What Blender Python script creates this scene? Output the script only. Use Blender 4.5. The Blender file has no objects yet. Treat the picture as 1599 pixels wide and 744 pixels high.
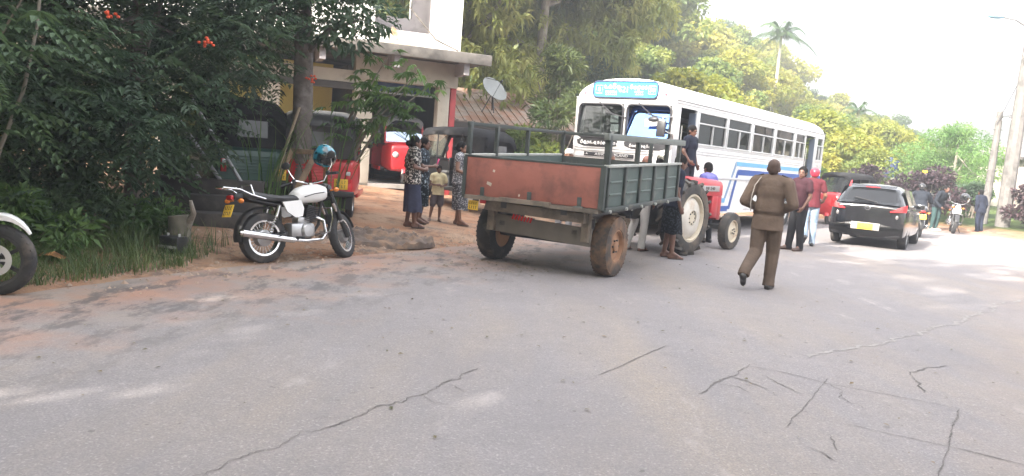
import bpy, bmesh, math, random
import numpy as np
from mathutils import Vector, Matrix, Quaternion, noise as mnoise
R = math.radians
random.seed(7); rng = np.random.default_rng(7)
S = bpy.context.scene
COL = S.collection
PI = math.pi

# ------------------------------------------------------------------ materials
MATS = {}
def M(name, col, rough=.6, metal=0., var=.12, scale=6., bump=0., col2=None, fac2=(.5, .62), scale2=3., coat=0., spec=.5, detail=4):
    if name in MATS: return MATS[name]
    m = bpy.data.materials.new(name); m.use_nodes = True
    nt = m.node_tree; N = nt.nodes; L = nt.links
    b = N['Principled BSDF']
    b.inputs['Roughness'].default_value = rough; b.inputs['Metallic'].default_value = metal
    b.inputs['Coat Weight'].default_value = coat; b.inputs['Coat Roughness'].default_value = .06
    b.inputs['Specular IOR Level'].default_value = spec
    tc = N.new('ShaderNodeTexCoord')
    n = N.new('ShaderNodeTexNoise'); n.inputs['Scale'].default_value = scale; n.inputs['Detail'].default_value = detail
    L.new(tc.outputs['Object'], n.inputs['Vector'])
    r = N.new('ShaderNodeMapRange'); r.inputs['From Min'].default_value = .25; r.inputs['From Max'].default_value = .75
    r.inputs['To Min'].default_value = 1 - var; r.inputs['To Max'].default_value = 1 + var
    L.new(n.outputs['Fac'], r.inputs['Value'])
    mx = N.new('ShaderNodeVectorMath'); mx.operation = 'SCALE'
    mx.inputs[0].default_value = col[:3]
    L.new(r.outputs['Result'], mx.inputs['Scale'])
    out = mx.outputs['Vector']
    if col2:
        n2 = N.new('ShaderNodeTexNoise'); n2.inputs['Scale'].default_value = scale2; n2.inputs['Detail'].default_value = 6; n2.inputs['Roughness'].default_value = .65
        L.new(tc.outputs['Object'], n2.inputs['Vector'])
        r2 = N.new('ShaderNodeMapRange'); r2.inputs['From Min'].default_value = fac2[0]; r2.inputs['From Max'].default_value = fac2[1]
        L.new(n2.outputs['Fac'], r2.inputs['Value'])
        mm = N.new('ShaderNodeMix'); mm.data_type = 'RGBA'
        L.new(r2.outputs['Result'], mm.inputs['Factor']); L.new(out, mm.inputs['A']); mm.inputs['B'].default_value = (*col2[:3], 1)
        out = mm.outputs['Result']
    L.new(out, b.inputs['Base Color'])
    # roughness breakup
    rr = N.new('ShaderNodeMapRange'); rr.inputs['To Min'].default_value = max(0, rough - .08); rr.inputs['To Max'].default_value = min(1, rough + .08)
    L.new(n.outputs['Fac'], rr.inputs['Value']); L.new(rr.outputs['Result'], b.inputs['Roughness'])
    if bump:
        bp = N.new('ShaderNodeBump'); bp.inputs['Strength'].default_value = bump; bp.inputs['Distance'].default_value = .02
        L.new(n.outputs['Fac'], bp.inputs['Height']); L.new(bp.outputs['Normal'], b.inputs['Normal'])
    MATS[name] = m
    return m

def glass(name, tint=(.3, .33, .34), refl=.06, gcol=(1, 1, 1), rough=.02):
    if name in MATS: return MATS[name]
    m = bpy.data.materials.new(name); m.use_nodes = True
    nt = m.node_tree; N = nt.nodes; L = nt.links; N.clear()
    o = N.new('ShaderNodeOutputMaterial'); t = N.new('ShaderNodeBsdfTransparent'); g = N.new('ShaderNodeBsdfGlossy')
    t.inputs['Color'].default_value = (*tint, 1); g.inputs['Roughness'].default_value = rough; g.inputs['Color'].default_value = (*gcol, 1)
    lw = N.new('ShaderNodeLayerWeight'); lw.inputs['Blend'].default_value = .25
    a = N.new('ShaderNodeMath'); a.operation = 'ADD'; a.use_clamp = True; a.inputs[1].default_value = refl
    mu = N.new('ShaderNodeMath'); mu.operation = 'MULTIPLY'; mu.inputs[1].default_value = .6
    L.new(lw.outputs['Fresnel'], mu.inputs[0]); L.new(mu.outputs[0], a.inputs[0])
    mx = N.new('ShaderNodeMixShader')
    L.new(a.outputs[0], mx.inputs['Fac']); L.new(t.outputs[0], mx.inputs[1]); L.new(g.outputs[0], mx.inputs[2]); L.new(mx.outputs[0], o.inputs['Surface'])
    MATS[name] = m
    return m

def leafmat(name, a, b, c, trans=.35, nscale=.6, tfac=1.0):
    """a dark, b mid, c light leaf colours, chosen by the leaf's own tint and by clump noise"""
    if name in MATS: return MATS[name]
    m = bpy.data.materials.new(name); m.use_nodes = True
    nt = m.node_tree; N = nt.nodes; L = nt.links; N.clear()
    o = N.new('ShaderNodeOutputMaterial')
    at = N.new('ShaderNodeAttribute'); at.attribute_name = 'tint'
    tc = N.new('ShaderNodeTexCoord'); n = N.new('ShaderNodeTexNoise'); n.inputs['Scale'].default_value = nscale; n.inputs['Detail'].default_value = 2
    oi = N.new('ShaderNodeObjectInfo')
    va = N.new('ShaderNodeVectorMath'); va.operation = 'ADD'
    L.new(tc.outputs['Object'], va.inputs[0])
    sc = N.new('ShaderNodeMath'); sc.operation = 'MULTIPLY'; sc.inputs[1].default_value = 40; L.new(oi.outputs['Random'], sc.inputs[0]); L.new(sc.outputs[0], va.inputs[1])
    L.new(va.outputs[0], n.inputs['Vector'])
    ad = N.new('ShaderNodeMath'); ad.operation = 'MULTIPLY_ADD'; ad.inputs[1].default_value = .45
    L.new(at.outputs['Fac'], ad.inputs[0])
    m2 = N.new('ShaderNodeMapRange'); m2.inputs['From Min'].default_value = .3; m2.inputs['From Max'].default_value = .7; m2.inputs['To Max'].default_value = .4
    L.new(n.outputs['Fac'], m2.inputs['Value']); L.new(m2.outputs['Result'], ad.inputs[2])
    r3 = N.new('ShaderNodeMath'); r3.operation = 'MULTIPLY_ADD'; r3.inputs[1].default_value = .2; L.new(oi.outputs['Random'], r3.inputs[0]); L.new(ad.outputs[0], r3.inputs[2])
    cr = N.new('ShaderNodeValToRGB'); e = cr.color_ramp.elements
    e[0].position = .1; e[0].color = (*a, 1); e[1].position = .9; e[1].color = (*c, 1)
    k = e.new(.5); k.color = (*b, 1)
    L.new(r3.outputs[0], cr.inputs['Fac'])
    d = N.new('ShaderNodeBsdfPrincipled'); d.inputs['Roughness'].default_value = .5; d.inputs['Specular IOR Level'].default_value = .35
    t = N.new('ShaderNodeBsdfTranslucent')
    hs = N.new('ShaderNodeHueSaturation'); hs.inputs['Hue'].default_value = .48; hs.inputs['Saturation'].default_value = 1.15; hs.inputs['Value'].default_value = 1.6 * tfac
    L.new(cr.outputs['Color'], hs.inputs['Color']); L.new(hs.outputs['Color'], t.inputs['Color'])
    L.new(cr.outputs['Color'], d.inputs['Base Color'])
    mx = N.new('ShaderNodeMixShader'); mx.inputs['Fac'].default_value = trans
    L.new(d.outputs[0], mx.inputs[1]); L.new(t.outputs[0], mx.inputs[2]); L.new(mx.outputs[0], o.inputs['Surface'])
    MATS[name] = m
    return m

# ------------------------------------------------------------------ mesh helpers
def basis(z, xhint=None):
    z = Vector(z).normalized()
    x = Vector(xhint) if xhint is not None else (Vector((0, 0, 1)) if abs(z.z) < .9 else Vector((1, 0, 0)))
    x = x - z * x.dot(z)
    if x.length < 1e-6: x = Vector((1, 0, 0)) - z * z.x
    x.normalize(); y = z.cross(x)
    return x, y, z

class MB:
    def __init__(s): s.bm = bmesh.new(); s.mi = 0
    def _f(s, vs):
        try:
            f = s.bm.faces.new(vs); f.material_index = s.mi; return f
        except ValueError: return None
    def box(s, c, size, rot=None, bev=0, seg=2):
        r = bmesh.ops.create_cube(s.bm, size=1)
        vs = r['verts']
        bmesh.ops.scale(s.bm, vec=size, verts=vs)
        es = list({e for v in vs for e in v.link_edges})
        if bev > 0:
            g = bmesh.ops.bevel(s.bm, geom=es, offset=min(bev, .45 * min(size)), segments=seg, profile=.5, affect='EDGES')
            vs = list({v for f in g['faces'] for v in f.verts} | {v for v in vs if v.is_valid})
        T = Matrix.Translation(c)
        if rot is not None:
            T = T @ (rot.to_4x4() if isinstance(rot, Matrix) else Matrix.Rotation(rot[0], 4, 'X') if False else (Matrix.Rotation(rot[2], 4, 'Z') @ Matrix.Rotation(rot[1], 4, 'Y') @ Matrix.Rotation(rot[0], 4, 'X')))
        bmesh.ops.transform(s.bm, matrix=T, verts=vs)
        for f in {f for v in vs for f in v.link_faces}: f.material_index = s.mi
        return s
    def beam(s, p0, p1, w, h, up=(0, 0, 1), bev=0):
        p0 = Vector(p0); p1 = Vector(p1); d = p1 - p0
        x, y, z = basis(d, up)
        rot = Matrix((y, x, z)).transposed()   # local x=side(w), y=up(h)
        if rot.determinant() < 0: rot = Matrix((-y, x, z)).transposed()
        return s.box((p0 + p1) / 2, (w, h, d.length), rot, bev)
    def ring(s, c, x, y, r, seg, ry=None):
        ry = r if ry is None else ry
        return [s.bm.verts.new(Vector(c) + x * (math.cos(2 * PI * i / seg) * r) + y * (math.sin(2 * PI * i / seg) * ry)) for i in range(seg)]
    def bridge(s, a, b):
        n = len(a)
        for i in range(n): s._f((a[i], a[(i + 1) % n], b[(i + 1) % n], b[i]))
    def cyl(s, p0, p1, r0, r1=None, seg=12, cap=True):
        r1 = r0 if r1 is None else r1
        p0 = Vector(p0); p1 = Vector(p1); x, y, z = basis(p1 - p0)
        a = s.ring(p0, x, y, r0, seg); b = s.ring(p1, x, y, r1, seg); s.bridge(a, b)
        if cap: s._f(a[::-1]); s._f(b)
        return s
    def tube(s, pts, r, seg=8, closed=False, cap=True):
        pts = [Vector(p) for p in pts]; n = len(pts)
        rs = r if isinstance(r, (list, tuple)) else [r] * n
        rings = []; prev = None
        for i, p in enumerate(pts):
            d = (pts[(i + 1) % n] - pts[i - 1]) if closed else (pts[min(i + 1, n - 1)] - pts[max(i - 1, 0)])
            x, y, z = basis(d, prev); prev = x
            rings.append(s.ring(p, x, y, rs[i], seg))
        for i in range(n - 1): s.bridge(rings[i], rings[i + 1])
        if closed: s.bridge(rings[-1], rings[0])
        elif cap: s._f(rings[0][::-1]); s._f(rings[-1])
        return s
    def lathe(s, prof, c, axis, seg=24, closed=False, cap=False):
        x, y, z = basis(axis); c = Vector(c)
        rings = [s.ring(c + z * h, x, y, max(r, 1e-4), seg) for r, h in prof]
        for i in range(len(rings) - 1): s.bridge(rings[i], rings[i + 1])
        if closed: s.bridge(rings[-1], rings[0])
        if cap: s._f(rings[0][::-1]); s._f(rings[-1])
        return s
    def ell(s, c, r, rot=None, u=16, v=10):
        if not hasattr(r, '__len__'): r = (r, r, r)
        g = bmesh.ops.create_uvsphere(s.bm, u_segments=u, v_segments=v, radius=1)
        T = Matrix.Translation(c)
        if rot is not None: T = T @ rot.to_4x4()
        T = T @ Matrix.Diagonal((*r, 1))
        bmesh.ops.transform(s.bm, matrix=T, verts=g['verts'])
        for f in {f for q in g['verts'] for f in q.link_faces}: f.material_index = s.mi
        return s
    def cap(s, p0, p1, r0, r1=None, seg=10):
        """tapered capsule"""
        r1 = r0 if r1 is None else r1
        p0 = Vector(p0); p1 = Vector(p1)
        if (p1 - p0).length < 1e-5: return s.ell(p0, r0)
        x, y, z = basis(p1 - p0)
        rings = []
        for k in (-80, -45, 0): rings.append(s.ring(p0 + z * (r0 * math.sin(R(k))), x, y, r0 * math.cos(R(k)), seg))
        for k in (0, 45, 80): rings.append(s.ring(p1 + z * (r1 * math.sin(R(k))), x, y, r1 * math.cos(R(k)), seg))
        for i in range(len(rings) - 1): s.bridge(rings[i], rings[i + 1])
        s._f(rings[0][::-1]); s._f(rings[-1])
        return s
    def loft(s, rings, cap=True, closed=True):
        rv = [[s.bm.verts.new(Vector(p)) for p in r] for r in rings]
        for a, b in zip(rv[:-1], rv[1:]):
            n = len(a)
            for i in range(n if closed else n - 1): s._f((a[i], a[(i + 1) % n], b[(i + 1) % n], b[i]))
        if cap and closed: s._f(rv[0][::-1]); s._f(rv[-1])
        return s
    def prism(s, pts, d):
        """extrude polygon pts (3D, planar) by vector d"""
        a = [s.bm.verts.new(Vector(p)) for p in pts]; d = Vector(d)
        b = [s.bm.verts.new(Vector(p) + d) for p in pts]
        s._f(a[::-1]); s._f(b); s.bridge(a, b)
        return s
    def mesh(s, name, smooth=35):
        bmesh.ops.recalc_face_normals(s.bm, faces=s.bm.faces)
        me = bpy.data.meshes.new(name); s.bm.to_mesh(me); s.bm.free()
        if smooth:
            me.polygons.foreach_set('use_smooth', [True] * len(me.polygons))
            me.set_sharp_from_angle(angle=R(smooth))
        return me
    def build(s, name, mat, parent=None, smooth=35):
        return link(name, s.mesh(name, smooth), mat, parent)

def link(name, me, mat=(), parent=None):
    for m in (mat if isinstance(mat, (list, tuple)) else [mat]): me.materials.append(m)
    o = bpy.data.objects.new(name, me); COL.objects.link(o)
    if parent is not None: o.parent = parent
    return o
def tag(o, label, cat, group=None):
    o['label'] = label; o['category'] = cat
    if group: o['group'] = group
    return o
def thing(name, label, cat, loc=(0, 0, 0), heading=None, rot=None, group=None):
    o = bpy.data.objects.new(name, None); COL.objects.link(o); o.empty_display_size = .1
    o.location = loc
    if heading is not None: o.rotation_euler = (0, 0, math.atan2(-heading[0], heading[1]))
    if rot is not None: o.rotation_euler = rot
    return tag(o, label, cat, group)
def structure(o): o['kind'] = 'structure'; return o
def stuff(o): o['kind'] = 'stuff'; return o
def dup(root, loc, rotz, scale=1, label=None, group=None):
    r = root.copy(); COL.objects.link(r); r.location = loc; r.rotation_euler = (0, 0, rotz); r.scale = (scale,) * 3 if not hasattr(scale, '__len__') else scale
    if label: r['label'] = label
    if group: r['group'] = group
    for ch in list(root.children):
        c = ch.copy(); COL.objects.link(c); c.parent = r
        for g in list(ch.children):
            d = g.copy(); COL.objects.link(d); d.parent = c
    return r
def remesh(mb, name, voxel=.012, smooth=3, mat=None, parent=None):
    me = mb.mesh(name + '_src', 0)
    o = bpy.data.objects.new(name + '_src', me); COL.objects.link(o)
    md = o.modifiers.new('r', 'REMESH'); md.mode = 'VOXEL'; md.voxel_size = voxel; md.use_smooth_shade = True
    if smooth:
        sm = o.modifiers.new('s', 'SMOOTH'); sm.factor = .5; sm.iterations = smooth
    dg = bpy.context.evaluated_depsgraph_get(); dg.update()
    out = bpy.data.meshes.new_from_object(o.evaluated_get(dg))
    bpy.data.objects.remove(o); bpy.data.meshes.remove(me)
    out.name = name
    out.materials.clear()
    out.polygons.foreach_set('use_smooth', [True] * len(out.polygons))
    return link(name, out, mat, parent)
def text_mesh(name, body, size, mat, parent, mtx, extrude=.003, align='CENTER'):
    c = bpy.data.curves.new(name, 'FONT'); c.body = body; c.size = size; c.extrude = extrude; c.align_x = align; c.align_y = 'CENTER'; c.resolution_u = 2
    o = bpy.data.objects.new(name + '_src', c); COL.objects.link(o)
    dg = bpy.context.evaluated_depsgraph_get(); dg.update()
    me = bpy.data.meshes.new_from_object(o.evaluated_get(dg))
    bpy.data.objects.remove(o)
    me.transform(mtx); me.materials.clear()
    return link(name, me, mat, parent)

# ------------------------------------------------------------------ ground
EDGE = np.array([(-12, -8), (-7.6, 0), (-5.6, 4), (-4.33, 6.5), (-3.4, 8.6), (-2.1, 10.5), (-.8, 12.4), (0.0, 14.6), (.6, 17.5), (2.6, 21), (5, 24.5), (8, 27.6), (11.5, 29.4), (14.5, 28.8), (16.5, 26.8), (19, 23.5), (24, 19), (34, 14), (60, 8)], float)
def _smooth(P, it=2):
    for _ in range(it):
        Q = [P[0]]
        for a, b in zip(P[:-1], P[1:]): Q += [a * .75 + b * .25, a * .25 + b * .75]
        Q.append(P[-1]); P = np.array(Q)
    return P
EDGE = _smooth(EDGE)
def sd(X, Y):
    X = np.asarray(X, float); Y = np.asarray(Y, float)
    best = np.full(X.shape, 1e9); sg = np.ones(X.shape); nx = np.zeros(X.shape); ny = np.zeros(X.shape)
    for a, b in zip(EDGE[:-1], EDGE[1:]):
        e = b - a; t = np.clip(((X - a[0]) * e[0] + (Y - a[1]) * e[1]) / (e @ e), 0, 1)
        cx = a[0] + t * e[0]; cy = a[1] + t * e[1]; D = np.hypot(X - cx, Y - cy)
        s_ = np.where(e[0] * (Y - a[1]) - e[1] * (X - a[0]) > 0, 1., -1.)
        m = D < best - 1e-9
        best = np.where(m, D, best); sg = np.where(m, s_, sg); nx = np.where(m, cx, nx); ny = np.where(m, cy, ny)
    return best * sg, nx, ny
def zground(X, Y):
    X = np.asarray(X, float); Y = np.asarray(Y, float)
    d, _, _ = sd(X, Y)
    q = X / np.maximum(Y, 8)
    k = np.interp(q, [0., .12, .35, .45, .56, .7], [.33, .28, .10, .055, .012, .008])
    z = .015 + .08 * np.clip(d, 0, 8) + k * np.clip(d - 10, 0, 60) + .02 * np.clip(d - 70, 0, 400)
    z += np.where(d > .3, .02 * np.sin(X * 2.3 + Y) * np.sin(Y * 1.7 - X * .6), 0)
    z += np.clip(d - 14, 0, 20) / 20 * .8 * np.sin(X * .11 + 1) * np.sin(Y * .13)
    return np.where(d < 0, -.03 * np.clip(-d / .25, 0, 1) + .015 * np.clip(1 + d / .25, 0, 1), z)
def zg(x, y): return float(zground(np.array([x]), np.array([y]))[0])

def grid_mesh(name, xs, ys, zf):
    X, Y = np.meshgrid(xs, ys); Z = zf(X, Y)
    V = np.stack([X.ravel(), Y.ravel(), Z.ravel()], 1)
    nx = len(xs); i = np.arange((len(ys) - 1) * (nx - 1)); r = i // (nx - 1); c = i % (nx - 1); a = r * nx + c
    F = np.stack([a, a + 1, a + nx + 1, a + nx], 1)
    me = bpy.data.meshes.new(name); me.from_pydata(V.tolist(), [], F.tolist())
    me.polygons.foreach_set('use_smooth', [True] * len(me.polygons))
    return me
xs = np.concatenate([[-600, -400, -250, -150, -90, -60, -40, -28, -20], np.arange(-15, 30, .3), [32, 35, 39, 44, 50, 58, 68, 80, 100, 140, 200, 300, 450, 700]])
ys = np.concatenate([[-200, -100, -50, -25, -12, -8], np.arange(-5, 40, .3), [41, 43, 46, 50, 55, 61, 68, 76, 86, 100, 120, 150, 200, 280, 400, 600]])
def dirt_material():
    m = bpy.data.materials.new('dirt'); m.use_nodes = True; nt = m.node_tree; N = nt.nodes; L = nt.links; b = N['Principled BSDF']
    b.inputs['Roughness'].default_value = .95; b.inputs['Specular IOR Level'].default_value = .15
    g = N.new('ShaderNodeNewGeometry')
    def noise(s, d=5, r=.6):
        n = N.new('ShaderNodeTexNoise'); n.inputs['Scale'].default_value = s; n.inputs['Detail'].default_value = d; n.inputs['Roughness'].default_value = r
        L.new(g.outputs['Position'], n.inputs['Vector']); return n.outputs['Fac']
    def ramp(src, a, b_):
        r = N.new('ShaderNodeMapRange'); r.inputs['From Min'].default_value = a; r.inputs['From Max'].default_value = b_; L.new(src, r.inputs['Value']); return r.outputs['Result']
    def mix(f, a, b_):
        x = N.new('ShaderNodeMix'); x.data_type = 'RGBA'; L.new(f, x.inputs['Factor'])
        if isinstance(a, tuple): x.inputs['A'].default_value = (*a, 1)
        else: L.new(a, x.inputs['A'])
        if isinstance(b_, tuple): x.inputs['B'].default_value = (*b_, 1)
        else: L.new(b_, x.inputs['B'])
        return x.outputs['Result']
    c = mix(ramp(noise(.7), .38, .62), (.33, .17, .10), (.36, .25, .175))
    c = mix(ramp(noise(3.5, 7, .7), .5, .62), c, (.19, .115, .08))
    c = mix(ramp(noise(.9, 7, .7), .55, .66, ), c, (.15, .125, .11))
    c = mix(ramp(noise(28, 3), .6, .72), c, (.40, .31, .25))
    # green far away (hill floor under the trees)
    at = N.new('ShaderNodeAttribute'); at.attribute_name = 'green'
    c = mix(at.outputs['Fac'], c, mix(ramp(noise(.5), .4, .6), (.045, .075, .025), (.10, .13, .04)))
    L.new(c, b.inputs['Base Color'])
    bp = N.new('ShaderNodeBump'); bp.inputs['Strength'].default_value = 1; bp.inputs['Distance'].default_value = .06
    L.new(noise(9, 8, .7), bp.inputs['Height']); L.new(bp.outputs['Normal'], b.inputs['Normal'])
    return m
me = grid_mesh('ground', xs, ys, zground)
X, Y = np.meshgrid(xs, ys); D, _, _ = sd(X, Y)
gr = np.clip((D - 7.5) / 4, 0, 1) * np.clip((Y - 14) / 8, 0, 1)
gr = np.maximum(gr, np.clip((X - 9) / 4, 0, 1) * np.clip((D - 1.0) / 1.5, 0, 1))
gr = np.maximum(gr, np.clip((-X - 4.6 - (Y - 8) * .1) / 1.2, 0, 1) * np.clip((9.5 - Y) / 2, 0, 1))
a = me.attributes.new('green', 'FLOAT', 'POINT'); a.data.foreach_set('value', gr.ravel().astype(np.float32))
structure(link('ground', me, dirt_material()))

# road: grid cells on the road side of the edge, border vertices snapped onto the edge
rx = np.concatenate([np.arange(-13, 20, .25), np.arange(20, 42, 1.)]); ry = np.concatenate([np.arange(-7.9, 31, .25)])
X, Y = np.meshgrid(rx, ry); D, NX, NY = sd(X, Y)
wob = .10 * np.sin(X * 3.1 + Y * 2.3) + .06 * np.sin(X * 7.7 - Y * 5.1)
snap = np.abs(D) < .19
X = np.where(snap, NX, X); Y = np.where(snap, NY, Y); D = np.where(snap, 0, D)
V = np.stack([X.ravel(), Y.ravel(), np.full(X.size, .004)], 1)
nx = len(rx); F = []
Dr = D.ravel()
for r_ in range(len(ry) - 1):
    for c_ in range(nx - 1):
        q = [r_ * nx + c_, r_ * nx + c_ + 1, (r_ + 1) * nx + c_ + 1, (r_ + 1) * nx + c_]
        q = [k for k in q if Dr[k] <= 1e-6]
        if len(q) == 4 or (len(q) == 3): F.append(q)
me = bpy.data.meshes.new('road'); me.from_pydata(V.tolist(), [], F)
a = me.attributes.new('edge', 'FLOAT', 'POINT'); a.data.foreach_set('value', (-Dr).astype(np.float32))
bmx = bmesh.new(); bmx.from_mesh(me); bmesh.ops.delete(bmx, geom=[v for v in bmx.verts if not v.link_faces], context='VERTS'); bmx.to_mesh(me); bmx.free()
def road_material():
    m = bpy.data.materials.new('asphalt'); m.use_nodes = True; nt = m.node_tree; N = nt.nodes; L = nt.links; b = N['Principled BSDF']
    g = N.new('ShaderNodeNewGeometry'); at = N.new('ShaderNodeAttribute'); at.attribute_name = 'edge'
    def noise(s, d=5, r=.6, scl=None):
        n = N.new('ShaderNodeTexNoise'); n.inputs['Scale'].default_value = s; n.inputs['Detail'].default_value = d; n.inputs['Roughness'].default_value = r
        if scl:
            mp = N.new('ShaderNodeMapping'); mp.inputs['Scale'].default_value = scl; mp.inputs['Rotation'].default_value = (0, 0, R(-60)); L.new(g.outputs['Position'], mp.inputs['Vector']); L.new(mp.outputs[0], n.inputs['Vector'])
        else: L.new(g.outputs['Position'], n.inputs['Vector'])
        return n.outputs['Fac']
    def ramp(src, a, b_, lo=0, hi=1):
        r = N.new('ShaderNodeMapRange'); r.inputs['From Min'].default_value = a; r.inputs['From Max'].default_value = b_; r.inputs['To Min'].default_value = lo; r.inputs['To Max'].default_value = hi; L.new(src, r.inputs['Value']); return r.outputs['Result']
    def mth(op, a, b_):
        x = N.new('ShaderNodeMath'); x.operation = op; x.use_clamp = False
        for i, v in enumerate((a, b_)):
            if isinstance(v, (int, float)): x.inputs[i].default_value = v
            else: L.new(v, x.inputs[i])
        return x.outputs[0]
    def mix(f, a, b_):
        x = N.new('ShaderNodeMix'); x.data_type = 'RGBA'; x.clamp_factor = True; L.new(f, x.inputs['Factor'])
        if isinstance(a, tuple): x.inputs['A'].default_value = (*a, 1)
        else: L.new(a, x.inputs['A'])
        if isinstance(b_, tuple): x.inputs['B'].default_value = (*b_, 1)
        else: L.new(b_, x.inputs['B'])
        return x.outputs['Result']
    E = at.outputs['Fac']
    c = mix(ramp(noise(.5, 4), .35, .65), (.205, .189, .192), (.238, .218, .220))
    c = mix(ramp(noise(.9, 6, .6, (1, .22, 1)), .45, .7), c, (.265, .225, .195))          # dusty wheel tracks along the road
    # aggregate speckle
    c = mix(ramp(noise(80, 2), .40, .62, 0, .5), c, (.13, .125, .127))
    c = mix(ramp(noise(48, 2), .60, .68, 0, .45), c, (.40, .37, .35))
    c = mix(ramp(noise(5, 6, .7), .42, .68, 0, .32), c, (.16, .148, .15))
    c = mix(ramp(noise(.33, 3), .5, .62, 0, .3), c, (.17, .158, .165))
    # worn pale scuffs, spread wider to stand in for sun flecks too
    c = mix(mth('MULTIPLY', ramp(noise(1.6, 7, .7, (1, .35, 1)), .60, .70), .38), c, (.40, .36, .34))
    # right margin: sandy
    sp = N.new('ShaderNodeSeparateXYZ'); L.new(g.outputs['Position'], sp.inputs[0])
    rt = mth('SUBTRACT', sp.outputs[0], mth('MULTIPLY', sp.outputs[1], .62))
    c = mix(mth('MULTIPLY', ramp(mth('ADD', rt, mth('MULTIPLY', noise(1.3, 6, .7), 2.2)), .9, 2.8), .55), c, (.27, .205, .165))
    c = mix(mth('MULTIPLY', ramp(rt, .6, 1.4), ramp(noise(3.3, 7, .75), .58, .68, 0, .5)), c, (.12, .105, .09))
    # left margin: soil carried onto the tarmac, dark oily blotches
    n1 = noise(1.1, 7, .65)
    soil = ramp(mth('ADD', E, mth('MULTIPLY', mth('SUBTRACT', n1, .5), 5.)), 2.15, .0)
    c = mix(mth('MULTIPLY', soil, .8), c, mix(ramp(noise(1.4, 5), .42, .6), (.34, .19, .13), (.29, .235, .20)))
    blot = mth('MULTIPLY', ramp(noise(2.6, 9, .74, (1, .5, 1)), .50, .58), mth('MULTIPLY', ramp(E, .1, .4), ramp(E, 2.9, .9)))
    c = mix(mth('MULTIPLY', blot, .8), c, (.085, .08, .08))
    c = mix(mth('MULTIPLY', ramp(noise(14, 3, .5), .70, .73), .6), c, (.09, .085, .08))      # small tar spots
    L.new(c, b.inputs['Base Color']); b.inputs['Roughness'].default_value = .82; b.inputs['Specular IOR Level'].default_value = .3
    bp = N.new('ShaderNodeBump'); bp.inputs['Strength'].default_value = .5; bp.inputs['Distance'].default_value = .008
    L.new(mth('ADD', noise(70, 3), mth('MULTIPLY', noise(6, 5), 2.)), bp.inputs['Height']); L.new(bp.outputs['Normal'], b.inputs['Normal'])
    return m
structure(link('road', me, road_material()))

def crack(pts, w, jit=.02, mat=None, name='road_crack', z=.008):
    P = []
    for a, b in zip(pts[:-1], pts[1:]):
        a = np.array(a); b = np.array(b); n = max(2, int(np.hypot(*(b - a)) / .022))
        for i in range(n): P.append(a + (b - a) * i / n)
    P.append(np.array(pts[-1])); P = np.array(P); off = 0; wv = 0; mb = MB(); Lf = []; Rt = []
    for i, p in enumerate(P):
        d = P[min(i + 1, len(P) - 1)] - P[max(i - 1, 0)]; d = d / (np.hypot(*d) + 1e-9); n = np.array((-d[1], d[0]))
        off = off * .88 + rng.normal() * jit * .42; wv = wv * .8 + rng.normal() * .18; ww = w * min(1.3, max(.38, .8 + wv)) * min(1, .25 + min(i, len(P) - 1 - i) * .25)
        Lf.append(mb.bm.verts.new((*(p + n * (off + ww / 2)), z))); Rt.append(mb.bm.verts.new((*(p + n * (off - ww / 2)), z)))
    for i in range(len(P) - 1): mb._f((Lf[i], Rt[i], Rt[i + 1], Lf[i + 1]))
    return structure(mb.build(name, mat or M('crack_fill', (.115, .105, .10), .95, var=.5, scale=20)))
C_ = [([(0.7, 5.5), (1.0, 5.97), (1.4, 6.6)], .016, .004), ([(1.27, 6.36), (1.43, 6.21), (1.66, 6.08)], .008, .006),
      ([(1.37, 5.22), (1.56, 5.54), (1.76, 5.79), (2.0, 6.18)], .02, .012), ([(1.96, 6.13), (2.2, 6.02), (2.47, 5.78), (2.79, 5.62), (3.09, 5.48), (3.25, 5.37)], .010, .008),
      ([(1.79, 4.68), (2.13, 5.24), (2.54, 5.93)], .016, .006), ([(1.92, 4.93), (2.28, 4.8), (2.47, 4.68), (2.73, 4.56), (3.04, 4.34), (3.4, 4.1)], .010, .006),
      ([(3.25, 5.37), (2.79, 4.66), (2.41, 4.07), (2.1, 3.6)], .014, .006),
      ([(-0.18, 5.45), (-0.28, 5.22), (-0.39, 5.04), (-0.5, 4.74), (-0.66, 4.58), (-0.75, 4.36), (-0.85, 4.22), (-0.95, 4.03), (-1.06, 3.87), (-1.13, 3.74), (-1.2, 3.67), (-1.28, 3.47), (-1.35, 3.35), (-1.5, 3.1)], .013, .03),
      ([(3.9, 6.69), (3.65, 6.54), (3.39, 6.35), (3.31, 6.07), (3.26, 5.92), (3.2, 5.71)], .022, .02), ([(1.71, 5.77), (1.83, 5.64), (1.93, 5.48)], .014, .012), ([(2.03, 5.86), (2.09, 5.61), (2.14, 5.41)], .010, .012),
      ([(1.81, 4.35), (1.86, 4.25), (1.89, 4.14)], .014, .01), ([(2.02, 4.6), (1.97, 4.39), (1.95, 4.27)], .009, .01)]
for p_, w_, j_ in C_: crack(p_, w_ * .75, j_)
for p_ in ([(-.50, 4.74), (-.42, 4.62), (-.30, 4.60)], [(-.85, 4.22), (-.98, 4.25), (-1.08, 4.18)], [(-.39, 5.04), (-.30, 4.98), (-.22, 4.86)], [(2.47, 5.78), (2.52, 5.6), (2.44, 5.42), (2.5, 5.2)], [(1.56, 5.54), (1.7, 5.5), (1.78, 5.36)]): crack(p_, .007, .02)
crack([(2.64, 6.57), (3.22, 7.08), (3.93, 7.69), (5.17, 8.88), (6.22, 9.91), (6.71, 10.62), (7.5, 11.22)], .045, .03, M('pale_seam', (.245, .228, .218), .9, var=.2, scale=10), 'pale_road_seam', .007)

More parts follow.
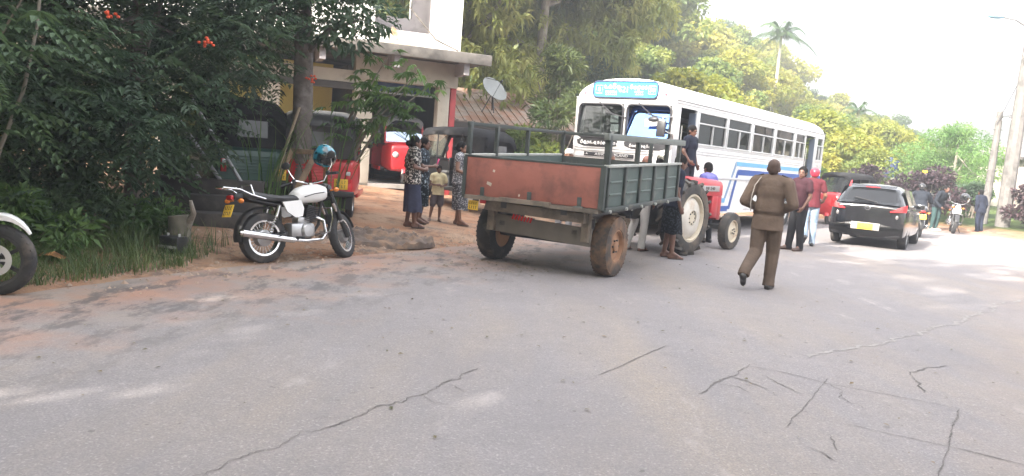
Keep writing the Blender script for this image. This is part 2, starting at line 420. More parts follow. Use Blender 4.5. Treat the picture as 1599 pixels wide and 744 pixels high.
# ------------------------------------------------------------------ vegetation
def leaf_mesh(name, P, T, Nn, ln, wd, tint, mats, droop=.0, mi=None):
    """rhombus leaves: base P, direction T, normal Nn, length ln, half width wd"""
    P = np.asarray(P); n = len(P)
    T = T / np.linalg.norm(T, axis=1, keepdims=True); Bn = np.cross(T, Nn); Bn /= (np.linalg.norm(Bn, axis=1, keepdims=True) + 1e-9)
    ln = np.broadcast_to(ln, n)[:, None]; wd = np.broadcast_to(wd, n)[:, None]
    up = np.cross(Bn, T)
    mid = P + T * ln * .45
    tip = P + T * ln + np.array([0, 0, -1.]) * ln * droop
    V = np.stack([P, mid + Bn * wd + up * wd * .3, tip, mid - Bn * wd + up * wd * .3], 1).reshape(-1, 3)
    F = np.arange(4 * n).reshape(n, 4)
    me = bpy.data.meshes.new(name); me.from_pydata(V.tolist(), [], F.tolist())
    a = me.attributes.new('tint', 'FLOAT', 'FACE'); a.data.foreach_set('value', np.asarray(tint, np.float32))
    for m in mats: me.materials.append(m)
    if mi is not None: me.polygons.foreach_set('material_index', np.asarray(mi, np.int32))
    return me
def rdir(n): v = rng.normal(size=(n, 3)); return v / np.linalg.norm(v, axis=1, keepdims=True)
def lobes(h, r, nl, rl, flat=.75, base=.35, topbias=.5):
    """lobe centres filling a crown of half-width r reaching up to height h"""
    out = []
    for i in range(nl):
        t = rng.random() ** topbias; z = h * (base + (1 - base) * t) - rl * .5
        prof = math.sin(PI * min(1, .18 + .82 * (1 - t) ** .7 * 1.0)) if False else (1 - (2 * abs(t - .42)) ** 2.2 * .75 if t > .42 else .55 + .45 * t / .42)
        a = rng.random() * 2 * PI; q = math.sqrt(rng.random()) * r * prof
        out.append((q * math.cos(a), q * math.sin(a), z, rl * (.6 + .8 * rng.random()) * (.6 + .4 * prof)))
    return np.array(out)
def crown_pts(LB, n, shell=.55):
    w = LB[:, 3] ** 2; idx = rng.choice(len(LB), n, p=w / w.sum()); d = rdir(n); d[:, 2] = d[:, 2] * .75 + .15
    rad = LB[idx, 3] * (shell + (1.08 - shell) * rng.random(n) ** .6)
    P = LB[idx, :3] + d * rad[:, None] * np.array([1, 1, .75])
    t = (idx * 7919 % 97) / 97.
    return P, d, t
def trunk_mesh(h, r, LB, nb=7, lean=(0, 0), name='trunk', seg=9):
    mb = MB(); pts = []; n = 7
    for i in range(n):
        t = i / (n - 1); pts.append((lean[0] * t + .06 * h * .15 * math.sin(3 * t + lean[0]), lean[1] * t + .04 * h * .15 * math.sin(4 * t + 1), h * t - .15))
    rs = [r * (1.35 if i == 0 else 1 - .65 * i / (n - 1)) for i in range(n)]
    mb.tube(pts, rs, seg)
    for j in range(nb):
        c = LB[(j * 5) % len(LB)]; t = .45 + .5 * rng.random(); k = min(n - 2, int(t * (n - 1))); p = Vector(pts[k]); q = Vector(c[:3]); mid = p.lerp(q, .5) + Vector((0, 0, -.08 * h * rng.random()))
        mb.tube([p, mid, q], [r * .42, r * .26, r * .08], 6)
    return mb.mesh(name)
BARK = M('bark', (.20, .17, .14), .9, var=.3, scale=9, bump=.6, col2=(.30, .28, .25), scale2=4)
BARKD = M('bark_dark', (.10, .085, .075), .92, var=.3, scale=12, bump=.7, col2=(.17, .15, .13), scale2=5)
TREES = {}
def make_broad(key, h, r, nl, rl, nleaf, lsz, mat, base=.3, r_trunk=.16, droop=.15, wide=.42, up=.35, bark=BARK, lean=(0, 0)):
    LB = lobes(h, r, nl, rl, base=base)
    P, d, t = crown_pts(LB, nleaf)
    T = d * .8 + rdir(nleaf) * .8 + np.array([0, 0, -.25]); Nn = d + rdir(nleaf) * .6 + np.array([0, 0, up])
    tint = np.clip(t * .7 + rng.random(nleaf) * .45, 0, 1)
    ln = lsz * (.6 + .8 * rng.random(nleaf))
    cm = leaf_mesh('crown', P, T, Nn, ln, ln * wide, tint, [mat], droop)
    tm = trunk_mesh(h * .8, r_trunk, LB, lean=lean); tm.materials.append(bark)
    TREES[key] = (tm, cm)
def make_rosette(key, h, r, nl, rl, nros, mat, lsz=.24, base=.25, r_trunk=.2, nper=9, bark=BARK):
    """mango-like: drooping rosettes of long leaves"""
    LB = lobes(h, r, nl, rl, base=base); P0, d, t = crown_pts(LB, nros, .7)
    P = np.repeat(P0, nper, 0); dd = np.repeat(d, nper, 0); tt = np.repeat(t, nper)
    n = len(P); T = dd * .55 + rdir(n) * 1.0 + np.array([0, 0, -.45]); Nn = dd * .5 + np.array([0, 0, .8]) + rdir(n) * .3
    ln = lsz * (.7 + .6 * rng.random(n)); tint = np.clip(tt * .5 + np.repeat(rng.random(nros), nper) * .35 + rng.random(n) * .2, 0, 1)
    cm = leaf_mesh('crown', P, T, Nn, ln, ln * .15, tint, [mat], .3)
    tm = trunk_mesh(h * .8, r_trunk, LB); tm.materials.append(bark)
    TREES[key] = (tm, cm)
_tc = {}
def tree(key, loc, rz, s, label, group, name='broadleaf_tree', cat='tree'):
    tm, cm = TREES[key]
    o = thing(name, label, cat, loc, group=group); o.rotation_euler = (0, 0, rz); o.scale = (s, s, s) if not hasattr(s, '__len__') else s
    for nm, me in (('trunk', tm), ('crown', cm)):
        c = bpy.data.objects.new(nm, me); COL.objects.link(c); c.parent = o
    return o
LF_Y = leafmat('leaf_yellow', (.08, .125, .025), (.22, .245, .05), (.42, .39, .10), .45)
LF_G = leafmat('leaf_green', (.045, .09, .025), (.12, .175, .05), (.26, .28, .075), .4)
LF_B = leafmat('leaf_blue', (.03, .07, .035), (.06, .11, .05), (.11, .16, .06), .35)
LF_M = leafmat('leaf_mango', (.06, .10, .03), (.20, .23, .065), (.44, .44, .17), .45)
LF_D = leafmat('leaf_dark', (.04, .07, .045), (.06, .10, .058), (.10, .16, .075), .3, 1.2)
LF_P = leafmat('leaf_purple', (.03, .021, .026), (.052, .034, .042), (.09, .055, .06), .25, 1.2)
LF_K = leafmat('leaf_bright', (.05, .12, .035), (.10, .20, .06), (.20, .32, .10), .4, 1.0)
make_broad('y1', 7, 3.3, 26, 1.15, 7000, .26, LF_Y)
make_broad('y2', 6, 3.0, 20, 1.2, 6000, .24, LF_Y)
make_broad('g1', 8, 3.2, 26, 1.2, 7500, .25, LF_G)
make_broad('g2', 6.5, 2.8, 20, 1.1, 6000, .24, LF_G)
make_broad('b1', 7.5, 2.8, 22, 1.1, 6500, .22, LF_B)
make_rosette('m1', 10, 3.8, 30, 1.35, 2400, LF_M, .30)
make_rosette('m3', 10, 3.8, 22, 1.2, 520, LF_M, .34)
make_rosette('m2', 9, 3.2, 26, 1.2, 2000, LF_M, .28)
make_broad('fuzzy', 4.4, 2.5, 34, .8, 12000, .17, LF_K, base=.12, wide=.13, r_trunk=.1)

# big mango-like trees behind the building
gq = 'tall trees behind the unfinished building'
for i, (x, y, k, s, rz, lb) in enumerate([(-2.6, 30, 'm1', 1.3, .4, 'tall tree with drooping leaf clusters right beside the white upper wall'), (.6, 31.5, 'm2', 1.5, 2.0, 'tall dark limbed tree with drooping leaf clusters right of the first one'),
        (-6.5, 29, 'm2', 1.5, 4., 'tall tree seen through the window opening of the unfinished upper floor'), (-11, 27, 'm1', 1.45, 1.2, 'tall tree far left behind the dark roadside trees'), (2.2, 36, 'm1', 1.1, 3.2, 'tall leafy tree rising above the left end of the bus'), (-1.2, 38, 'g1', 1.5, 3.2, 'tall green tree in the second row behind the building'),
        (-15.5, 24, 'm2', 1.6, .9, 'tallest tree far left beyond the pale pink house'), (-19, 19, 'm1', 1.4, 2.9, 'tall tree beyond the left end of the pale pink house')]):
    tree(k, (x, y, zg(x, y) - .2), rz, s, lb, gq)
# tall trees on the near side of the road, behind the photographer: they shade the tarmac
bq = 'tall trees on the near side of the road'
for i, (x, y, k, s_, rz) in enumerate([(-11.5, .5, 'm3', 1.65, .3), (-8.3, -2.2, 'm3', 1.75, 5.), (-4.2, -5.2, 'm2', 1.95, 1.2), (-10, -6, 'm3', 1.75, 1.9), (-16, -4, 'm3', 1.7, 3.), (-5.5, -11.5, 'm1', 1.6, 4.4), (-13, -13, 'm2', 1.9, 5.2), (1.5, -11, 'm2', 1.6, .8), (7.5, -7.5, 'm1', 1.45, 2.5), (10.5, -1.5, 'm2', 1.3, 3.6)]):
    tree(k, (x, y, zg(x, y) - .1), rz, s_, 'tall leafy tree on the near side of the road outside the picture', bq)
# hillside wood
rr = random.Random(5)
ZN = [('hill above the bus roof', 4, 19), ('hill beyond the rear of the bus', 19, 33), ('slope behind the right hand hedge', 33, 62)]
KK = {'y1': 'yellow green rounded tree', 'y2': 'low yellow green tree', 'g1': 'tall mid green tree', 'g2': 'bushy mid green tree', 'b1': 'narrow blue green tree'}
spots = []
tries = 0
while len(spots) < 120 and tries < 6000:
    tries += 1
    y = 33 + 75 * rr.random() ** 1.2; x = rr.uniform(.02, .72) * y + 1
    d = float(sd(np.array([x]), np.array([y]))[0][0])
    if d < 5.5: continue
    if 14.5 < x < 36 and y < 45 : continue
    if x / y > .5 and (y < 50 or rr.random() < .35): continue
    if abs(x - .3145 * y) < 2.4 and y < 56: continue
    mind = 2.6 + y * .025
    if any((x - a) ** 2 + (y - b) ** 2 < mind ** 2 for a, b in spots): continue
    spots.append((x, y))
for x, y in sorted(spots, key=lambda q: q[1]):
    f_ = x / y
    k = rr.choices(['y1', 'y2', 'g1', 'g2', 'b1'], [4, 4, 2, 2.5, 1.5])[0]
    zn = [z for z in ZN if z[1] <= f_ * 60 < z[2]]; zn = zn[0][0] if zn else ZN[0][0]
    s = rr.uniform(.75, 1.15) * (1.15 if f_ < .3 else .9)
    if y < 45: s *= .72
    s *= float(np.interp(f_, [.3, .42, .52, .6], [1, .92, .68, .58]))
    tree(k, (x, y, zg(x, y) - .3), rr.uniform(0, 6.28), (s * rr.uniform(.9, 1.15), s, s * rr.uniform(.85, 1.15)), KK[k] + (', near rows of the ' if y < 52 else ', far rows of the ') + zn, 'trees on the hillside')

# areca palm
def palm(loc, h, label, name='areca_palm', sc=1.0, nf=13):
    o = thing(name, label, 'palm tree', loc)
    mb = MB(); mb.tube([(.25 * math.sin(t * 2.2) * .5, 0, h * t - .2) for t in np.linspace(0, 1, 9)], [.14 - .05 * t for t in np.linspace(0, 1, 9)], 9)
    top = Vector((.25 * math.sin(2.2) * .5, 0, h - .2)); mb.build('trunk', M('palm_bark', (.42, .38, .32), .85, var=.2, scale=14), o)
    P, T, Nn, tint, ln = [], [], [], [], []
    for i in range(nf):
        a = i * 2.4; el = R(75 - 100 * (i / nf)); L_ = 2.1 * sc * (.85 + .3 * random.random())
        hd = Vector((math.cos(a), math.sin(a), 0)); prev = None
        for k in range(1, 22):
            t = k / 21; p = top + hd * (L_ * t * math.cos(el) * (1 - .15 * t)) + Vector((0, 0, L_ * t * math.sin(el) - .75 * L_ * t * t * (1.0 if el > 0 else .5)))
            side = hd.cross(Vector((0, 0, 1)))
            for s_ in (-1, 1):
                P.append(p); T.append(side * s_ * .9 + hd * .55 + Vector((0, 0, -.45))); Nn.append((0, 0, 1)); tint.append(random.random()); ln.append(.62 * sc * (1 - .55 * t))
    ln = np.array(ln)
    link('crown', leaf_mesh('crown', np.array(P), np.array(T), np.array(Nn, float), ln, ln * .07, tint, [], .25), LF_B, o)
    return o
palm((17.3, 55, zg(17.3, 55)), 11.4 - zg(17.3, 55), 'slender areca palm with pale trunk rising above the bus roof', sc=1.3, nf=16)
palm((20.3, 48, zg(20.3, 48)), 4.6, 'short drooping palm just right of the bus rear', 'young_palm', .75, 10)

# bamboo-like shrub in front of the low house
def shrub(name, label, loc, h, r, n, lsz, mat, wide=.2, stems=8, cat='shrub', group=None, base=.05, sx=1.0, rz=0., droop=.2):
    o = thing(name, label, cat, loc, group=group); o.rotation_euler = (0, 0, rz)
    LB = lobes(h, r, 18, r * .42, base=base); LB[:, 0] *= sx
    P, d, t = crown_pts(LB, n, .35); T = d + rdir(n) * .7 + np.array([0, 0, .1]); Nn = d * .5 + rdir(n) * .5 + np.array([0, 0, .7])
    ln = lsz * (.6 + .8 * rng.random(n)); tint = np.clip(t * .6 + rng.random(n) * .5, 0, 1)
    P[:, 2] = np.maximum(P[:, 2], .05)
    link('foliage', leaf_mesh('foliage', P, T, Nn, ln, ln * wide, tint, [], droop), mat, o)
    mb = MB()
    for j in range(stems):
        c = LB[j % len(LB)]; mb.tube([(.12 * math.cos(j * 2.4), .12 * math.sin(j * 2.4), -.1), (c[0] * .5, c[1] * .5, c[2] * .55), (c[0], c[1], c[2])], [.03, .02, .008], 5)
    mb.build('stem', BARK, o)
    return o
shrub('bamboo_shrub', 'loose feathery shrub with thin stems left of the bus front', (1.0, 23.6, zg(1.0, 23.6)), 4.6, 1.35, 5200, .2, leafmat('leaf_bamboo', (.04, .07, .025), (.085, .11, .04), (.19, .18, .07), .4), .14, 14)
shrub('low_shrub', 'low dark green shrub below the feathery one beside the bus front', (.1, 22.3, zg(.1, 22.3)), 2.2, 1.0, 2600, .18, LF_G, .22, 8)
# right side: hedge shrubs, purple and green, bright fuzzy bush
tree('fuzzy', (20.2, 36.4, zg(20.2, 36.4) - .1), .5, (1.0, .95, .9), 'large bright green feathery bush behind the dark hedge', None, 'feathery_bush', 'bush')
hg = 'hedge shrubs along the far roadside'
for i, (x, y, h, r, m, sx, lb) in enumerate([(9.6, 30.6, 1.9, 1.1, LF_G, 1.3, 'green hedge shrub right behind the rear of the bus'), (11.8, 31.6, 2.0, 1.1, LF_G, 1.2, 'green hedge shrub behind the red and black three wheeler'), (13.9, 31.2, 2.1, 1.2, LF_P, 1.2, 'dark purple hedge shrub behind the black hatchback'),
        (16.0, 30.4, 2.2, 1.2, LF_P, 1.2, 'dark purple hedge shrub with a yellow flower behind the riders'), (12.9, 32.8, 2.3, 1.2, LF_Y, 1.2, 'light green shrub behind the hatchback and the purple hedge'), (18.3, 31.3, 1.5, .9, LF_D, 1.0, 'low dark green shrub between the two motorcycles and the pole'),
        (18.9, 28.3, 1.9, .95, LF_P, 1.1, 'purple shrub left of the leaning utility poles'), (20.2, 27.6, 2.0, 1.1, LF_P, 1.2, 'purple shrub at the foot of the thick utility pole'), (21.9, 26.7, 1.9, 1.1, LF_P, 1.2, 'purple shrub at the right edge of the picture'),
        (20.7, 26.0, .6, .7, LF_K, 1.3, 'low bright green plants in front of the purple shrubs'), (15.2, 33.6, 2.7, 1.3, LF_G, 1.2, 'mid green shrub under the blue water tank')]):
    shrub('hedge_shrub', lb, (x, y, zg(x, y) - .05), h, r, 3000, .16, m, .32, 7, group=hg, sx=sx, rz=.7)
mb = MB()
for k in range(14):
    a = random.random() * 6.28; mb.ell((.05 * math.cos(a), .05 * math.sin(a), .05 * random.random()), (.045, .045, .02), Matrix.Rotation(random.random() * 2, 3, 'X'), 8, 6)
o = mb.build('yellow_flower', M('yellow_petal', (.75, .5, .04), .6)); o.location = (15.35, 29.6, 2.02); tag(o, 'yellow flower head on the purple hedge above the car', 'flower')

# dark roadside trees on the left --------------------------------------------
def spray_tree(name, label, loc, h, r, nsp, mat, lean=(0, 0), zmin=.12, tr=.12, npair=7, L_=.5, lw=.115, nl=26, extra=None, bark=BARKD, flowers=None, rl=.95, clip=([-4.55, -4.3, -3.75, -3.4, -3.0], [0, .75, 1.5, 2.4, 3.2])):
    o = thing(name, label, 'tree', loc, group='dark trees along the roadside')
    LB = lobes(h, r, nl, rl, base=zmin, topbias=.8)
    LB[:, 0] += lean[0] * LB[:, 2] / h; LB[:, 1] += lean[1] * LB[:, 2] / h
    if extra is not None: LB = np.vstack([LB, extra])
    P0, d, t = crown_pts(LB, nsp, .35)
    Tm = d * np.array([1, 1, .35]) + rdir(nsp) * .45 + np.array([0, 0, -.12]); Tm /= np.linalg.norm(Tm, axis=1, keepdims=True)
    P, T, Nn, tint, ln = [], [], [], [], []
    up = np.array([0, 0, 1.]) + rdir(nsp) * .35
    sd_ = np.cross(Tm, up); sd_ /= np.linalg.norm(sd_, axis=1, keepdims=True)
    tv = np.clip(t * .55 + rng.random(nsp) * .45, 0, 1)
    for k in range(npair):
        f_ = (k + 1) / npair; q = P0 + Tm * (L_ * f_) + np.array([0, 0, -1]) * (L_ * .22 * f_ * f_)
        for s_ in (-1, 1):
            P.append(q); T.append(sd_ * s_ + Tm * .65 + np.array([0, 0, -.25])); Nn.append(up); tint.append(np.clip(tv + rng.normal(size=nsp) * .06, 0, 1)); ln.append(lw * (1.15 - .5 * f_) * (1 + .2 * rng.normal(size=nsp)))
    P = np.concatenate(P); T = np.concatenate(T); Nn = np.concatenate(Nn); tint = np.concatenate(tint); ln = np.abs(np.concatenate(ln))
    ok = P[:, 2] > .12
    if clip is not None:
        wx = P[:, 0] + loc[0]; wz = P[:, 2] + loc[2]; ok &= wz > np.interp(wx, clip[0], clip[1])
    link('crown', leaf_mesh('crown', P[ok], T[ok], Nn[ok], ln[ok], ln[ok] * .24, tint[ok], [], .15), mat, o)
    tm = trunk_mesh(h * .8, tr, LB, 10, lean); link('trunk', tm, bark, o)
    return o
spray_tree('roadside_tree', 'dark feathery tree at the far left behind the grass verge', (-6.0, 8.6, zg(-6, 8.6)), 5.6, 1.9, 1800, LF_D)
spray_tree('roadside_tree', 'dark feathery tree with forked trunk at the right end of the grass verge', (-4.95, 10.0, zg(-4.95, 10)), 5.4, 1.75, 2100, LF_D, zmin=.13)
spray_tree('roadside_tree', 'dark feathery tree behind the forked one with red flowers', (-6.7, 11.4, zg(-6.7, 11.4)), 6.6, 2.3, 2400, LF_D, zmin=.1)
spray_tree('roadside_tree', 'tall dark tree standing over the leaning pipes and concrete steps', (-5.0, 12.6, zg(-5.0, 12.6)), 6.8, 2.0, 1900, LF_D, zmin=.33, clip=([-9, -4.2, -3.75], [1.5, 1.7, 3.3]))
spray_tree('roadside_tree', 'dark leafy tree beyond the far left edge', (-8.6, 10.5, zg(-8.6, 10.5)), 7.5, 2.4, 1800, LF_D, zmin=.1)
# the tree with the thick trunk behind the motorcycle
def broad_tree():
    o = thing('thick_trunk_tree', 'tree with thick upright grey trunk behind the parked motorcycle and helmet', 'tree', (-3.55, 12.75, zg(-3.55, 12.75)))
    LB = lobes(7.2, 1.9, 20, .8, base=.50); LB[:, 0] -= .5
    LB = np.vstack([LB, [(.35, -.3, 3.0, .5), (.7, -.5, 2.9, .5), (1.0, -.3, 3.25, .55), (.2, -.4, 3.6, .6), (-.5, -.5, 3.2, .6), (.75, -.2, 3.6, .5)]])
    n = 6500; P, d, t = crown_pts(LB, n, .4); T = d + rdir(n) * .8 + np.array([0, 0, -.3]); Nn = d * .4 + rdir(n) * .4 + np.array([0, 0, .8])
    ln = .15 * (.6 + .8 * rng.random(n)); link('crown', leaf_mesh('crown', P, T, Nn, ln, ln * .26, np.clip(t * .6 + rng.random(n) * .4, 0, 1), [], .25), LF_D, o)
    mb = MB(); mb.tube([(0, 0, -.15), (0, 0, .15), (.02, 0, .9), (.0, 0, 1.8), (-.03, 0, 2.7), (-.1, 0, 3.6), (-.3, .1, 5)], [.24, .19, .165, .16, .15, .14, .09], 14)
    mb.tube([(-.03, 0, 2.6), (.4, -.2, 3.0), (.9, -.3, 3.2)], [.07, .05, .02], 7); mb.tube([(-.05, 0, 2.9), (-.5, -.2, 3.3), (-1, -.2, 4)], [.07, .05, .02], 7)
    mb.build('trunk', M('bark_grey', (.15, .13, .12), .9, var=.3, scale=11, bump=.8, col2=(.23, .21, .2), scale2=6), o)
broad_tree()
# palmate-leaved branches hanging in front of the building
def palmate(name, label, base, tips, lsz, mat, per=26, spread=.55, group=None, cat='tree', tr=.035, fing=7):
    o = thing(name, label, cat, base, group=group); B = Vector(base); mb = MB(); P, T, Nn, tint, ln = [], [], [], [], []
    for j, tp in enumerate(tips):
        q = Vector(tp) - B; mid = q * .55 + Vector((0, 0, .25 * q.length * .5))
        mb.tube([(0, 0, -.1), mid * .5, mid, q], [tr, tr * .8, tr * .55, tr * .2], 6)
        for k in range(per):
            t = .45 + .55 * random.random(); c = (mid.lerp(q, (t - .45) / .55)) + Vector([random.gauss(0, spread * .5) for _ in range(3)]) * (1 if True else 1)
            ax = Vector([random.gauss(0, 1) for _ in range(2)] + [random.gauss(-.35, .3)]).normalized(); x, y, z = basis(ax)
            side = ax.cross(Vector((0, 0, 1))).normalized(); tv = random.random()
            for f_ in range(fing):
                an = R(-95 + 190 * f_ / (fing - 1)); dr = ax * math.cos(an) + side * math.sin(an) + Vector((0, 0, -.2))
                P.append(c); T.append(dr); Nn.append((0, 0, 1)); tint.append(min(1, max(0, tv + random.gauss(0, .1)))); ln.append(lsz * (1 - .3 * abs(math.sin(an))) * random.uniform(.8, 1.15))
    ln = np.array(ln)
    link('crown', leaf_mesh('crown', np.array(P), np.array([tuple(v) for v in T]), np.array(Nn, float), ln, ln * .15, tint, [], .22), mat, o)
    mb.build('trunk', BARK, o)
    return o
LF_C = leafmat('leaf_cassava', (.04, .085, .03), (.075, .14, .05), (.16, .25, .09), .35, 1.5)
palmate('cassava_tree', 'bright green palmate leaved branches hanging before the shop opening', (-3.3, 13.2, zg(-3.3, 13.2)), [(-1.7, 12.8, 2.75), (-1.9, 13.2, 2.5), (-2.2, 12.7, 2.95), (-2.1, 12.9, 2.35), (-1.5, 13.1, 2.6), (-2.5, 13.0, 2.65), (-2.6, 12.6, 2.3), (-2.9, 12.8, 1.9)], .21, LF_C, 19, .32)
palmate('cassava_plant', 'palmate leaved plant at the far left edge above the foreground motorcycle', (-5.6, 7.3, zg(-5.6, 7.3)), [(-4.7, 6.9, 2.6), (-4.9, 7.0, 2.1), (-4.5, 7.2, 2.75), (-5.2, 7, 3.0)], .24, LF_D, 12, .35)
o = MB().tube([(-5.25, 7.6, 0), (-5.2, 7.6, .6), (-5.05, 7.6, 1.2), (-4.82, 7.6, 1.8), (-4.7, 7.6, 2.4), (-4.62, 7.6, 3.4)], [.024, .022, .02, .018, .015, .010], 8).build('bare_sapling', M('sapling_bark', (.22, .20, .17), .9)); tag(o, 'thin curved bare sapling stem at the far left', 'sapling')
# reeds / long leaves round the trunk
def reeds(name, label, loc, n, h, spread, mat, w=.018, cat='plant'):
    mb = MB()
    for i in range(n):
        a = random.random() * 6.28; q = spread * math.sqrt(random.random()); b = Vector((q * math.cos(a), q * math.sin(a), -.03)); hh = h * random.uniform(.6, 1.15); ln = random.uniform(.1, .55) * hh
        d = Vector((math.cos(a + random.gauss(0, .6)), math.sin(a + random.gauss(0, .6)), 0)); s_ = d.cross(Vector((0, 0, 1))) * w
        pv = None
        for k in range(6):
            t = k / 5; c = b + d * (ln * t * t) + Vector((0, 0, hh * t * (1 - .22 * t * t))); ww = s_ * (1 - t * .95)
            cur = (mb.bm.verts.new(c - ww), mb.bm.verts.new(c + ww))
            if pv: mb._f((pv[0], pv[1], cur[1], cur[0]))
            pv = cur
    me = mb.mesh(name); a = me.attributes.new('tint', 'FLOAT', 'FACE'); a.data.foreach_set('value', rng.random(len(me.polygons)).astype(np.float32))
    o = link(name, me, mat); o.location = loc
    return tag(o, label, cat) if label else stuff(o)
reeds('reed_clump', 'clump of tall reed leaves left of the thick trunk', (-3.95, 12.3, zg(-3.95, 12.3)), 60, 2.1, .35, LF_C)
reeds('reed_clump', 'clump of tall reed leaves right of the thick trunk', (-3.15, 12.9, zg(-3.15, 12.9)), 60, 2.2, .35, LF_C)
# verge grass and weeds
P = []
mb = MB()
def blade(mb, b, hh, ang, bend, w):
    d = Vector((math.cos(ang), math.sin(ang), 0)); s_ = d.cross(Vector((0, 0, 1))) * w; pv = None
    for k in range(4):
        t = k / 3; c = b + d * (bend * t * t) + Vector((0, 0, hh * t)); ww = s_ * (1 - t * .93); cur = (mb.bm.verts.new(c - ww), mb.bm.verts.new(c + ww))
        if pv: mb._f((pv[0], pv[1], cur[1], cur[0]))
        pv = cur
pts = []
while len(pts) < 9500:
    y = random.uniform(5.5, 9.9); x = random.uniform(-7, -3.6)
    pts.append((x, y))
XY = np.array(pts); DD = sd(XY[:, 0], XY[:, 1])[0]; ZZ = zground(XY[:, 0], XY[:, 1])
for (x, y), d_, z_ in zip(pts, DD, ZZ):
    lim = .08 + (.25 if y > 8.8 else 0)
    if d_ < lim or d_ > 2.3: continue
    if y > 8.9 and random.random() < (y - 8.9): continue
    hh = random.uniform(.08, .26) * (1 if d_ < .7 else 1.5) * (.6 + .5 * math.sin(x * 5 + y * 3) ** 2)
    for q in range(2): blade(mb, Vector((x + random.gauss(0, .03), y + random.gauss(0, .03), z_ - .01)), hh, random.random() * 6.28, hh * random.uniform(.3, 1.2), random.uniform(.003, .008))
me = mb.mesh('grass'); a = me.attributes.new('tint', 'FLOAT', 'FACE'); a.data.foreach_set('value', rng.random(len(me.polygons)).astype(np.float32))
stuff(link('grass', me, leafmat('leaf_grass', (.05, .085, .035), (.085, .13, .05), (.16, .19, .08), .3, 2.)))
wg = 'weedy bushes on the grass verge'
for x, y, h, lb in [(-5.0, 7.9, .75, 'leafy weed bush nearest the foreground motorcycle wheel'), (-4.85, 8.7, .85, 'leafy weed bush in the middle of the grass verge'), (-5.5, 8.5, 1.0, 'taller weed bush at the back of the grass verge'), (-4.6, 9.4, .6, 'small weed bush at the right end of the grass verge')]:
    shrub('weed_bush', lb, (x, y, zg(x, y) - .03), h, .5, 1500, .11, LF_C if h < .8 else LF_D, .2, 6, group=wg)

# distant blue hills
def far_hill():
    xs_ = np.linspace(60, 420, 70); ys_ = np.linspace(200, 420, 40)
    def zf(X, Y):
        t = np.clip((Y - 200) / 130, 0, 1); H_ = 33 + 6 * np.sin(X * .025 + .7) + 4 * np.sin(X * .07)
        return -5 + H_ * t ** .8 + 3 * np.sin(X * .21) * np.sin(Y * .19) * t
    me = grid_mesh('far_hill', xs_, ys_, zf)
    structure(link('far_hill', me, M('hill_green', (.05, .085, .035), .95, var=.4, scale=.05)))
    n = 9000; Xh = rng.uniform(70, 400, n); Yh = rng.uniform(205, 335, n); Zh = zf(Xh, Yh)
    k = 7; P0 = np.stack([Xh, Yh, Zh + 1.5], 1); P = np.repeat(P0, k, 0) + rng.normal(size=(n * k, 3)) * np.array([2.2, 2.2, 1.6]); T = rdir(n * k); Nn = rdir(n * k) + np.array([0, -.4, .8])
    ln = rng.uniform(1.2, 2.6, n * k)
    stuff(link('far_wood', leaf_mesh('far_wood', P, T, Nn, ln, ln * .4, np.clip(np.repeat(rng.random(n), k) * .7 + rng.random(n * k) * .3, 0, 1), [], .1), LF_G))
far_hill()
#PART2
# ------------------------------------------------------------------ buildings
CONC = M('bare_concrete', (.34, .32, .30), .9, var=.22, scale=3, bump=.3, col2=(.20, .19, .18), scale2=1.6, fac2=(.52, .7))
PLAST = M('white_plaster', (.80, .78, .75), .85, var=.05, scale=2, bump=.1, col2=(.62, .59, .54), fac2=(.6, .75), scale2=1.2)
CREAM = M('cream_plaster', (.42, .385, .33), .88, var=.12, scale=2.5, bump=.15, col2=(.28, .25, .21), fac2=(.54, .7), scale2=1.8)
GREYW = M('grey_wall', (.28, .26, .27), .9, var=.15, scale=2.5, col2=(.2, .19, .19))
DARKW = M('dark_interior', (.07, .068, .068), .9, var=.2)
YELW = M('yellow_wall', (.62, .58, .20), .85, var=.1, scale=2)
REDP = M('red_post_paint', (.36, .045, .05), .6, var=.15)
BLUEP = M('blue_paint', (.04, .085, .22), .6, var=.12, col2=(.10, .15, .26))
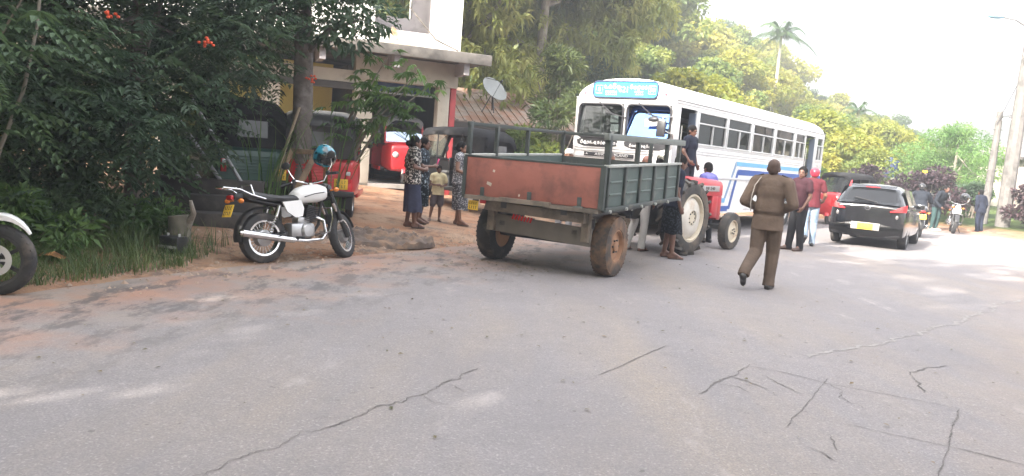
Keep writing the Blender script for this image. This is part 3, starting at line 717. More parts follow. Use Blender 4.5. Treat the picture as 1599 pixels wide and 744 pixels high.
def building():
    F = Vector((.93, .36, 0))
    o = thing('shop_building', 'two storey unfinished shop house with concrete slab and white upper wall', 'building', (-3.85, 19.6, .42), heading=(-.36, .93))
    p = lambda n, mb, m: mb.build(n, m, o)
    mb = MB(); mb.box((-.1, .22, 1.28), (.45, .44, 3.3), bev=.01); p('column', mb, CREAM)
    mb = MB(); mb.box((1.95, .18, 1.28), (.30, .36, 3.3), bev=.01); p('column', mb, CREAM)
    mb = MB(); mb.box((2.205, .1, 1.22), (.15, .15, 3.15), bev=.01); p('red_post', mb, REDP)
    mb = MB(); mb.box((.97, .15, 2.95), (2.62, .40, .60)); p('beam', mb, CREAM)
    # slab with ragged lip
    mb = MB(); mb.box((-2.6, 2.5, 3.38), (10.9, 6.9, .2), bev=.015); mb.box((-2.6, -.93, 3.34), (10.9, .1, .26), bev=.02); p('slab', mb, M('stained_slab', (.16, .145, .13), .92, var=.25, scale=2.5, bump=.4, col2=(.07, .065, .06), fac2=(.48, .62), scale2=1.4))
    for k in range(6): p('slab_bracket', MB().box((-6.5 + k * 1.75, -.4, 3.1), (.14, .9, .32)), GREYW)
    mb = MB(); mb.box((1.0, .9, 2.62), (1.6, .05, .36)); p('blue_board', mb, BLUEP)
    mb = MB(); mb.box((1.0, .8, 2.42), (1.75, .04, .05)); p('shutter_rail', mb, M('pale_rail', (.5, .52, .56), .5))
    # ground floor walls
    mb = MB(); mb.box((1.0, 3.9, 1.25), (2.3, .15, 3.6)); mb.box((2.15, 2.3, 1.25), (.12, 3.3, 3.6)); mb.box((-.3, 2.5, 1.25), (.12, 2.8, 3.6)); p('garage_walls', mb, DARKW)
    mb = MB(); mb.box((.93, 1.9, .03), (2.3, 3.8, .1)); p('garage_floor', mb, CONC)
    mb = MB(); mb.box((-4.1, .2, 2.68), (7.5, .35, .3)); p('beam', mb, CREAM)
    mb = MB(); mb.box((-4.1, .1, 2.44), (7.5, .2, .16)); p('dark_band', mb, DARKW)  # dark band along the underside of the beam
    for x in (-2.3, -4.6, -7.6):
        mb = MB(); mb.box((x, .25, 1.2), (.4, .42, 2.7)); p('column', mb, CREAM)
    mb = MB(); mb.box((-4.2, 2.2, 1.3), (7.2, .15, 3.6)); p('yellow_back_wall', mb, YELW)
    mb = MB(); mb.box((-2.6, 5.8, 1.4), (10.5, .2, 3.9)); mb.box((-7.9, 3.0, 1.4), (.15, 5.5, 3.9)); p('outer_walls', mb, CREAM)
    # upper floor: white wall with recessed opening
    z0 = 3.48; zt = 7.2
    mb = MB()
    mb.box((-3.6, .32, (z0 + zt) / 2), (7.4, .22, zt - z0)); mb.box((2.0, .32, (z0 + zt) / 2), (.72, .22, zt - z0)); mb.box((.87, .32, z0 + .24), (1.54, .216, .48)); mb.box((.87, .32, 6.75), (1.54, .216, .9))
    mb.box((2.25, 3.0, (z0 + zt) / 2 - .002), (.2, 5.1, zt - z0 - .02)); p('upper_wall', mb, PLAST)
    mb = MB()
    mb.box((1.42, .95, 5.12), (.5, .2, 2.3)); mb.box((.55, .95, z0 + .45), (1.25, .2, .9)); mb.box((.0, .95, 5.12), (.2, .2, 2.3)); p('inner_wall', mb, GREYW)  # recessed inner wall is plain grey against the white
    mb = MB(); mb.prism([(.42, -.15, 3.485), (1.02, -.15, 3.485), (.95, -.1, 3.72), (.5, .0, 4.0)], (0, .04, 0)); p('tin_sheet', mb, M('rust_sheet', (.55, .45, .28), .8, col2=(.25, .12, .06), var=.2))
    mb = MB(); mb.tube([(.9, -.1, 4.5), (1.5, -.5, 3.75), (2.0, -.85, 3.5)], .02, 6); p('stay_wire', mb, BARKD)
    return o
building()
def low_house():
    o = thing('low_house', 'low dark walled house with mossy tiled roof right of the shop building', 'house', (-.4, 25.6, zg(-.4, 25.6)), heading=(-.30, .95))
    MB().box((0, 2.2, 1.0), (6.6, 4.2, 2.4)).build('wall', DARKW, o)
    tile = M('mossy_tile', (.27, .22, .19), .9, var=.3, scale=4, bump=.4, col2=(.28, .15, .10), fac2=(.45, .6), scale2=1.5)
    mb = MB()
    for i in range(30):     # corrugated rows of tiles running up the slope
        x = -3.9 + i * .27; mb.beam((x, -.7, 1.95), (x, 2.3, 3.05), .25, .06); mb.beam((x + .13, -.7, 1.98), (x + .13, 2.3, 3.08), .08, .07)
    mb.box((0, 3.6, 2.55), (7.9, 2.9, .08), (R(-20), 0, 0)); mb.cyl((-3.9, 2.32, 3.1), (4.1, 2.32, 3.1), .12)
    mb.build('roof', tile, o)
    MB().box((0, -.74, 1.86), (8.0, .04, .16)).build('eave_board', M('dark_wood', (.08, .07, .065), .85), o)
    MB().box((1.6, .08, .9), (.9, .06, 1.9)).build('door', M('dark_wood', (.08, .07, .065), .85), o)
low_house()
def dish():
    o = thing('satellite_dish', 'pale mesh satellite dish on tripod above the low tiled roof', 'satellite dish', (-.97, 24.7, 2.72))
    ax = Vector((.55, -.55, .62)).normalized(); x, y, z = basis(ax); c = Vector((0, 0, .68))
    mb = MB(); mb.lathe([(.0, -.02), (.15, -.005), (.3, .04), (.45, .12), (.455, .13), (.3, .055), (.15, .01), (0, -.005)], c, ax, 28); mb.build('reflector', M('dish_grey', (.24, .25, .25), .6, var=.1), o)
    mb = MB()
    for k in range(3):
        a = k * 2.1 + .4; mb.cyl(c + x * (.44 * math.cos(a)) + y * (.44 * math.sin(a)) + z * .12, c + z * .48, .01, seg=6)
    mb.cyl(c + z * .43, c + z * .53, .035); mb.build('feed_arm', M('dark_metal', (.07, .07, .075), .5, .6), o)
    mb = MB(); mb.cyl((0, 0, .62), (-.28, -.25, .0), .018, seg=6); mb.cyl((0, 0, .62), (.1, -.35, .0), .018, seg=6); mb.cyl((0, 0, .62), (.02, .2, .1), .02, seg=6); mb.build('tripod', M('dark_metal', (.07, .07, .075), .5, .6), o)
dish()
def far_house():
    o = thing('roadside_house', 'cream house with grey gable roof behind the leaning poles', 'house', (29.6, 37.0, .9), heading=(-.35, .93))
    W = M('cream_plaster', (.5, .45, .38))
    MB().box((0, 3, 1.0), (7, 6, 2.8)).build('wall', CREAM, o)
    mb = MB(); mb.prism([(-3.9, 0, 2.25), (3.9, 0, 2.25), (3.9, 0, 2.35), (0, 0, 3.45), (-3.9, 0, 2.35)], (0, .06, 0)); mb.beam((-3.95, -.4, 2.33), (-3.95, 6.5, 2.33), .1, .1)
    mb.prism([(-4.0, -.5, 2.3), (0, -.5, 3.5), (0, -.5, 3.6), (-4.0, -.5, 2.4)], (0, 7, 0)); mb.prism([(4.0, -.5, 2.3), (0, -.5, 3.503), (0, -.5, 3.603), (4.0, -.5, 2.4)], (0, 7, 0))
    mb.build('roof', M('grey_sheet_roof', (.15, .14, .14), .8, var=.2, scale=3, col2=(.25, .2, .17)), o)
    f = MB().box((-1.2, -.03, 1.25), (1.1, .08, 1.0)).build('window', DARKW, o); MB().box((-1.2, -.075, 1.25), (1.2, .02, .05)).build('frame', PLAST, f)
    MB().box((1.4, -.03, .8), (.9, .07, 1.9)).build('door', M('dark_wood', (.08, .07, .065), .85), o)
far_house()
def left_house():
    o = thing('pale_house', 'pale pink plastered house glimpsed through the dark trees at left', 'house', (-12.5, 17.5, zg(-12.5, 17.5)), heading=(-.3, .95))
    MB().box((0, 3, 1.6), (7, 5, 4.0)).build('wall', M('pink_plaster', (.62, .52, .46), .85, var=.1), o)
    mb = MB(); mb.box((0, 3, 3.75), (8, 6, .2)); mb.build('roof', CONC, o)
    MB().box((-1, .48, 1.6), (1.2, .1, 1.2)).build('window', DARKW, o); MB().box((1.6, .48, 1.1), (.9, .1, 2.1)).build('door', M('dark_wood', (.08, .07, .065), .85), o)
left_house()

# water tank, poles ----------------------------------------------------------
o = thing('water_tank', 'dark blue water tank among the trees above the hatchback', 'water tank', (18.4, 38.8, zg(18.4, 38.8)))
MB().lathe([(.4, 1.05), (.42, 1.06), (.44, 1.15), (.43, 1.3), (.44, 1.45), (.43, 1.6), (.44, 1.75), (.4, 1.85), (.15, 2.0), (.12, 2.06), (0, 2.06)], (0, 0, 0), (0, 0, 1), 24).build('tank', M('tank_blue', (.02, .035, .12), .5), o)
mb = MB()
for a in range(4): mb.beam((.35 * math.cos(a * 1.57 + .8), .35 * math.sin(a * 1.57 + .8), -.1), (.35 * math.cos(a * 1.57 + .8), .35 * math.sin(a * 1.57 + .8), 1.05), .1, .1, (0, 1, 0))
mb.box((0, 0, 1.02), (1.0, 1.0, .08)); mb.build('stand', CONC, o)
def pole(label, base, top, r0, r1, arms, lamp=False):
    o = thing('utility_pole', label, 'utility pole', base); T = Vector(top) - Vector(base)
    MB().tube([(0, 0, -.3), T * .33, T * .66, T], [r0, r0 * .85 + r1 * .15, (r0 + r1) / 2, r1], 10).build('post', M('pole_concrete', (.16, .15, .142), .85, var=.2, scale=5, col2=(.10, .095, .09)), o)
    mb = MB(); ux = Vector((.8, -.6, 0))
    for t, w in arms:
        c = T * t; mb.beam(c - ux * w, c + ux * w, .08, .08)
        for s_ in (-1, 0, 1): mb.cyl(c + ux * (w * .85 * s_) + Vector((0, 0, .04)), c + ux * (w * .85 * s_) + Vector((0, 0, .2)), .035, seg=8)
    if arms: mb.build('crossarm', M('galvanised', (.30, .30, .31), .5, .6), o)
    mb = MB()
    for k in range(9): mb.cyl(T * (.12 + .09 * k) + Vector((-.16, -.02, 0)), T * (.12 + .09 * k) + Vector((.16, -.02, 0)), .02, seg=6)
    mb.build('step_bolts', M('galvanised', (.30, .30, .31), .5, .6), o)
    return o
pole('slimmer leaning utility pole with a stay wire at the top', (17.8, 29.6, zg(17.8, 29.6)), (17.84, 29.6, 4.5), .14, .10, [(.93, .4)])
pole('thick pale utility pole leaning at the right edge', (18.15, 29.0, zg(18.15, 29.0)), (18.2, 29.0, 9.0), .25, .16, [(.9, .7)])
o = thing('street_lamp', 'blue tinted street lamp on an arm high above the thick pole', 'street lamp', (18.1, 29.0, 7.45))
MB().tube([(0, 0, 0), (-.6, -.1, .25), (-1.2, -.2, .3)], .03, 8).build('arm', M('galvanised', (.30, .30, .31), .5, .6), o); MB().ell((-1.4, -.22, .3), (.3, .13, .08)).build('lamp_head', M('lamp_blue', (.25, .45, .65), .4), o)
def wire(name, label, pts, r=.012):
    P = []
    for a, b in zip(pts[:-1], pts[1:]):
        a = Vector(a); b = Vector(b)
        for k in range(12):
            t = k / 12; P.append(a.lerp(b, t) - Vector((0, 0, .9 * (a - b).length * .02 * 4 * t * (1 - t))))
    P.append(Vector(pts[-1])); tag(MB().tube(P, r, 5).build(name, M('cable', (.06, .06, .065), .6)), label, 'cable')
wire('stay_wire', 'thin stay wire from the slim pole up to the insulator', [(17.7, 29.5, 4.0), (18.25, 29.0, 6.3)], .014)
wire('power_cable', 'cable strung from the slim pole to the thick pole', [(17.85, 29.6, 4.3), (18.2, 29.0, 4.4)], .012)

# ------------------------------------------------------------------ vehicles: shared bits
RUB = M('tyre_rubber', (.03, .03, .032), .85, var=.25, scale=14, col2=(.10, .085, .075), fac2=(.52, .72), scale2=5)
RUBD = M('dusty_tyre', (.06, .05, .045), .9, var=.25, scale=12, col2=(.21, .12, .07), fac2=(.42, .62), scale2=4)
BLK = M('black_plastic', (.025, .025, .027), .5, var=.2); STEEL = M('chrome', (.72, .72, .73), .18, 1., var=.05); DMET = M('dark_metal', (.07, .07, .075), .5, .6)
ALU = M('cast_alloy', (.45, .45, .46), .42, .85, var=.15); PLATE = M('plate_yellow', (.72, .46, .05), .55, var=.06); INK = M('plate_ink', (.06, .05, .04), .7); REDL = M('red_lens', (.45, .02, .025), .15, coat=.6); ORL = M('orange_lens', (.75, .22, .03), .2, coat=.5); CLL = M('clear_lens', (.48, .49, .5), .12, coat=.6)
HIDE = M('canvas_black', (.014, .014, .016), .8, var=.25, scale=5, bump=.4, col2=(.03, .029, .029), scale2=2, spec=.15); SEATV = M('vinyl_black', (.028, .028, .03), .5, var=.15)
GLASSD = glass('dark_glass', (.20, .23, .23), .05); GLASSC = glass('clear_glass', (.62, .68, .68), .06); SKYREFL = glass('sky_reflect_glass', (.06, .09, .12), .5, (.20, .38, .85), .015)  # last glass: reflected blue sky put into its gloss colour
def wheel(parent, c, Rw, w, axis, rim=.6, tyre=RUB, rimm=ALU, lugs=0, name='wheel', hubm=None, ribs=True, dish=.25, spokes=0):
    """tyre mesh named tyre, rim as another, under an empty-less wheel mesh (tyre is the wheel part, rim its child)"""
    ax = Vector(axis).normalized(); x, y, z = basis(ax, (0, 0, 1)); c = Vector(c); h = w / 2; ri = Rw * rim
    mb = MB(); mb.lathe([(ri, -h * .8), (ri * 1.03, -h * .95), (Rw * .86, -h * 1.03), (Rw * .95, -h * .9), (Rw * .995, -h * .55), (Rw, 0), (Rw * .995, h * .55), (Rw * .95, h * .9), (Rw * .86, h * 1.03), (ri * 1.03, h * .95), (ri, h * .8)], c, ax, 36, closed=True)
    if lugs:
        for k in range(lugs):
            for s_ in (-1, 1):
                a = 2 * PI * (k + (.5 if s_ > 0 else 0)) / lugs; a2 = a + .22
                p0 = c + (x * math.cos(a) + y * math.sin(a)) * (Rw * 1.01) + z * (s_ * .02); p1 = c + (x * math.cos(a2) + y * math.sin(a2)) * (Rw * .985) + z * (s_ * h * 1.02)
                mb.beam(p0, p1, .05, .07, (x * math.cos(a) + y * math.sin(a)), .008)
    elif ribs:
        n = int(Rw * 90)
        for k in range(n):
            for s_ in (-1, 1):
                a = 2 * PI * (k + (.5 if s_ > 0 else 0)) / n
                mb.beam(c + (x * math.cos(a) + y * math.sin(a)) * Rw * .99 + z * (s_ * h * .25), c + (x * math.cos(a + .04) + y * math.sin(a + .04)) * Rw * .955 + z * (s_ * h * .93), Rw * .045, Rw * .03, (x * math.cos(a) + y * math.sin(a)))
    wh = mb.build(name, tyre, parent, 40)
    mb = MB(); k = dish * h
    if spokes:
        mb.lathe([(ri * 1.02, -h * .85), (ri * .9, -h * .8), (ri * .88, -h * .2), (ri * .88, h * .2), (ri * .9, h * .8), (ri * 1.02, h * .85)], c, ax, 36, closed=True)
        mb.cyl(c - z * h * .9, c + z * h * .9, Rw * .12, seg=16)
        for q in range(spokes):
            a = 2 * PI * q / spokes; mb.beam(c + (x * math.cos(a) + y * math.sin(a)) * Rw * .08, c + (x * math.cos(a) + y * math.sin(a)) * ri * .93, .004 if spokes > 9 else .03, .004 if spokes > 9 else .028, ax)
    else:
        mb.lathe([(ri * 1.02, h * .86), (ri * .93, h * .9), (ri * .86, h * .5), (ri * .55, h * .5 + k * .2), (ri * .34, h * .62), (ri * .3, h * .8), (ri * .12, h * .86), (0, h * .86)], c, ax, 32)
        mb.lathe([(ri * 1.02, -h * .86), (ri * .9, -h * .7), (ri * .5, -h * .3), (0, -h * .3)], c, ax, 32)
    rm = mb.build('rim', rimm, wh, 40)
    return wh, (x, y, z)
def plate(parent, c, w, h, normal, mat=PLATE, up=(0, 0, 1), two=True):
    n = Vector(normal).normalized(); y_, x_, z_ = None, None, None
    u = Vector(up); u = (u - n * u.dot(n)).normalized(); r_ = u.cross(n); c = Vector(c)
    p = MB().box(c, (w, h, .008), Matrix((r_, u, n)).transposed(), .002).build('number_plate', mat, parent)
    mb = MB()
    for row in ((.22, -.22) if two else (0,)):
        for k in range(4 if two else 7):
            t = (k + .5) / (4 if two else 7) - .5
            hh = h * (.30 if two else .5); q = c + u * (row * h) + r_ * (t * w * .82) + n * .006
            mb.beam(q - u * hh / 2 - r_ * w * .03, q + u * hh / 2 - r_ * w * .03, w * .03, .004, n); mb.beam(q + u * (hh / 2 - .008) * (1 if k % 2 else -1) - r_ * w * .03, q + u * (hh / 2 - .008) * (1 if k % 2 else -1) + r_ * w * .05, w * .025, .004, n)
    mb.build('plate_marks', INK, p)
    return p

# ------------------------------------------------------------------ bus
def bus():
    o = thing('passenger_bus', 'white passenger bus with blue stripes and blue route board above the windscreen', 'bus', (2.21, 17.18, 0), heading=(-.589, -.808))
    W = M('bus_white', (.80, .80, .80), .32, var=.04, scale=2, coat=.4, col2=(.60, .57, .53), fac2=(.56, .75), scale2=1.8)
    WIN = M('bus_inside', (.16, .16, .165), .8); TRIM = M('bus_grey_trim', (.36, .36, .38), .5); LB = M('stripe_light_blue', (.14, .40, .66), .4); DB = M('stripe_blue', (.03, .09, .34), .4); DK = M('bus_black_trim', (.03, .03, .035), .45)
    L_ = 11.4; HW = 1.22
    Y = lambda u: -u
    # walls. local: +Y forward, front plane y=0, left side x=-HW (seen)
    win = [(1.2, 2.87), (2.95, 4.55), (4.7, 6.35), (6.5, 8.15), (8.3, 9.25), (10.55, 11.2)]; doors = [(.28, 1.12), (9.4, 10.42)]
    zb, zt, zs, zg_ = 2.04, 2.78, .48, 2.93
    for sx in (-1, 1):
        mb = MB(); x = sx * (HW - .03)
        segs = win if sx < 0 else [(.3, 1.12)] + win[:-1] + [(9.4, 10.4), (10.55, 11.2)]
        cut = sorted(segs + (doors if sx < 0 else []))
        # pillars
        e = [0.0] + [v for s_ in cut for v in s_] + [L_]
        for a, b in zip(e[0::2], e[1::2]):
            if b - a > .01: mb.box((x, Y((a + b) / 2), (zb + zt) / 2), (.06, b - a, zt - zb - .004))
        # lower skin, split at the doors
        lows = [(0, .28), (1.12, 9.4), (10.42, L_)] if sx < 0 else [(0, L_)]
        for a, b in lows:
            zz = zs if (a, b) != (10.42, L_) else .75
            if b - a > 3:
                # wheel arch for rear wheel at u=8.25 and front at 2.05
                last = a
                for wc in (2.05, 8.25):
                    mb.box((x, Y((last + wc - .58) / 2), (zs + zb) / 2), (.06, wc - .58 - last, zb - zs)); mb.box((x, Y(wc), (1.12 + zb) / 2), (.058, 1.16, zb - 1.12)); last = wc + .58
                mb.box((x, Y((last + b) / 2), (zs + zb) / 2), (.06, b - last, zb - zs))
            else: mb.box((x, Y((a + b) / 2), (zz + zb) / 2), (.06, b - a, zb - zz))
        mb.box((x, -L_ / 2, (zt + zg_) / 2), (.06, L_, zg_ - zt)); mb.build('side_wall', W, o, 30)
        # belt mouldings and rub rail
        mb = MB()
        for zz, hh, pr in ((2.005, .03, .012), (1.90, .025, .014), (1.84, .02, .014), (1.33, .055, .022), (2.86, .02, .012)):
            for a, b in ([(1.14, 9.38), (10.44, L_)] if (sx < 0 and zz < 2.5) else [(0, L_)]): mb.box((sx * (HW + pr / 2), Y((a + b) / 2), zz), (pr, b - a, hh), bev=.004)
        mb.build('side_moulding', M('bus_moulding', (.55, .55, .57), .45) , o)
        for a, b in segs:
            fr = MB(); t = .035
            for (c, s_) in (((0, Y((a + b) / 2), zt - t / 2), (.05, b - a, t)), ((0, Y((a + b) / 2), zb + t / 2), (.05, b - a, t)), ((0, Y(a) - t / 2, (zb + zt) / 2), (.05, t, zt - zb - 2 * t)), ((0, Y(b) + t / 2, (zb + zt) / 2), (.05, t, zt - zb - 2 * t)),
                            ((0, Y((a + b) / 2), zt - .26), (.045, b - a - 2 * t, .03)), ((0, Y(a + (b - a) * .52), (zb + zt - .26) / 2), (.045, .025, zt - zb - .26 - .06))):
                fr.box((sx * (HW + .004), c[1], c[2]), s_, bev=.004)
            w = fr.build('window', M('alu_frame', (.66, .67, .68), .4, .3), o)
            MB().box((sx * (HW - .02), Y((a + b) / 2), (zb + zt) / 2), (.006, b - a - .02, zt - zb - .02)).build('pane', GLASSD, w)
    # blue graphics on the seen side, 3 mm proud
    gx = -HW - .003
    def pan(name, pts, m): MB().prism([(gx, Y(u), z) for u, z in pts], (-.004, 0, 0)).build(name, m, o)
    for (ua, za, zb_) in ((0, 1.62, 1.76), ):
        pan('light_blue_stripe', [(3.78, 1.76), (9.38, 1.76), (9.38, 1.655), (3.83, 1.655)], LB); pan('light_blue_stripe', [(10.44, 1.76), (L_ - .02, 1.76), (L_ - .02, 1.66), (10.44, 1.66)], LB)
    pan('blue_stripe', [(3.95, 1.57), (9.38, 1.57), (9.38, 1.43), (3.98, 1.43)], DB); pan('blue_stripe', [(10.44, 1.57), (L_ - .02, 1.57), (L_ - .02, 1.42), (10.44, 1.42)], DB)
    pan('light_blue_stripe', [(3.74, 1.75), (3.80, 1.65), (3.30, .85), (3.18, .85)], M('stripe_grey_blue', (.18, .28, .45), .4)); pan('blue_stripe', [(3.90, 1.56), (3.99, 1.43), (3.62, .58), (3.48, .58)], DB)
    pan('light_blue_stripe', [(2.66, .85), (3.29, .85), (3.24, .74), (2.66, .74)], LB); pan('blue_stripe', [(2.66, .66), (3.50, .66), (3.46, .53), (2.66, .53)], DB)
    MB().box((gx, Y(5.2), .56), (.004, 1.2, .02)).build('pinstripe', TRIM, o)
    for u in (1.6, 2.6, 4.62, 6.42, 7.6, 8.95, 10.95):
        MB().box((-HW - .001, Y(u), 1.12), (.004, .012, .40 if u in (1.6, 2.6, 7.6, 8.95) else .40)).build('panel_joint', TRIM, o)
        MB().box((-HW - .001, Y(u), 1.87), (.004, .010, .05)).build('panel_joint', TRIM, o)
    # roof
    prof = []
    for k in range(17):
        t = -1 + 2 * k / 16; xx = math.copysign(abs(math.sin(t * PI / 2)) ** .75 if False else math.sin(t * PI / 2) , t) * HW; zz = zg_ + .42 * (1 - abs(math.sin(t * PI / 2)) ** 2.6) ** .6
        prof.append((xx, zz))
    rings = []
    for (u, sx_, dz) in ((-.02, .93, -.05), (.0, .965, -.02), (.12, 1, 0), (2, 1, 0), (6, 1, 0), (10, 1, 0), (L_ - .15, 1, 0), (L_ - .03, .97, -.03), (L_, .92, -.08)):
        rings.append([(x * sx_ + 0, Y(u), max(zg_, zg_ + (z - zg_) * (1 + dz * 2))) for x, z in prof])
    mb = MB(); mb.loft(rings); mb.build('roof', W, o, 50)
    MB().box((0, -L_ / 2, zg_ - .012), (2 * HW + .03, L_ + .02, .03), bev=.008).build('rain_gutter', TRIM, o)
    # front
    mb = MB(); yf = -.03
    mb.box((0, yf, 1.28), (2 * HW - .02, .06, 1.50)); mb.box((0, yf, 2.855), (2 * HW - .02, .06, .13))
    for x in (-HW + .04, -.045, HW - .05): mb.box((x, yf, 2.41), (.09 if abs(x) < .1 else .10, .06, .76))
    mb.build('front_panel', W, o)
    for (xa, xb, m) in ((-HW + .09, -.09, SKYREFL), (0.0, HW - .1, glass('windscreen_glass', (.55, .58, .58), .04))):
        mb = MB(); cx = (xa + xb) / 2; w = xb - xa; h = .74; r_ = .11; pts = []
        for (sx_, sz, a0) in ((1, 1, 0), (-1, 1, 90), (-1, -1, 180), (1, -1, 270)):
            for k in range(6):
                a = R(a0 + 90 * k / 5); pts.append((cx + sx_ * (w / 2 - r_) + r_ * math.cos(a), 0, 2.41 + sz * (h / 2 - r_) + r_ * math.sin(a)))
        mb.tube([(p[0], .012, p[2]) for p in pts], .028, 8, closed=True); w_ = mb.build('windscreen', DK, o)
        MB().prism([(p[0], .010 - (.30 if m is SKYREFL else .1) * (p[2] - 2.04), p[2]) for p in pts], (0, .006, 0)).build('pane', m, w_)  # sky pane leans back more so it mirrors open sky
    # white cards inside / on the left glass, seen through it
    MB().box((-.75, .018, 2.42), (.40, .004, .15), (0, R(4), 0)).build('paper_sign', M('paper_white', (.8, .8, .8), .8), o)
    for x, z in ((.28, 2.47), (.26, 2.27)): MB().box((x, -.12, z), (.2, .01, .16)).build('paper_notice', M('paper_white', (.8, .8, .8), .8), o)
    # wipers
    for x in (-.35, .62):
        mb = MB(); mb.tube([(x, .03, 2.83), (x - .28, .05, 2.62), (x - .42, .05, 2.54)], .014, 6); mb.beam((x - .7, .045, 2.5), (x - .2, .045, 2.6), .02, .02); mb.build('wiper', DK, o)
    # black bands under the screens with lettering
    def hexband(cx, w):
        mb = MB(); mb.prism([(cx - w / 2, 0, 1.96), (cx - w / 2 + .12, 0, 2.02), (cx + w / 2 - .12, 0, 2.02), (cx + w / 2, 0, 1.96), (cx + w / 2 - .03, 0, 1.88), (cx + w / 2 - .2, 0, 1.83), (cx - w / 2 + .2, 0, 1.83), (cx - w / 2 + .03, 0, 1.88)], (0, .012, 0)); return mb.build('black_band', DK, o)
    hexband(.6, 1.06); hexband(-.6, 1.06)
    WH = M('lettering_white', (.85, .85, .85), .6)
    TM = Matrix.Rotation(PI, 4, 'Z') @ Matrix.Rotation(PI / 2, 4, 'X')     # text facing +Y
    def glyphs(name, seq, x0, z0, h, y, mat, rad):
        """rounded island-script letters drawn as ribbons; seq of stroke lists in a unit cell. Runs to -x (left to right when seen from the front)"""
        mb = MB(); x = x0
        for strokes, adv in seq:
            for st in strokes:
                P = [(x - a * h, y, z0 + b * h) for a, b in st]; mb.tube(P, rad, 5)
            x -= adv * h
        return mb.build(name, mat, o)
    def arc(cx, cy, r, a0, a1, n=9): return [(cx + r * math.cos(R(a0 + (a1 - a0) * k / n)), cy + r * math.sin(R(a0 + (a1 - a0) * k / n))) for k in range(n + 1)]
    pa = ([arc(.25, .35, .25, 150, 370), arc(.62, .35, .25, 170, 390), arc(.12, .6, .12, 0, 300)], 1.0)
    na = ([arc(.35, .4, .33, 60, 400), arc(.5, .5, .14, 0, 360)], .95)
    vi = ([arc(.35, .35, .33, -30, 300), arc(.35, .85, .25, 0, 180)], .9)
    la = ([arc(.4, .35, .34, 20, 330), arc(.42, .35, .14, 0, 360), arc(.75, .1, .2, 180, 330)], 1.05)
    ma = ([arc(.3, .35, .3, 90, 400), arc(.35, .8, .16, 0, 330)], .9)
    ha = ([arc(.3, .35, .3, 0, 300), arc(.75, .35, .22, 150, 420)], 1.05)
    nu = ([arc(.35, .4, .33, 60, 400), [(.1, .05), (.1, -.25), (.4, -.25)]], .9)
    va = ([arc(.35, .35, .33, -30, 300), arc(.3, .4, .12, 0, 360)], .85)
    ra = ([arc(.3, .3, .28, 120, 420), [(.3, .58), (.35, .9)]], .75)
    glyphs('lettering', [ma, la, ha, pa, la, na, ra, va], 1.02, 1.885, .085, .018, WH, .0075); glyphs('lettering', [vi, na, la], .26, 1.885, .085, .018, WH, .0075)
    glyphs('lettering', [ma, ha, na, pa, va, la, ma, ra, ha], -.22, 1.87, .07, .018, WH, .006)
    # grille lines and name strip
    mb = MB()
    for z in (1.80, 1.74, 1.60, 1.50, 1.40): mb.box((0, .008, z), (2 * HW - .1, .016, .012))
    mb.build('grille_line', TRIM, o)
    st = MB().box((.28, .012, 1.665), (1.25, .02, .085), bev=.006).build('name_strip', DK, o)
    text_mesh('lettering', 'ASHOK LEYLAND', .085, WH, o, Matrix.Translation((.20, .024, 1.665)) @ TM @ Matrix.Diagonal((1.25, 1, 1, 1)))
    text_mesh('lettering', 'A', .07, WH, o, Matrix.Translation((.83, .024, 1.665)) @ TM)
    MB().box((0, .06, .66), (2 * HW, .14, .28), bev=.03).build('bumper', TRIM, o)
    for x in (-.85, .85): MB().lathe([(.0, .05), (.08, .045), (.1, .02), (.115, 0), (.12, 0)], (x, .0, 1.05), (0, 1, 0), 20).build('headlight', CLL, o)
    # destination board in the brow
    mb = MB(); pts = []; w, h, r_ = 1.58, .33, .10
    for (sx_, sz, a0) in ((1, 1, 0), (-1, 1, 90), (-1, -1, 180), (1, -1, 270)):
        for k in range(6):
            a = R(a0 + 90 * k / 5); pts.append((sx_ * (w / 2 - r_) + r_ * math.cos(a), .02, 3.09 + sz * (h / 2 - r_) + r_ * math.sin(a) + .045 * (1 - (2 * (sx_ * (w / 2 - r_)) / w) ** 2) * (sz > 0)))
    mb.prism([(p[0], .0, p[2]) for p in pts], (0, .035, 0)); bd = mb.build('route_board', M('board_blue', (.045, .42, .72), .45, var=.04), o)
    mb = MB(); mb.tube([(p[0], .036, p[2]) for p in pts], .018, 6, closed=True); mb.build('frame', M('board_frame', (.03, .05, .12), .5), bd)
    yb = .042
    glyphs('lettering', [pa, na, vi, la], .50, 3.105, .105, yb, WH, .009); glyphs('lettering', [ma, ha, nu, va, ra], -.13, 3.105, .095, yb, WH, .009)
    for tx, x, z, s_ in (('PANWILA', .33, 3.04, .065), ('KANDY', -.35, 3.045, .06)): text_mesh('lettering', tx, s_, WH, o, Matrix.Translation((x, yb, z)) @ TM)
    mb = MB()
    for k in range(6): mb.tube([(.47 - .05 * k, yb, 2.975), (.45 - .05 * k, yb, 3.0), (.44 - .05 * k, yb, 2.97)], .007, 5)
    for k in range(4): mb.tube([(-.27 - .05 * k, yb, 2.985), (-.29 - .05 * k, yb, 3.01), (-.30 - .05 * k, yb, 2.98)], .007, 5)
    mb.build('lettering', WH, o)
    text_mesh('lettering', '621', .17, WH, o, Matrix.Translation((.02, yb, 3.09)) @ TM)
    for x, tx in ((.635, '8'), (-.66, '50')):
        text_mesh('lettering', tx, .13, WH, o, Matrix.Translation((x, yb, 3.09)) @ TM)
        mb = MB(); mb.tube([(x - .085, yb, 3.005), (x + .085, yb, 3.005), (x + .085, yb, 3.175), (x - .085, yb, 3.175)], .009, 4, closed=True); mb.build('number_frame', WH, o)
    for x in (-.98, 1.0): MB().ell((x, .0, 3.02), (.045, .05, .045)).build('marker_lamp', M('pink_lens', (.5, .16, .2), .3), o)
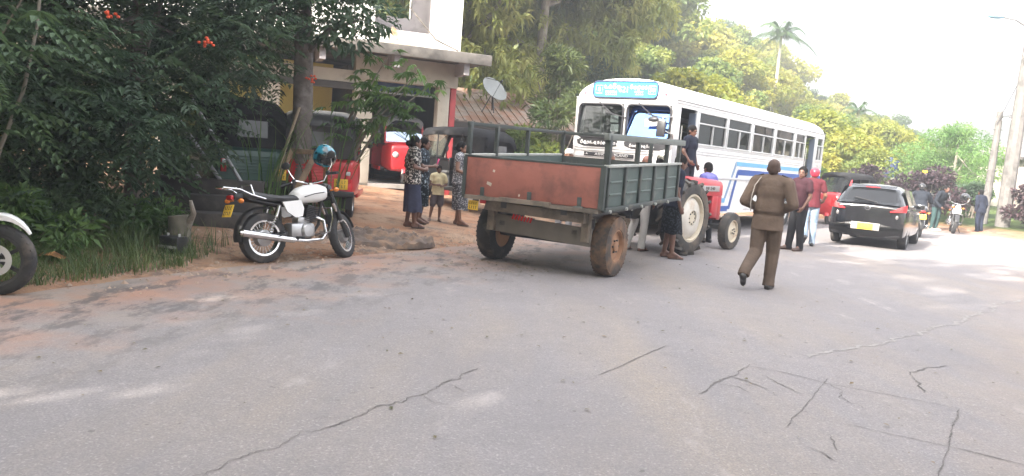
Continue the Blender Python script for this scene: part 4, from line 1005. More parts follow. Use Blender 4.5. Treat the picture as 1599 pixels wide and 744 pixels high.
    # mirror at the near corner
    mb = MB(); mb.tube([(-HW + .05, .02, 2.55), (-HW + .15, .25, 2.52), (-HW + .12, .34, 2.4)], .014, 6); mb.tube([(-HW + .05, .02, 2.2), (-HW + .1, .22, 2.25), (-HW + .12, .33, 2.3)], .014, 6); mr = mb.build('mirror_arm', STEEL, o)
    MB().box((-HW + .12, .36, 2.28), (.2, .06, .34), bev=.025).build('mirror', DK, mr)
    MB().ell((-HW + .36, .26, 2.47), (.13, .05, .06)).build('mirror', DK, o)
    # rear, floor, inside
    mb = MB(); mb.box((0, -L_ + .03, 1.32), (2 * HW - .02, .06, 1.58)); mb.box((0, -L_ + .03, 2.86), (2 * HW - .02, .06, .14))
    for x in (-HW + .08, HW - .08, 0): mb.box((x, -L_ + .03, 2.44), (.16 if x else .08, .058, .7))
    mb.build('rear_panel', W, o)
    MB().box((0, -L_ + .03, 2.44), (2 * HW - .2, .01, .72)).build('rear_window', GLASSC, o)
    MB().box((0, -L_ / 2, .95), (2 * HW - .14, L_ - .16, .08)).build('floor', WIN, o)
    mb = MB(); mb.box((.25, -5.6, .74), (1.7, 11.0, .3)); mb.box((0, -5.5, .5), (.8, 10.6, .2)); mb.build('chassis', DK, o)
    seat = None
    for k in range(9):
        for x in (-.72, .68):
            if x < 0 and k in (8,): continue
            mb = MB(); y = -1.9 - k * .88; mb.box((x, y, 1.40), (.9, .42, .12), bev=.03); mb.box((x, y - .24, 1.78), (.9, .1, .66), (R(8), 0, 0), .03); mb.box((x, y, 1.17), (.06, .3, .36)); mb.build('seat', M('seat_cloth', (.08, .09, .16), .8), o)
    MB().lathe([(.2, -.015), (.215, 0), (.2, .015), (.185, 0)], (.55, -.55, 1.86), (0, -.6, .8), 20, closed=True).build('steering_wheel', BLK, o)
    # doorways: dark step wells and open leaves
    for (a, b), nm in zip(doors, ('front', 'rear')):
        mb = MB(); mb.box((-HW + .3, Y((a + b) / 2), .52), (.56, b - a - .02, .05)); mb.box((-HW + .42, Y((a + b) / 2), .76), (.32, b - a - .02, .05)); mb.box((-HW + .585, Y((a + b) / 2), .75), (.02, b - a, .42)); mb.build('door_step', TRIM, o)
        MB().box((-HW + .10, Y(b) + .02, 1.62), (.16, .03, 2.2)).build('door_leaf', M('door_blue_grey', (.16, .20, .27), .5), o)
        mb = MB(); mb.cyl((-HW - .02, Y(a) - .05, 1.2), (-HW - .02, Y(a) - .05, 2.4), .016, seg=8); mb.build('grab_rail', STEEL, o)
    for u in (2.05, 8.25):
        for s_ in (-1, 1):
            wheel(o, (s_ * (HW - .17), Y(u), .48), .48, .27, (s_, 0, 0), .56, RUB, M('bus_rim', (.45, .45, .44), .6, .3))
bus()
# ------------------------------------------------------------------ trailer
def trailer():
    o = thing('farm_trailer', 'two wheeled flatbed trailer with rusty red tailgate and green ribbed side', 'trailer', (.2, 10.21, 0), heading=(.48, .878))
    RUST = M('rust_red_panel', (.29, .105, .08), .78, var=.2, scale=3, col2=(.15, .065, .052), fac2=(.5, .68), scale2=2.2, bump=.45, detail=6)
    GRN = M('trailer_green', (.066, .093, .088), .6, var=.15, scale=4, col2=(.16, .17, .15), fac2=(.56, .7), scale2=5, bump=.12); GRD = M('trailer_dark_green', (.045, .055, .053), .6, var=.2, scale=6, col2=(.13, .12, .10), fac2=(.56, .7)); WOOD = M('grey_wood', (.19, .155, .125), .9, var=.25, scale=5, bump=.4, col2=(.10, .085, .07), scale2=3)
    LEDGE = M('worn_edge', (.34, .35, .33), .6, var=.2)
    sl = .037; hw = 1.035; L_ = 3.0; zb, zt = .94, 1.455
    Z = lambda y, z: z + sl * y
    rotx = math.atan(sl)
    # tailgate
    mb = MB(); mb.box((0, -.02, (zb + zt) / 2), (2 * hw - .02, .04, zt - zb), bev=.006)
    mb.build('tailgate', RUST, o)
    mb = MB(); mb.box((0, -.02, zt + .012), (2 * hw, .05, .028), bev=.005); mb.box((-hw + .02, -.03, (zb + zt) / 2), (.05, .06, zt - zb)); mb.box((hw - .02, -.03, (zb + zt) / 2), (.07, .06, zt - zb + .03)); mb.build('tailgate_frame', GRD, o)
    for x, z, w, h in ((-.62, 1.115, .07, .04), (-.60, 1.10, .03, .03), (-.56, 1.29, .03, .03), (-.15, 1.0, .02, .03)): MB().box((x, -.043, z), (w, .004, h), (0, .3, 0)).build('paint_mark', M('chalk', (.5, .42, .36), .9), o)
    for x in (-.72, .0, .72):
        mb = MB(); mb.box((x, -.046, zb + .05), (.06, .014, .14), bev=.004); mb.cyl((x - .06, -.05, zb - .01), (x + .06, -.05, zb - .01), .018, seg=8); mb.build('hinge', GRD, o)
    mb = MB(); mb.box((-.7, -.03, .915), (.55, .1, .05)); mb.box((-.05, -.04, .925), (.75, .12, .06)); mb.box((.62, -.03, .905), (.75, .1, .05)); mb.build('rear_sill', WOOD, o)
    # sides
    for sx in (-1, 1):
        g = MB(); x = sx * hw
        g.beam((x - sx * .02, 0, (zb + zt) / 2), (x - sx * .02, L_, Z(L_, (zb + zt) / 2)), .03, zt - zb)
        sd_ = g.build('side_panel', GRN, o)
        g = MB()
        for k in range(6):
            y = .06 + (L_ - .12) * k / 5; g.beam((x + sx * .012, y, Z(y, zb - .02)), (x + sx * .012, y, Z(y, zt + .01)), .035, .06, (0, 1, 0), .006)
        g.beam((x + sx * .01, 0, Z(0, zb - .015)), (x + sx * .01, L_, Z(L_, zb - .015)), .06, .06, bev=.008)
        g.build('side_rib', GRD, o)
        g = MB(); g.beam((x, -.02, Z(0, zt + .02)), (x, L_, Z(L_, zt + .02)), .07, .035, bev=.006); g.build('top_rail', LEDGE, o)
        g = MB()
        for k in range(5):
            y0 = .12 + (L_ - .12) * k / 5; y1 = y0 + (L_ - .12) / 5 - .12
            for zz in (zb + .17, zb + .33):
                g.beam((x - sx * .002, y0 + .04, Z(y0, zz)), (x - sx * .002, y1 - .02, Z(y1, zz)), .024, .03, (0, 0, 1), .01)
        g.build('pressed_ridge', M('trailer_ridge', (.10, .13, .122), .55, var=.15), o)
        g = MB()
        for k in range(6): y = .06 + (L_ - .12) * k / 5; g.cyl((x + sx * .03, y + .05, Z(y, zb - .03)), (x + sx * .065, y + .05, Z(y, zb - .03)), .022, seg=8)
        g.build('latch_bolt', LEDGE, o)
    MB().beam((-hw, L_ - .02, Z(L_, (zb + zt) / 2)), (hw, L_ - .02, Z(L_, (zb + zt) / 2)), .04, zt - zb).build('headboard', GRD, o)
    MB().beam((0, .02, Z(0, zb - .02)), (0, L_, Z(L_, zb - .02)), 2 * hw - .04, .05).build('floor', WOOD, o)
    # rail frame above the sides
    zr = 1.88; mbp = []
    def post(x, y, z1=zr, t=.055): MB().beam((x, y, Z(y, zt)), (x, y, Z(y, z1)), t, t, (0, 1, 0), .005).build('rail_post', GRD, o)
    post(-hw + .02, .02, 1.93, .06)
    for y in (.75, 1.7, 2.97): post(-hw + .02, y)
    post(hw - .02, .04, 1.86, .075)
    for y in (1.1, 2.35, 2.95): post(hw - .02, y, 1.84, .06)
    for x in (-.15, .55): post(x, L_ - .03, 1.84)
    rl = lambda a, b, t=.05: MB().beam(a, b, t, t, bev=.005).build('rail', GRD, o)
    rl((-hw + .02, -.03, Z(0, 1.9)), (-hw + .02, L_, Z(L_, 1.84))); rl((-hw, L_ - .03, Z(L_, 1.84)), (hw, L_ - .03, Z(L_, 1.82)))
    MB().beam((hw - .02, -.05, Z(0, 1.84)), (hw - .02, L_ + .15, Z(L_, 1.80)), .07, .085, bev=.006).build('rail', M('rail_grey_green', (.15, .165, .155), .6, var=.15), o)
    # chassis and woodwork under the bed
    mb = MB()
    for x in (-.45, .45): mb.beam((x, .1, Z(0, .80)), (x, L_ + .1, Z(L_, .80)), .09, .16)
    mb.beam((-.45, L_, Z(L_, .78)), (0, L_ + 1.0, .62), .09, .12); mb.beam((.45, L_, Z(L_, .78)), (0, L_ + 1.0, .62), .09, .12); mb.cyl((0, L_ + .95, .62), (0, L_ + 1.25, .6), .05); mb.build('chassis', DMET, o)
    MB().box((.0, .16, .80), (1.5, .12, .13), (0, R(1), 0), .008).build('rear_beam', WOOD, o)
    MB().box((.02, .30, .555), (1.52, .06, .24), (0, R(2), 0), .006).build('hanging_plank', M('grey_plank', (.17, .15, .13), .9, var=.2, scale=4, bump=.3), o)
    for x in (-.7, .72): MB().box((x, .25, .68), (.1, .1, .42)).build('plank_bracket', WOOD, o)
    mb = MB(); mb.cyl((-.8, .72, .41), (.8, .72, .41), .05); mb.box((-.55, .72, .58), (.08, .9, .06)); mb.box((.55, .72, .58), (.08, .9, .06)); mb.box((.55, .72, .66), (.1, .2, .15)); mb.box((-.55, .72, .66), (.1, .2, .15)); mb.build('axle', DMET, o)
    RIM = M('dusty_rim', (.27, .15, .09), .85, var=.2, scale=7)
    for sx in (-1, 1):
        wh, b_ = wheel(o, (sx * .88, .72, .415), .415, .24, (sx, 0, 0), .54, RUBD if sx > 0 else RUB, RIM, dish=.3)
        mb = MB()
        for k in range(6): a = k * PI / 3; mb.cyl((sx * .93, .72 + .085 * math.cos(a), .415 + .085 * math.sin(a)), (sx * .975, .72 + .085 * math.cos(a), .415 + .085 * math.sin(a)), .013, seg=6)
        mb.build('wheel_nut', DMET, wh)
    plate(o, (-.86, -.02, .80), .16, .13, (0, -1, .05))
    MB().box((-.70, -.03, .865), (.09, .03, .05), bev=.008).build('tail_light', REDL, o)
    mb = MB()
    for k in range(7): mb.box((-.30 + k * .045, .12, .70 - .004 * k), (.024, .01, .07), (0, R(20), 0))
    mb.build('reflector_strip', REDL, o)
trailer()

# ------------------------------------------------------------------ tractor
def tractor():
    o = thing('farm_tractor', 'red farm tractor with dusty silver wheels hitched before the trailer', 'tractor', (2.46, 14.13, 0), heading=(.65, .76))
    RED = M('tractor_red', (.50, .035, .05), .35, var=.1, coat=.3, col2=(.40, .06, .05)); ENG = M('engine_grey', (.06, .06, .062), .7, var=.3, scale=9); RIMS = M('silver_dusty', (.58, .55, .50), .45, .35, var=.15, scale=5, col2=(.45, .34, .24), fac2=(.52, .68)); RIMC = M('cream_rim', (.52, .46, .36), .6, var=.15, col2=(.32, .22, .14), fac2=(.55, .7))
    T = M('tractor_tyre', (.045, .042, .04), .85, var=.3, scale=10, col2=(.14, .11, .085), fac2=(.5, .7), scale2=4)
    for sx in (-1, 1):
        wh, _ = wheel(o, (sx * .70, 0, .66), .635, .36, (sx, 0, 0), .66, T, RIMC, lugs=17, dish=.2)
        mb = MB(); mb.lathe([(.36, .10), (.32, .135), (.2, .16), (.14, .165), (.13, .12), (.07, .12), (.06, .15), (0, .15)], (sx * .70, 0, .66), (sx, 0, 0), 28); mb.build('wheel_disc', RIMS, wh)
        mb = MB()
        for k in range(8): a = k * PI / 4; mb.cyl((sx * .81, .1 * math.cos(a), .66 + .1 * math.sin(a)), (sx * .86, .1 * math.cos(a), .66 + .1 * math.sin(a)), .014, seg=6)
        mb.build('wheel_nut', DMET, wh)
        wh, _ = wheel(o, (sx * .66, 1.95, .365), .365, .17, (sx, 0, 0), .60, T, RIMC, dish=.5)
        mb = MB()
        for k in range(5): a = k * 2 * PI / 5; mb.cyl((sx * .715, 1.95 + .05 * math.cos(a), .365 + .05 * math.sin(a)), (sx * .76, 1.95 + .05 * math.cos(a), .365 + .05 * math.sin(a)), .011, seg=6)
        mb.build('wheel_nut', DMET, wh)
        # mudguard
        rings = []
        for k in range(9):
            a = R(20 + 130 * k / 8); c, s_ = math.cos(a), math.sin(a)
            rings.append([(sx * .40, .70 * c, .66 + .70 * s_), (sx * .66, .70 * c, .66 + .70 * s_), (sx * .66, .685 * c, .66 + .685 * s_), (sx * .40, .685 * c, .66 + .685 * s_)])
        MB().loft(rings).build('mudguard', RED, o)
    mb = MB(); mb.box((0, .1, .68), (.42, .9, .42), bev=.05); mb.box((0, .85, .68), (.34, .8, .34), bev=.03); mb.box((0, 1.55, .66), (.40, .75, .46), bev=.03); mb.cyl((-.62, 0, .66), (.62, 0, .66), .12); mb.build('gearbox', ENG, o)
    mb = MB(); mb.box((0, 1.95, .42), (1.2, .1, .09)); mb.box((0, 1.95, .52), (.16, .3, .2)); mb.build('front_axle', ENG, o)
    # bonnet: lofted hood, tall grille
    rings = []
    for y, w, zt in ((.62, .33, 1.35), (.9, .34, 1.37), (1.6, .33, 1.35), (2.12, .32, 1.33), (2.22, .30, 1.31)):
        rings.append([(-w, y, 1.02), (-w, y, zt - .10), (-w * .9, y, zt - .03), (-w * .55, y, zt), (w * .55, y, zt), (w * .9, y, zt - .03), (w, y, zt - .10), (w, y, 1.02)])
    MB().loft(rings).build('bonnet', RED, o)
    mb = MB(); mb.box((0, 2.12, .78), (.62, .16, .48), bev=.02); mb.box((0, 1.9, .80), (.64, .26, .44), bev=.01); mb.build('nose', RED, o)
    mb = MB()
    for k in range(9): mb.box((0, 2.21, .66 + k * .055), (.50, .02, .03))
    mb.build('grille', BLK, o)
    for s_ in (-1, 1):
        MB().box((s_ * .334, 1.6, 1.16), (.016, .8, .11), bev=.004).build('badge_panel', M('badge_grey', (.35, .34, .34), .5), o)
        text_mesh('lettering', 'MF 240', .085, INK, o, Matrix.Translation((s_ * .344, 1.6, 1.16)) @ Matrix.Rotation(s_ * PI / 2, 4, 'Z') @ Matrix.Rotation(PI / 2, 4, 'X') @ Matrix.Diagonal((1.5, 1, 1, 1)))
        MB().ell((s_ * .22, 2.21, 1.12), (.07, .05, .07)).build('headlight', CLL, o)
    mb = MB(); mb.box((.16, 1.25, .82), (.14, .5, .22), bev=.02); mb.cyl((.26, 1.0, .88), (.26, 1.4, .88), .06, seg=10); mb.cyl((.24, 1.5, .66), (.24, 1.5, .98), .045, seg=10); mb.build('engine', ENG, o)
    mb = MB(); mb.tube([(.3, 1.5, 1.0), (.34, 1.3, 1.02), (.34, .7, .95)], .02, 6); mb.build('fuel_pipe', ALU, o)
    mb = MB(); mb.cyl((0, .55, 1.1), (0, .3, 1.38), .025); mb.lathe([(.18, -.012), (.195, 0), (.18, .012), (.165, 0)], (0, .29, 1.39), (0, -.7, 1), 20, closed=True)
    for a in range(3): mb.cyl((0, .29, 1.39), (.17 * math.cos(a * 2.1), .29 + .17 * math.sin(a * 2.1) * .8, 1.39 + .17 * math.sin(a * 2.1) * .57), .01, seg=6)
    mb.build('steering_wheel', BLK, o)
    mb = MB(); mb.box((0, -.25, .98), (.45, .4, .08), bev=.03); mb.box((0, -.46, 1.13), (.45, .06, .28), bev=.03); mb.build('seat', SEATV, o)
    mb = MB(); mb.box((0, .55, 1.16), (.46, .06, .26), bev=.02); mb.build('dashboard', RED, o)
    mb = MB(); mb.box((.42, .55, .52), (.3, .4, .03)); mb.box((-.42, .55, .52), (.3, .4, .03)); mb.build('footplate', ENG, o)
    MB().beam((0, -.3, .6), (0, -.72, .6), .1, .06).build('drawbar', ENG, o)
tractor()

# ------------------------------------------------------------------ motorcycle
def motorcycle(label, pos, heading, tank, lean=6, steer=0, alloy=False, fend=None, detail=True, group=None, fender_tip=False, plate_front=None):
    o = thing('motorcycle', label, 'motorcycle', pos, group=group)
    o.rotation_euler = (0, R(-lean), math.atan2(-heading[0], heading[1]))
    fend = fend or BLK
    wb = 1.26; r = .305; ry, fy = -wb / 2, wb / 2
    wheel(o, (0, ry, r), r, .115, (1, 0, 0), .70, RUB, BLK if alloy else STEEL, spokes=6 if alloy else 24, ribs=True)
    mb = MB(); mb.lathe([(.02, -.07), (.10, -.06), (.10, .05), (.02, .07)], (0, ry, r), (1, 0, 0), 20); mb.build('hub', ALU, o)
    # steering group
    st = bpy.data.objects.new('fork', None)
    piv = Vector((0, fy - .46, .86)); axis = Vector((0, -.44, 1)).normalized()
    Q = Quaternion(axis, R(steer)); SM = Matrix.Translation(piv) @ Q.to_matrix().to_4x4() @ Matrix.Translation(-piv)
    def fb(mb, name, mat, par=None, sm=40):
        bmesh.ops.transform(mb.bm, matrix=SM, verts=mb.bm.verts); return mb.build(name, mat, par or o, sm)
    mb = MB()
    for s_ in (-1, 1): mb.cyl((s_ * .085, fy, r), (s_ * .085, fy - .25, .72), .024, .024, 10)
    fk = fb(mb, 'fork', STEEL if not alloy else DMET)
    mb = MB()
    for s_ in (-1, 1): mb.cyl((s_ * .085, fy - .12, .5), (s_ * .085, fy - .30, .86), .032, .032, 10); mb.cyl((s_ * .085, fy, r - .03), (s_ * .085, fy - .10, .48), .034, .030, 10)
    mb.box((0, fy - .27, .79), (.22, .06, .04), (R(24), 0, 0)); mb.box((0, fy - .33, .92), (.22, .07, .04), (R(24), 0, 0)); fb(mb, 'fork_cover', BLK)
    # front wheel (turned)
    ax = Q @ Vector((1, 0, 0)); c = SM @ Vector((0, fy, r))
    wheel(o, c, r, .10, ax, .72, RUB, BLK if alloy else STEEL, spokes=6 if alloy else 24)
    mb = MB()
    if alloy:
        mb.lathe([(.135, .05), (.135, .054), (.085, .054), (.085, .05)], (0, fy, r), (1, 0, 0), 32, closed=True)
        for k in range(6):
            a = k * PI / 3; mb.beam((.052, fy + .03 * math.cos(a), r + .03 * math.sin(a)), (.052, fy + .1 * math.cos(a), r + .1 * math.sin(a)), .02, .006, (1, 0, 0))
        mb.box((.065, fy - .11, r + .09), (.05, .07, .1), (R(30), 0, 0), .01); fb(mb, 'brake_disc', ALU)
    else:
        mb.lathe([(.02, -.06), (.085, -.05), (.085, .05), (.02, .06)], (0, fy, r), (1, 0, 0), 20); fb(mb, 'hub', ALU)
    # front mudguard
    rings = []; a0, a1 = (20, 150) if not fender_tip else (42, 150)
    for k in range(13):
        t = k / 12; a = R(a0 + (a1 - a0) * t); rr_ = r + (.035 if not fender_tip else .05 + .05 * math.sin(PI * min(1, t * 1.3))); w = .062 if not fender_tip else .012 + .06 * min(1, t * 2.2); dp = .02 if not fender_tip else .02 + .07 * min(1, t * 1.5)
        cy, cz = fy + rr_ * math.cos(a), r + rr_ * math.sin(a); iy, iz = fy + (rr_ - dp) * math.cos(a), r + (rr_ - dp) * math.sin(a)
        rings.append([(-w * .98, iy, iz), (-w, fy + (rr_ - .012) * math.cos(a), r + (rr_ - .012) * math.sin(a)), (-w * .5, cy, cz), (w * .5, cy, cz), (w, fy + (rr_ - .012) * math.cos(a), r + (rr_ - .012) * math.sin(a)), (w * .98, iy, iz), (w * .9, iy, iz), (0, fy + (rr_ - .022) * math.cos(a), r + (rr_ - .022) * math.sin(a)), (-w * .9, iy, iz)])
    fb(MB().loft(rings), 'front_mudguard', fend, None, 50)
    # headlight, bars, mirrors
    mb = MB(); mb.lathe([(.03, -.12), (.08, -.09), (.095, 0), (.098, .02)], (0, fy - .26, .90), (0, 1, -.1), 20, cap=True); hl = fb(mb, 'headlamp', BLK)
    mb = MB(); mb.ell((0, fy - .245, .898), (.088, .03, .088)); fb(mb, 'headlamp_lens', CLL, hl)
    mb = MB(); mb.tube([(s_ * x, y, z) for s_, x, y, z in ((-1, .36, fy - .62, 1.02), (-1, .22, fy - .55, 1.05), (-1, .1, fy - .42, 1.0), (1, .1, fy - .42, 1.0), (1, .22, fy - .55, 1.05), (1, .36, fy - .62, 1.02))], .013, 8); hb = fb(mb, 'handlebar', STEEL)
    for s_ in (-1, 1):
        mb = MB(); mb.cyl((s_ * .27, fy - .575, 1.035), (s_ * .40, fy - .64, 1.01), .018, seg=10); mb.tube([(s_ * .27, fy - .54, 1.04), (s_ * .38, fy - .56, 1.02)], .008, 6); mb.box((s_ * .24, fy - .56, 1.05), (.05, .05, .05), bev=.01)
        fb(mb, 'grip', BLK, hb)
    for s_ in (-1, 1):
        mb = MB(); mb.tube([(s_ * .23, fy - .55, 1.06), (s_ * .29, fy - .52, 1.15), (s_ * .31, fy - .55, 1.24)], .007, 6); ms = fb(mb, 'mirror_stalk', STEEL)
        mb = MB(); mb.ell((s_ * .32, fy - .555, 1.27), (.062, .018, .048)); fb(mb, 'mirror', BLK, ms)
        mb = MB(); mb.ell((s_ * .16, fy - .25, .88), (.035, .045, .03)); mb.cyl((s_ * .08, fy - .28, .88), (s_ * .15, fy - .26, .88), .01, seg=6); fb(mb, 'indicator', ORL)
    # tank
    rings = []
    for y, w, zb, zt in ((fy - .36, .06, .80, .90), (fy - .40, .12, .76, .945), (fy - .50, .145, .73, .965), (fy - .64, .14, .72, .955), (fy - .76, .115, .715, .915), (fy - .84, .08, .72, .86)):
        rg = []
        for k in range(14):
            a = 2 * PI * k / 14; cx, cz = math.cos(a), math.sin(a); rg.append((w * math.copysign(abs(cx) ** .7, cx), y, (zb + zt) / 2 + (zt - zb) / 2 * math.copysign(abs(cz) ** .75, cz)))
        rings.append(rg)
    tk = MB().loft(rings).build('tank', tank, o, 60)
    mb = MB(); mb.cyl((0, fy - .56, .955), (0, fy - .56, .978), .035, seg=16); mb.build('fuel_cap', STEEL, tk)
    MB().tube([(.143, fy - .46, .86), (.146, fy - .6, .84), (.125, fy - .74, .80)], .006, 6).build('tank_stripe', DMET, tk)
    # seat
    rings = []
    for y, w, zb, zt in ((fy - .78, .085, .745, .80), (fy - .86, .115, .745, .825), (fy - 1.05, .125, .745, .815), (fy - 1.2, .125, .75, .83), (fy - 1.42, .115, .775, .865), (fy - 1.52, .09, .79, .865), (fy - 1.56, .05, .80, .85)):
        rings.append([(-w * .9, y, zb), (-w, y, (zb + zt) / 2), (-w * .85, y, zt - .012), (-w * .4, y, zt), (w * .4, y, zt), (w * .85, y, zt - .012), (w, y, (zb + zt) / 2), (w * .9, y, zb)])
    MB().loft(rings).build('seat', SEATV, o, 50)
    # side panels
    for s_ in (-1, 1):
        MB().prism([(s_ * .115, fy - .80, .76), (s_ * .115, fy - 1.06, .735), (s_ * .115, fy - 1.0, .62), (s_ * .115, fy - .88, .545), (s_ * .115, fy - .78, .56), (s_ * .115, fy - .76, .66)], (s_ * .022, 0, 0)).build('side_panel', tank, o)
    # frame
    mb = MB(); mb.tube([(0, fy - .42, .9), (0, fy - .75, .72), (0, fy - 1.1, .72), (0, fy - 1.5, .78)], .022, 8); mb.tube([(0, fy - .40, .80), (0, fy - .46, .45), (0, fy - .6, .28), (0, fy - 1.0, .28), (0, fy - 1.02, .7)], .02, 8)
    for s_ in (-1, 1): mb.beam((s_ * .09, fy - .98, .36), (s_ * .09, ry, r), .025, .045); mb.tube([(s_ * .09, fy - 1.0, .68), (s_ * .10, fy - 1.5, .77)], .012, 6)
    mb.build('frame', BLK, o)
    mb = MB()
    for k in range(9): mb.box((0, fy - .63 + .012 * k * .4, .50 + k * .022), (.19, .17, .010), (R(-12), 0, 0), .004)
    mb.box((0, fy - .62, .59), (.12, .12, .22), (R(-12), 0, 0), .02); eg = mb.build('cylinder', DMET, o)
    mb = MB(); mb.box((0, fy - .75, .385), (.22, .36, .19), bev=.05); mb.lathe([(0, .05), (.07, .045), (.095, .015), (.1, -.02), (.1, -.06)], (.10, fy - .70, .38), (1, 0, 0), 22); mb.lathe([(0, .05), (.07, .045), (.085, .015), (.09, -.06)], (-.10, fy - .78, .38), (-1, 0, 0), 22); mb.box((0, fy - .72, .51), (.14, .18, .08), bev=.02); mb.build('engine', ALU, o)
    mb = MB(); mb.tube([(.04, fy - .56, .56), (.07, fy - .43, .50), (.10, fy - .42, .34), (.13, fy - .50, .265), (.14, fy - .75, .255), (.14, fy - .95, .27)], .02, 10); mb.cyl((.14, fy - .92, .268), (.155, fy - 1.62, .375), .036, .046, 16); mb.cyl((.155, fy - 1.62, .375), (.156, fy - 1.65, .38), .03, .02, 12); mb.build('exhaust', STEEL, o)
    # crash bar on both sides
    for s_ in (-1, 1):
        mb = MB(); mb.tube([(s_ * .03, fy - .42, .66), (s_ * .20, fy - .40, .66), (s_ * .23, fy - .41, .52), (s_ * .22, fy - .45, .36), (s_ * .05, fy - .52, .31)], .011, 8); mb.build('crash_bar', STEEL, o)
        mb = MB(); mb.tube([(s_ * .12, ry + .02, r + .02), (s_ * .12, ry + .16, .70)], .012, 8); mb.cyl((s_ * .12, ry + .11, .56), (s_ * .12, ry + .155, .69), .03, seg=12)
        for k in range(7): mb.lathe([(.026, -.006), (.031, 0), (.026, .006)], (s_ * .12, ry + .035 + k * .012, r + .075 + k * .029), (0, .37, 1), 12)
        mb.build('shock_absorber', STEEL, o)
        mb = MB(); mb.ell((s_ * .15, fy - 1.62, .745), (.045, .03, .028)); mb.cyl((s_ * .05, fy - 1.6, .75), (s_ * .13, fy - 1.61, .748), .01, seg=6); mb.build('indicator', ORL, o)
        mb = MB(); mb.cyl((s_ * .10, fy - .85, .30), (s_ * .26, fy - .85, .30), .014, seg=8); mb.cyl((s_ * .12, fy - 1.08, .36), (s_ * .25, fy - 1.1, .37), .014, seg=8); mb.build('footpeg', BLK, o)
    # rear guard, lamp, plate, rack
    rings = []
    for k in range(10):
        a = R(75 + 115 * k / 9); rr_ = r + .05; w = .075
        cy, cz = ry + rr_ * math.cos(a), r + .02 + rr_ * math.sin(a); iy, iz = ry + (rr_ - .025) * math.cos(a), r + .02 + (rr_ - .025) * math.sin(a)
        rings.append([(-w, iy, iz), (-w * .7, cy, cz), (w * .7, cy, cz), (w, iy, iz), (w * .9, iy, iz), (0, ry + (rr_ - .012) * math.cos(a), r + .02 + (rr_ - .012) * math.sin(a)), (-w * .9, iy, iz)])
    MB().loft(rings).build('rear_mudguard', BLK, o, 50)
    mb = MB(); mb.box((0, fy - 1.60, .80), (.17, .12, .07), bev=.025); mb.build('tail_cowl', BLK, o)
    mb = MB(); mb.box((0, fy - 1.67, .785), (.12, .05, .06), bev=.02); mb.build('tail_light', REDL, o)
    plate(o, (0, fy - 1.70, .63), .19, .15, (0, -1, .35))
    mb = MB()
    for s_ in (-1, 1): mb.tube([(s_ * .12, fy - 1.28, .77), (s_ * .135, fy - 1.48, .82), (s_ * .10, fy - 1.60, .88), (s_ * .08, fy - 1.80, .90)], .011, 8)
    mb.tube([(-.08, fy - 1.80, .90), (0, fy - 1.84, .90), (.08, fy - 1.80, .90)], .011, 8)
    for y in (1.64, 1.72): mb.tube([(-.09, fy - y, .895), (.09, fy - y, .895)], .009, 6)
    mb.tube([(-.13, fy - 1.44, .82), (-.10, fy - 1.46, .93), (.10, fy - 1.46, .93), (.13, fy - 1.44, .82)], .010, 8)
    mb.build('rear_rack', STEEL, o)
    MB().tube([(-.1, fy - .95, .30), (-.26, fy - .90, .0 + .26 * math.tan(R(lean)) * .9)], .012, 6).build('side_stand', BLK, o)
    return o
WHT = M('tank_white', (.75, .75, .75), .25, var=.04, coat=.6); BKP = M('tank_black', (.03, .03, .035), .25, coat=.5)
mc1 = motorcycle('parked motorcycle with white tank, black seat and chrome exhaust in front of the thick trunk', (-2.55, 9.72, .0), (.645, .764), WHT, lean=7, steer=30)
motorcycle('motorcycle at the left edge showing white front mudguard, disc brake and black wheel', (-4.98, 6.40, 0), (.97, .24), WHT, lean=3, steer=-4, alloy=True, fend=WHT, fender_tip=True)
motorcycle('dark motorcycle ridden past the far side of the black hatchback', (12.2, 23.6, 0), (.35, .94), BKP, lean=0, alloy=True)
motorcycle('dark motorcycle facing the camera with pale front plate near the purple hedge', (15.05, 26.75, .0), (-.45, -.9), BKP, lean=4, steer=4, alloy=True)
bk = [x for x in S.objects if x.get('label', '').startswith('dark motorcycle facing')][0]
MB().box((0, .63 - .16, .76), (.26, .02, .17), bev=.01).build('front_plate', M('paper_white', (.8, .8, .8), .8), bk)

def helmet(name, label, loc, mat, heading, rotx=0, s=1.0, visor=True):
    o = thing(name, label, 'helmet', loc, heading=heading); o.rotation_euler.x = rotx
    mb = MB()
    prof = []
    g = bmesh.ops.create_uvsphere(mb.bm, u_segments=28, v_segments=18, radius=1)
    for v in mb.bm.verts:
        x, y, z = v.co; v.co = Vector((x * .125, y * .15 - (.012 if z < 0 else 0), z * (.135 if z > 0 else .15))) * s
    bmesh.ops.delete(mb.bm, geom=[f for f in mb.bm.faces if f.calc_center_median().z < -.105 * s or (f.calc_center_median().y > .075 * s and -.07 * s < f.calc_center_median().z < .045 * s)], context='FACES')
    bmesh.ops.solidify(mb.bm, geom=mb.bm.faces[:], thickness=.018 * s)
    mb.build('shell', mat, o, 50)
    mb = MB(); mb.ell((0, -.005 * s, -.005 * s), (.108 * s, .128 * s, .11 * s)); mb.build('lining', BLK, o)
    if visor:
        mb = MB(); rows = []
        for k in range(4):
            z = (-.065 + .125 * k / 3) * s; rw = math.sqrt(max(0, 1 - (z / (.145 * s)) ** 2))
            rows.append([(.130 * s * rw * math.sin(R(a)), .155 * s * rw * math.cos(R(a)), z) for a in range(-72, 73, 12)])
        mb.loft(rows, closed=False); bmesh.ops.solidify(mb.bm, geom=mb.bm.faces[:], thickness=.004); mb.build('visor', glass('visor_glass', (.35, .38, .4), .10), o)
    return o
helmet('helmet', 'teal and black helmet hung on the handlebar of the white motorcycle', (-2.47, 9.98, 1.32), M('helmet_teal', (.02, .19, .27), .22, var=.1, coat=.7, col2=(.015, .04, .05), scale2=7, fac2=(.5, .56)), (.55, -.6), R(-18), 1.12)
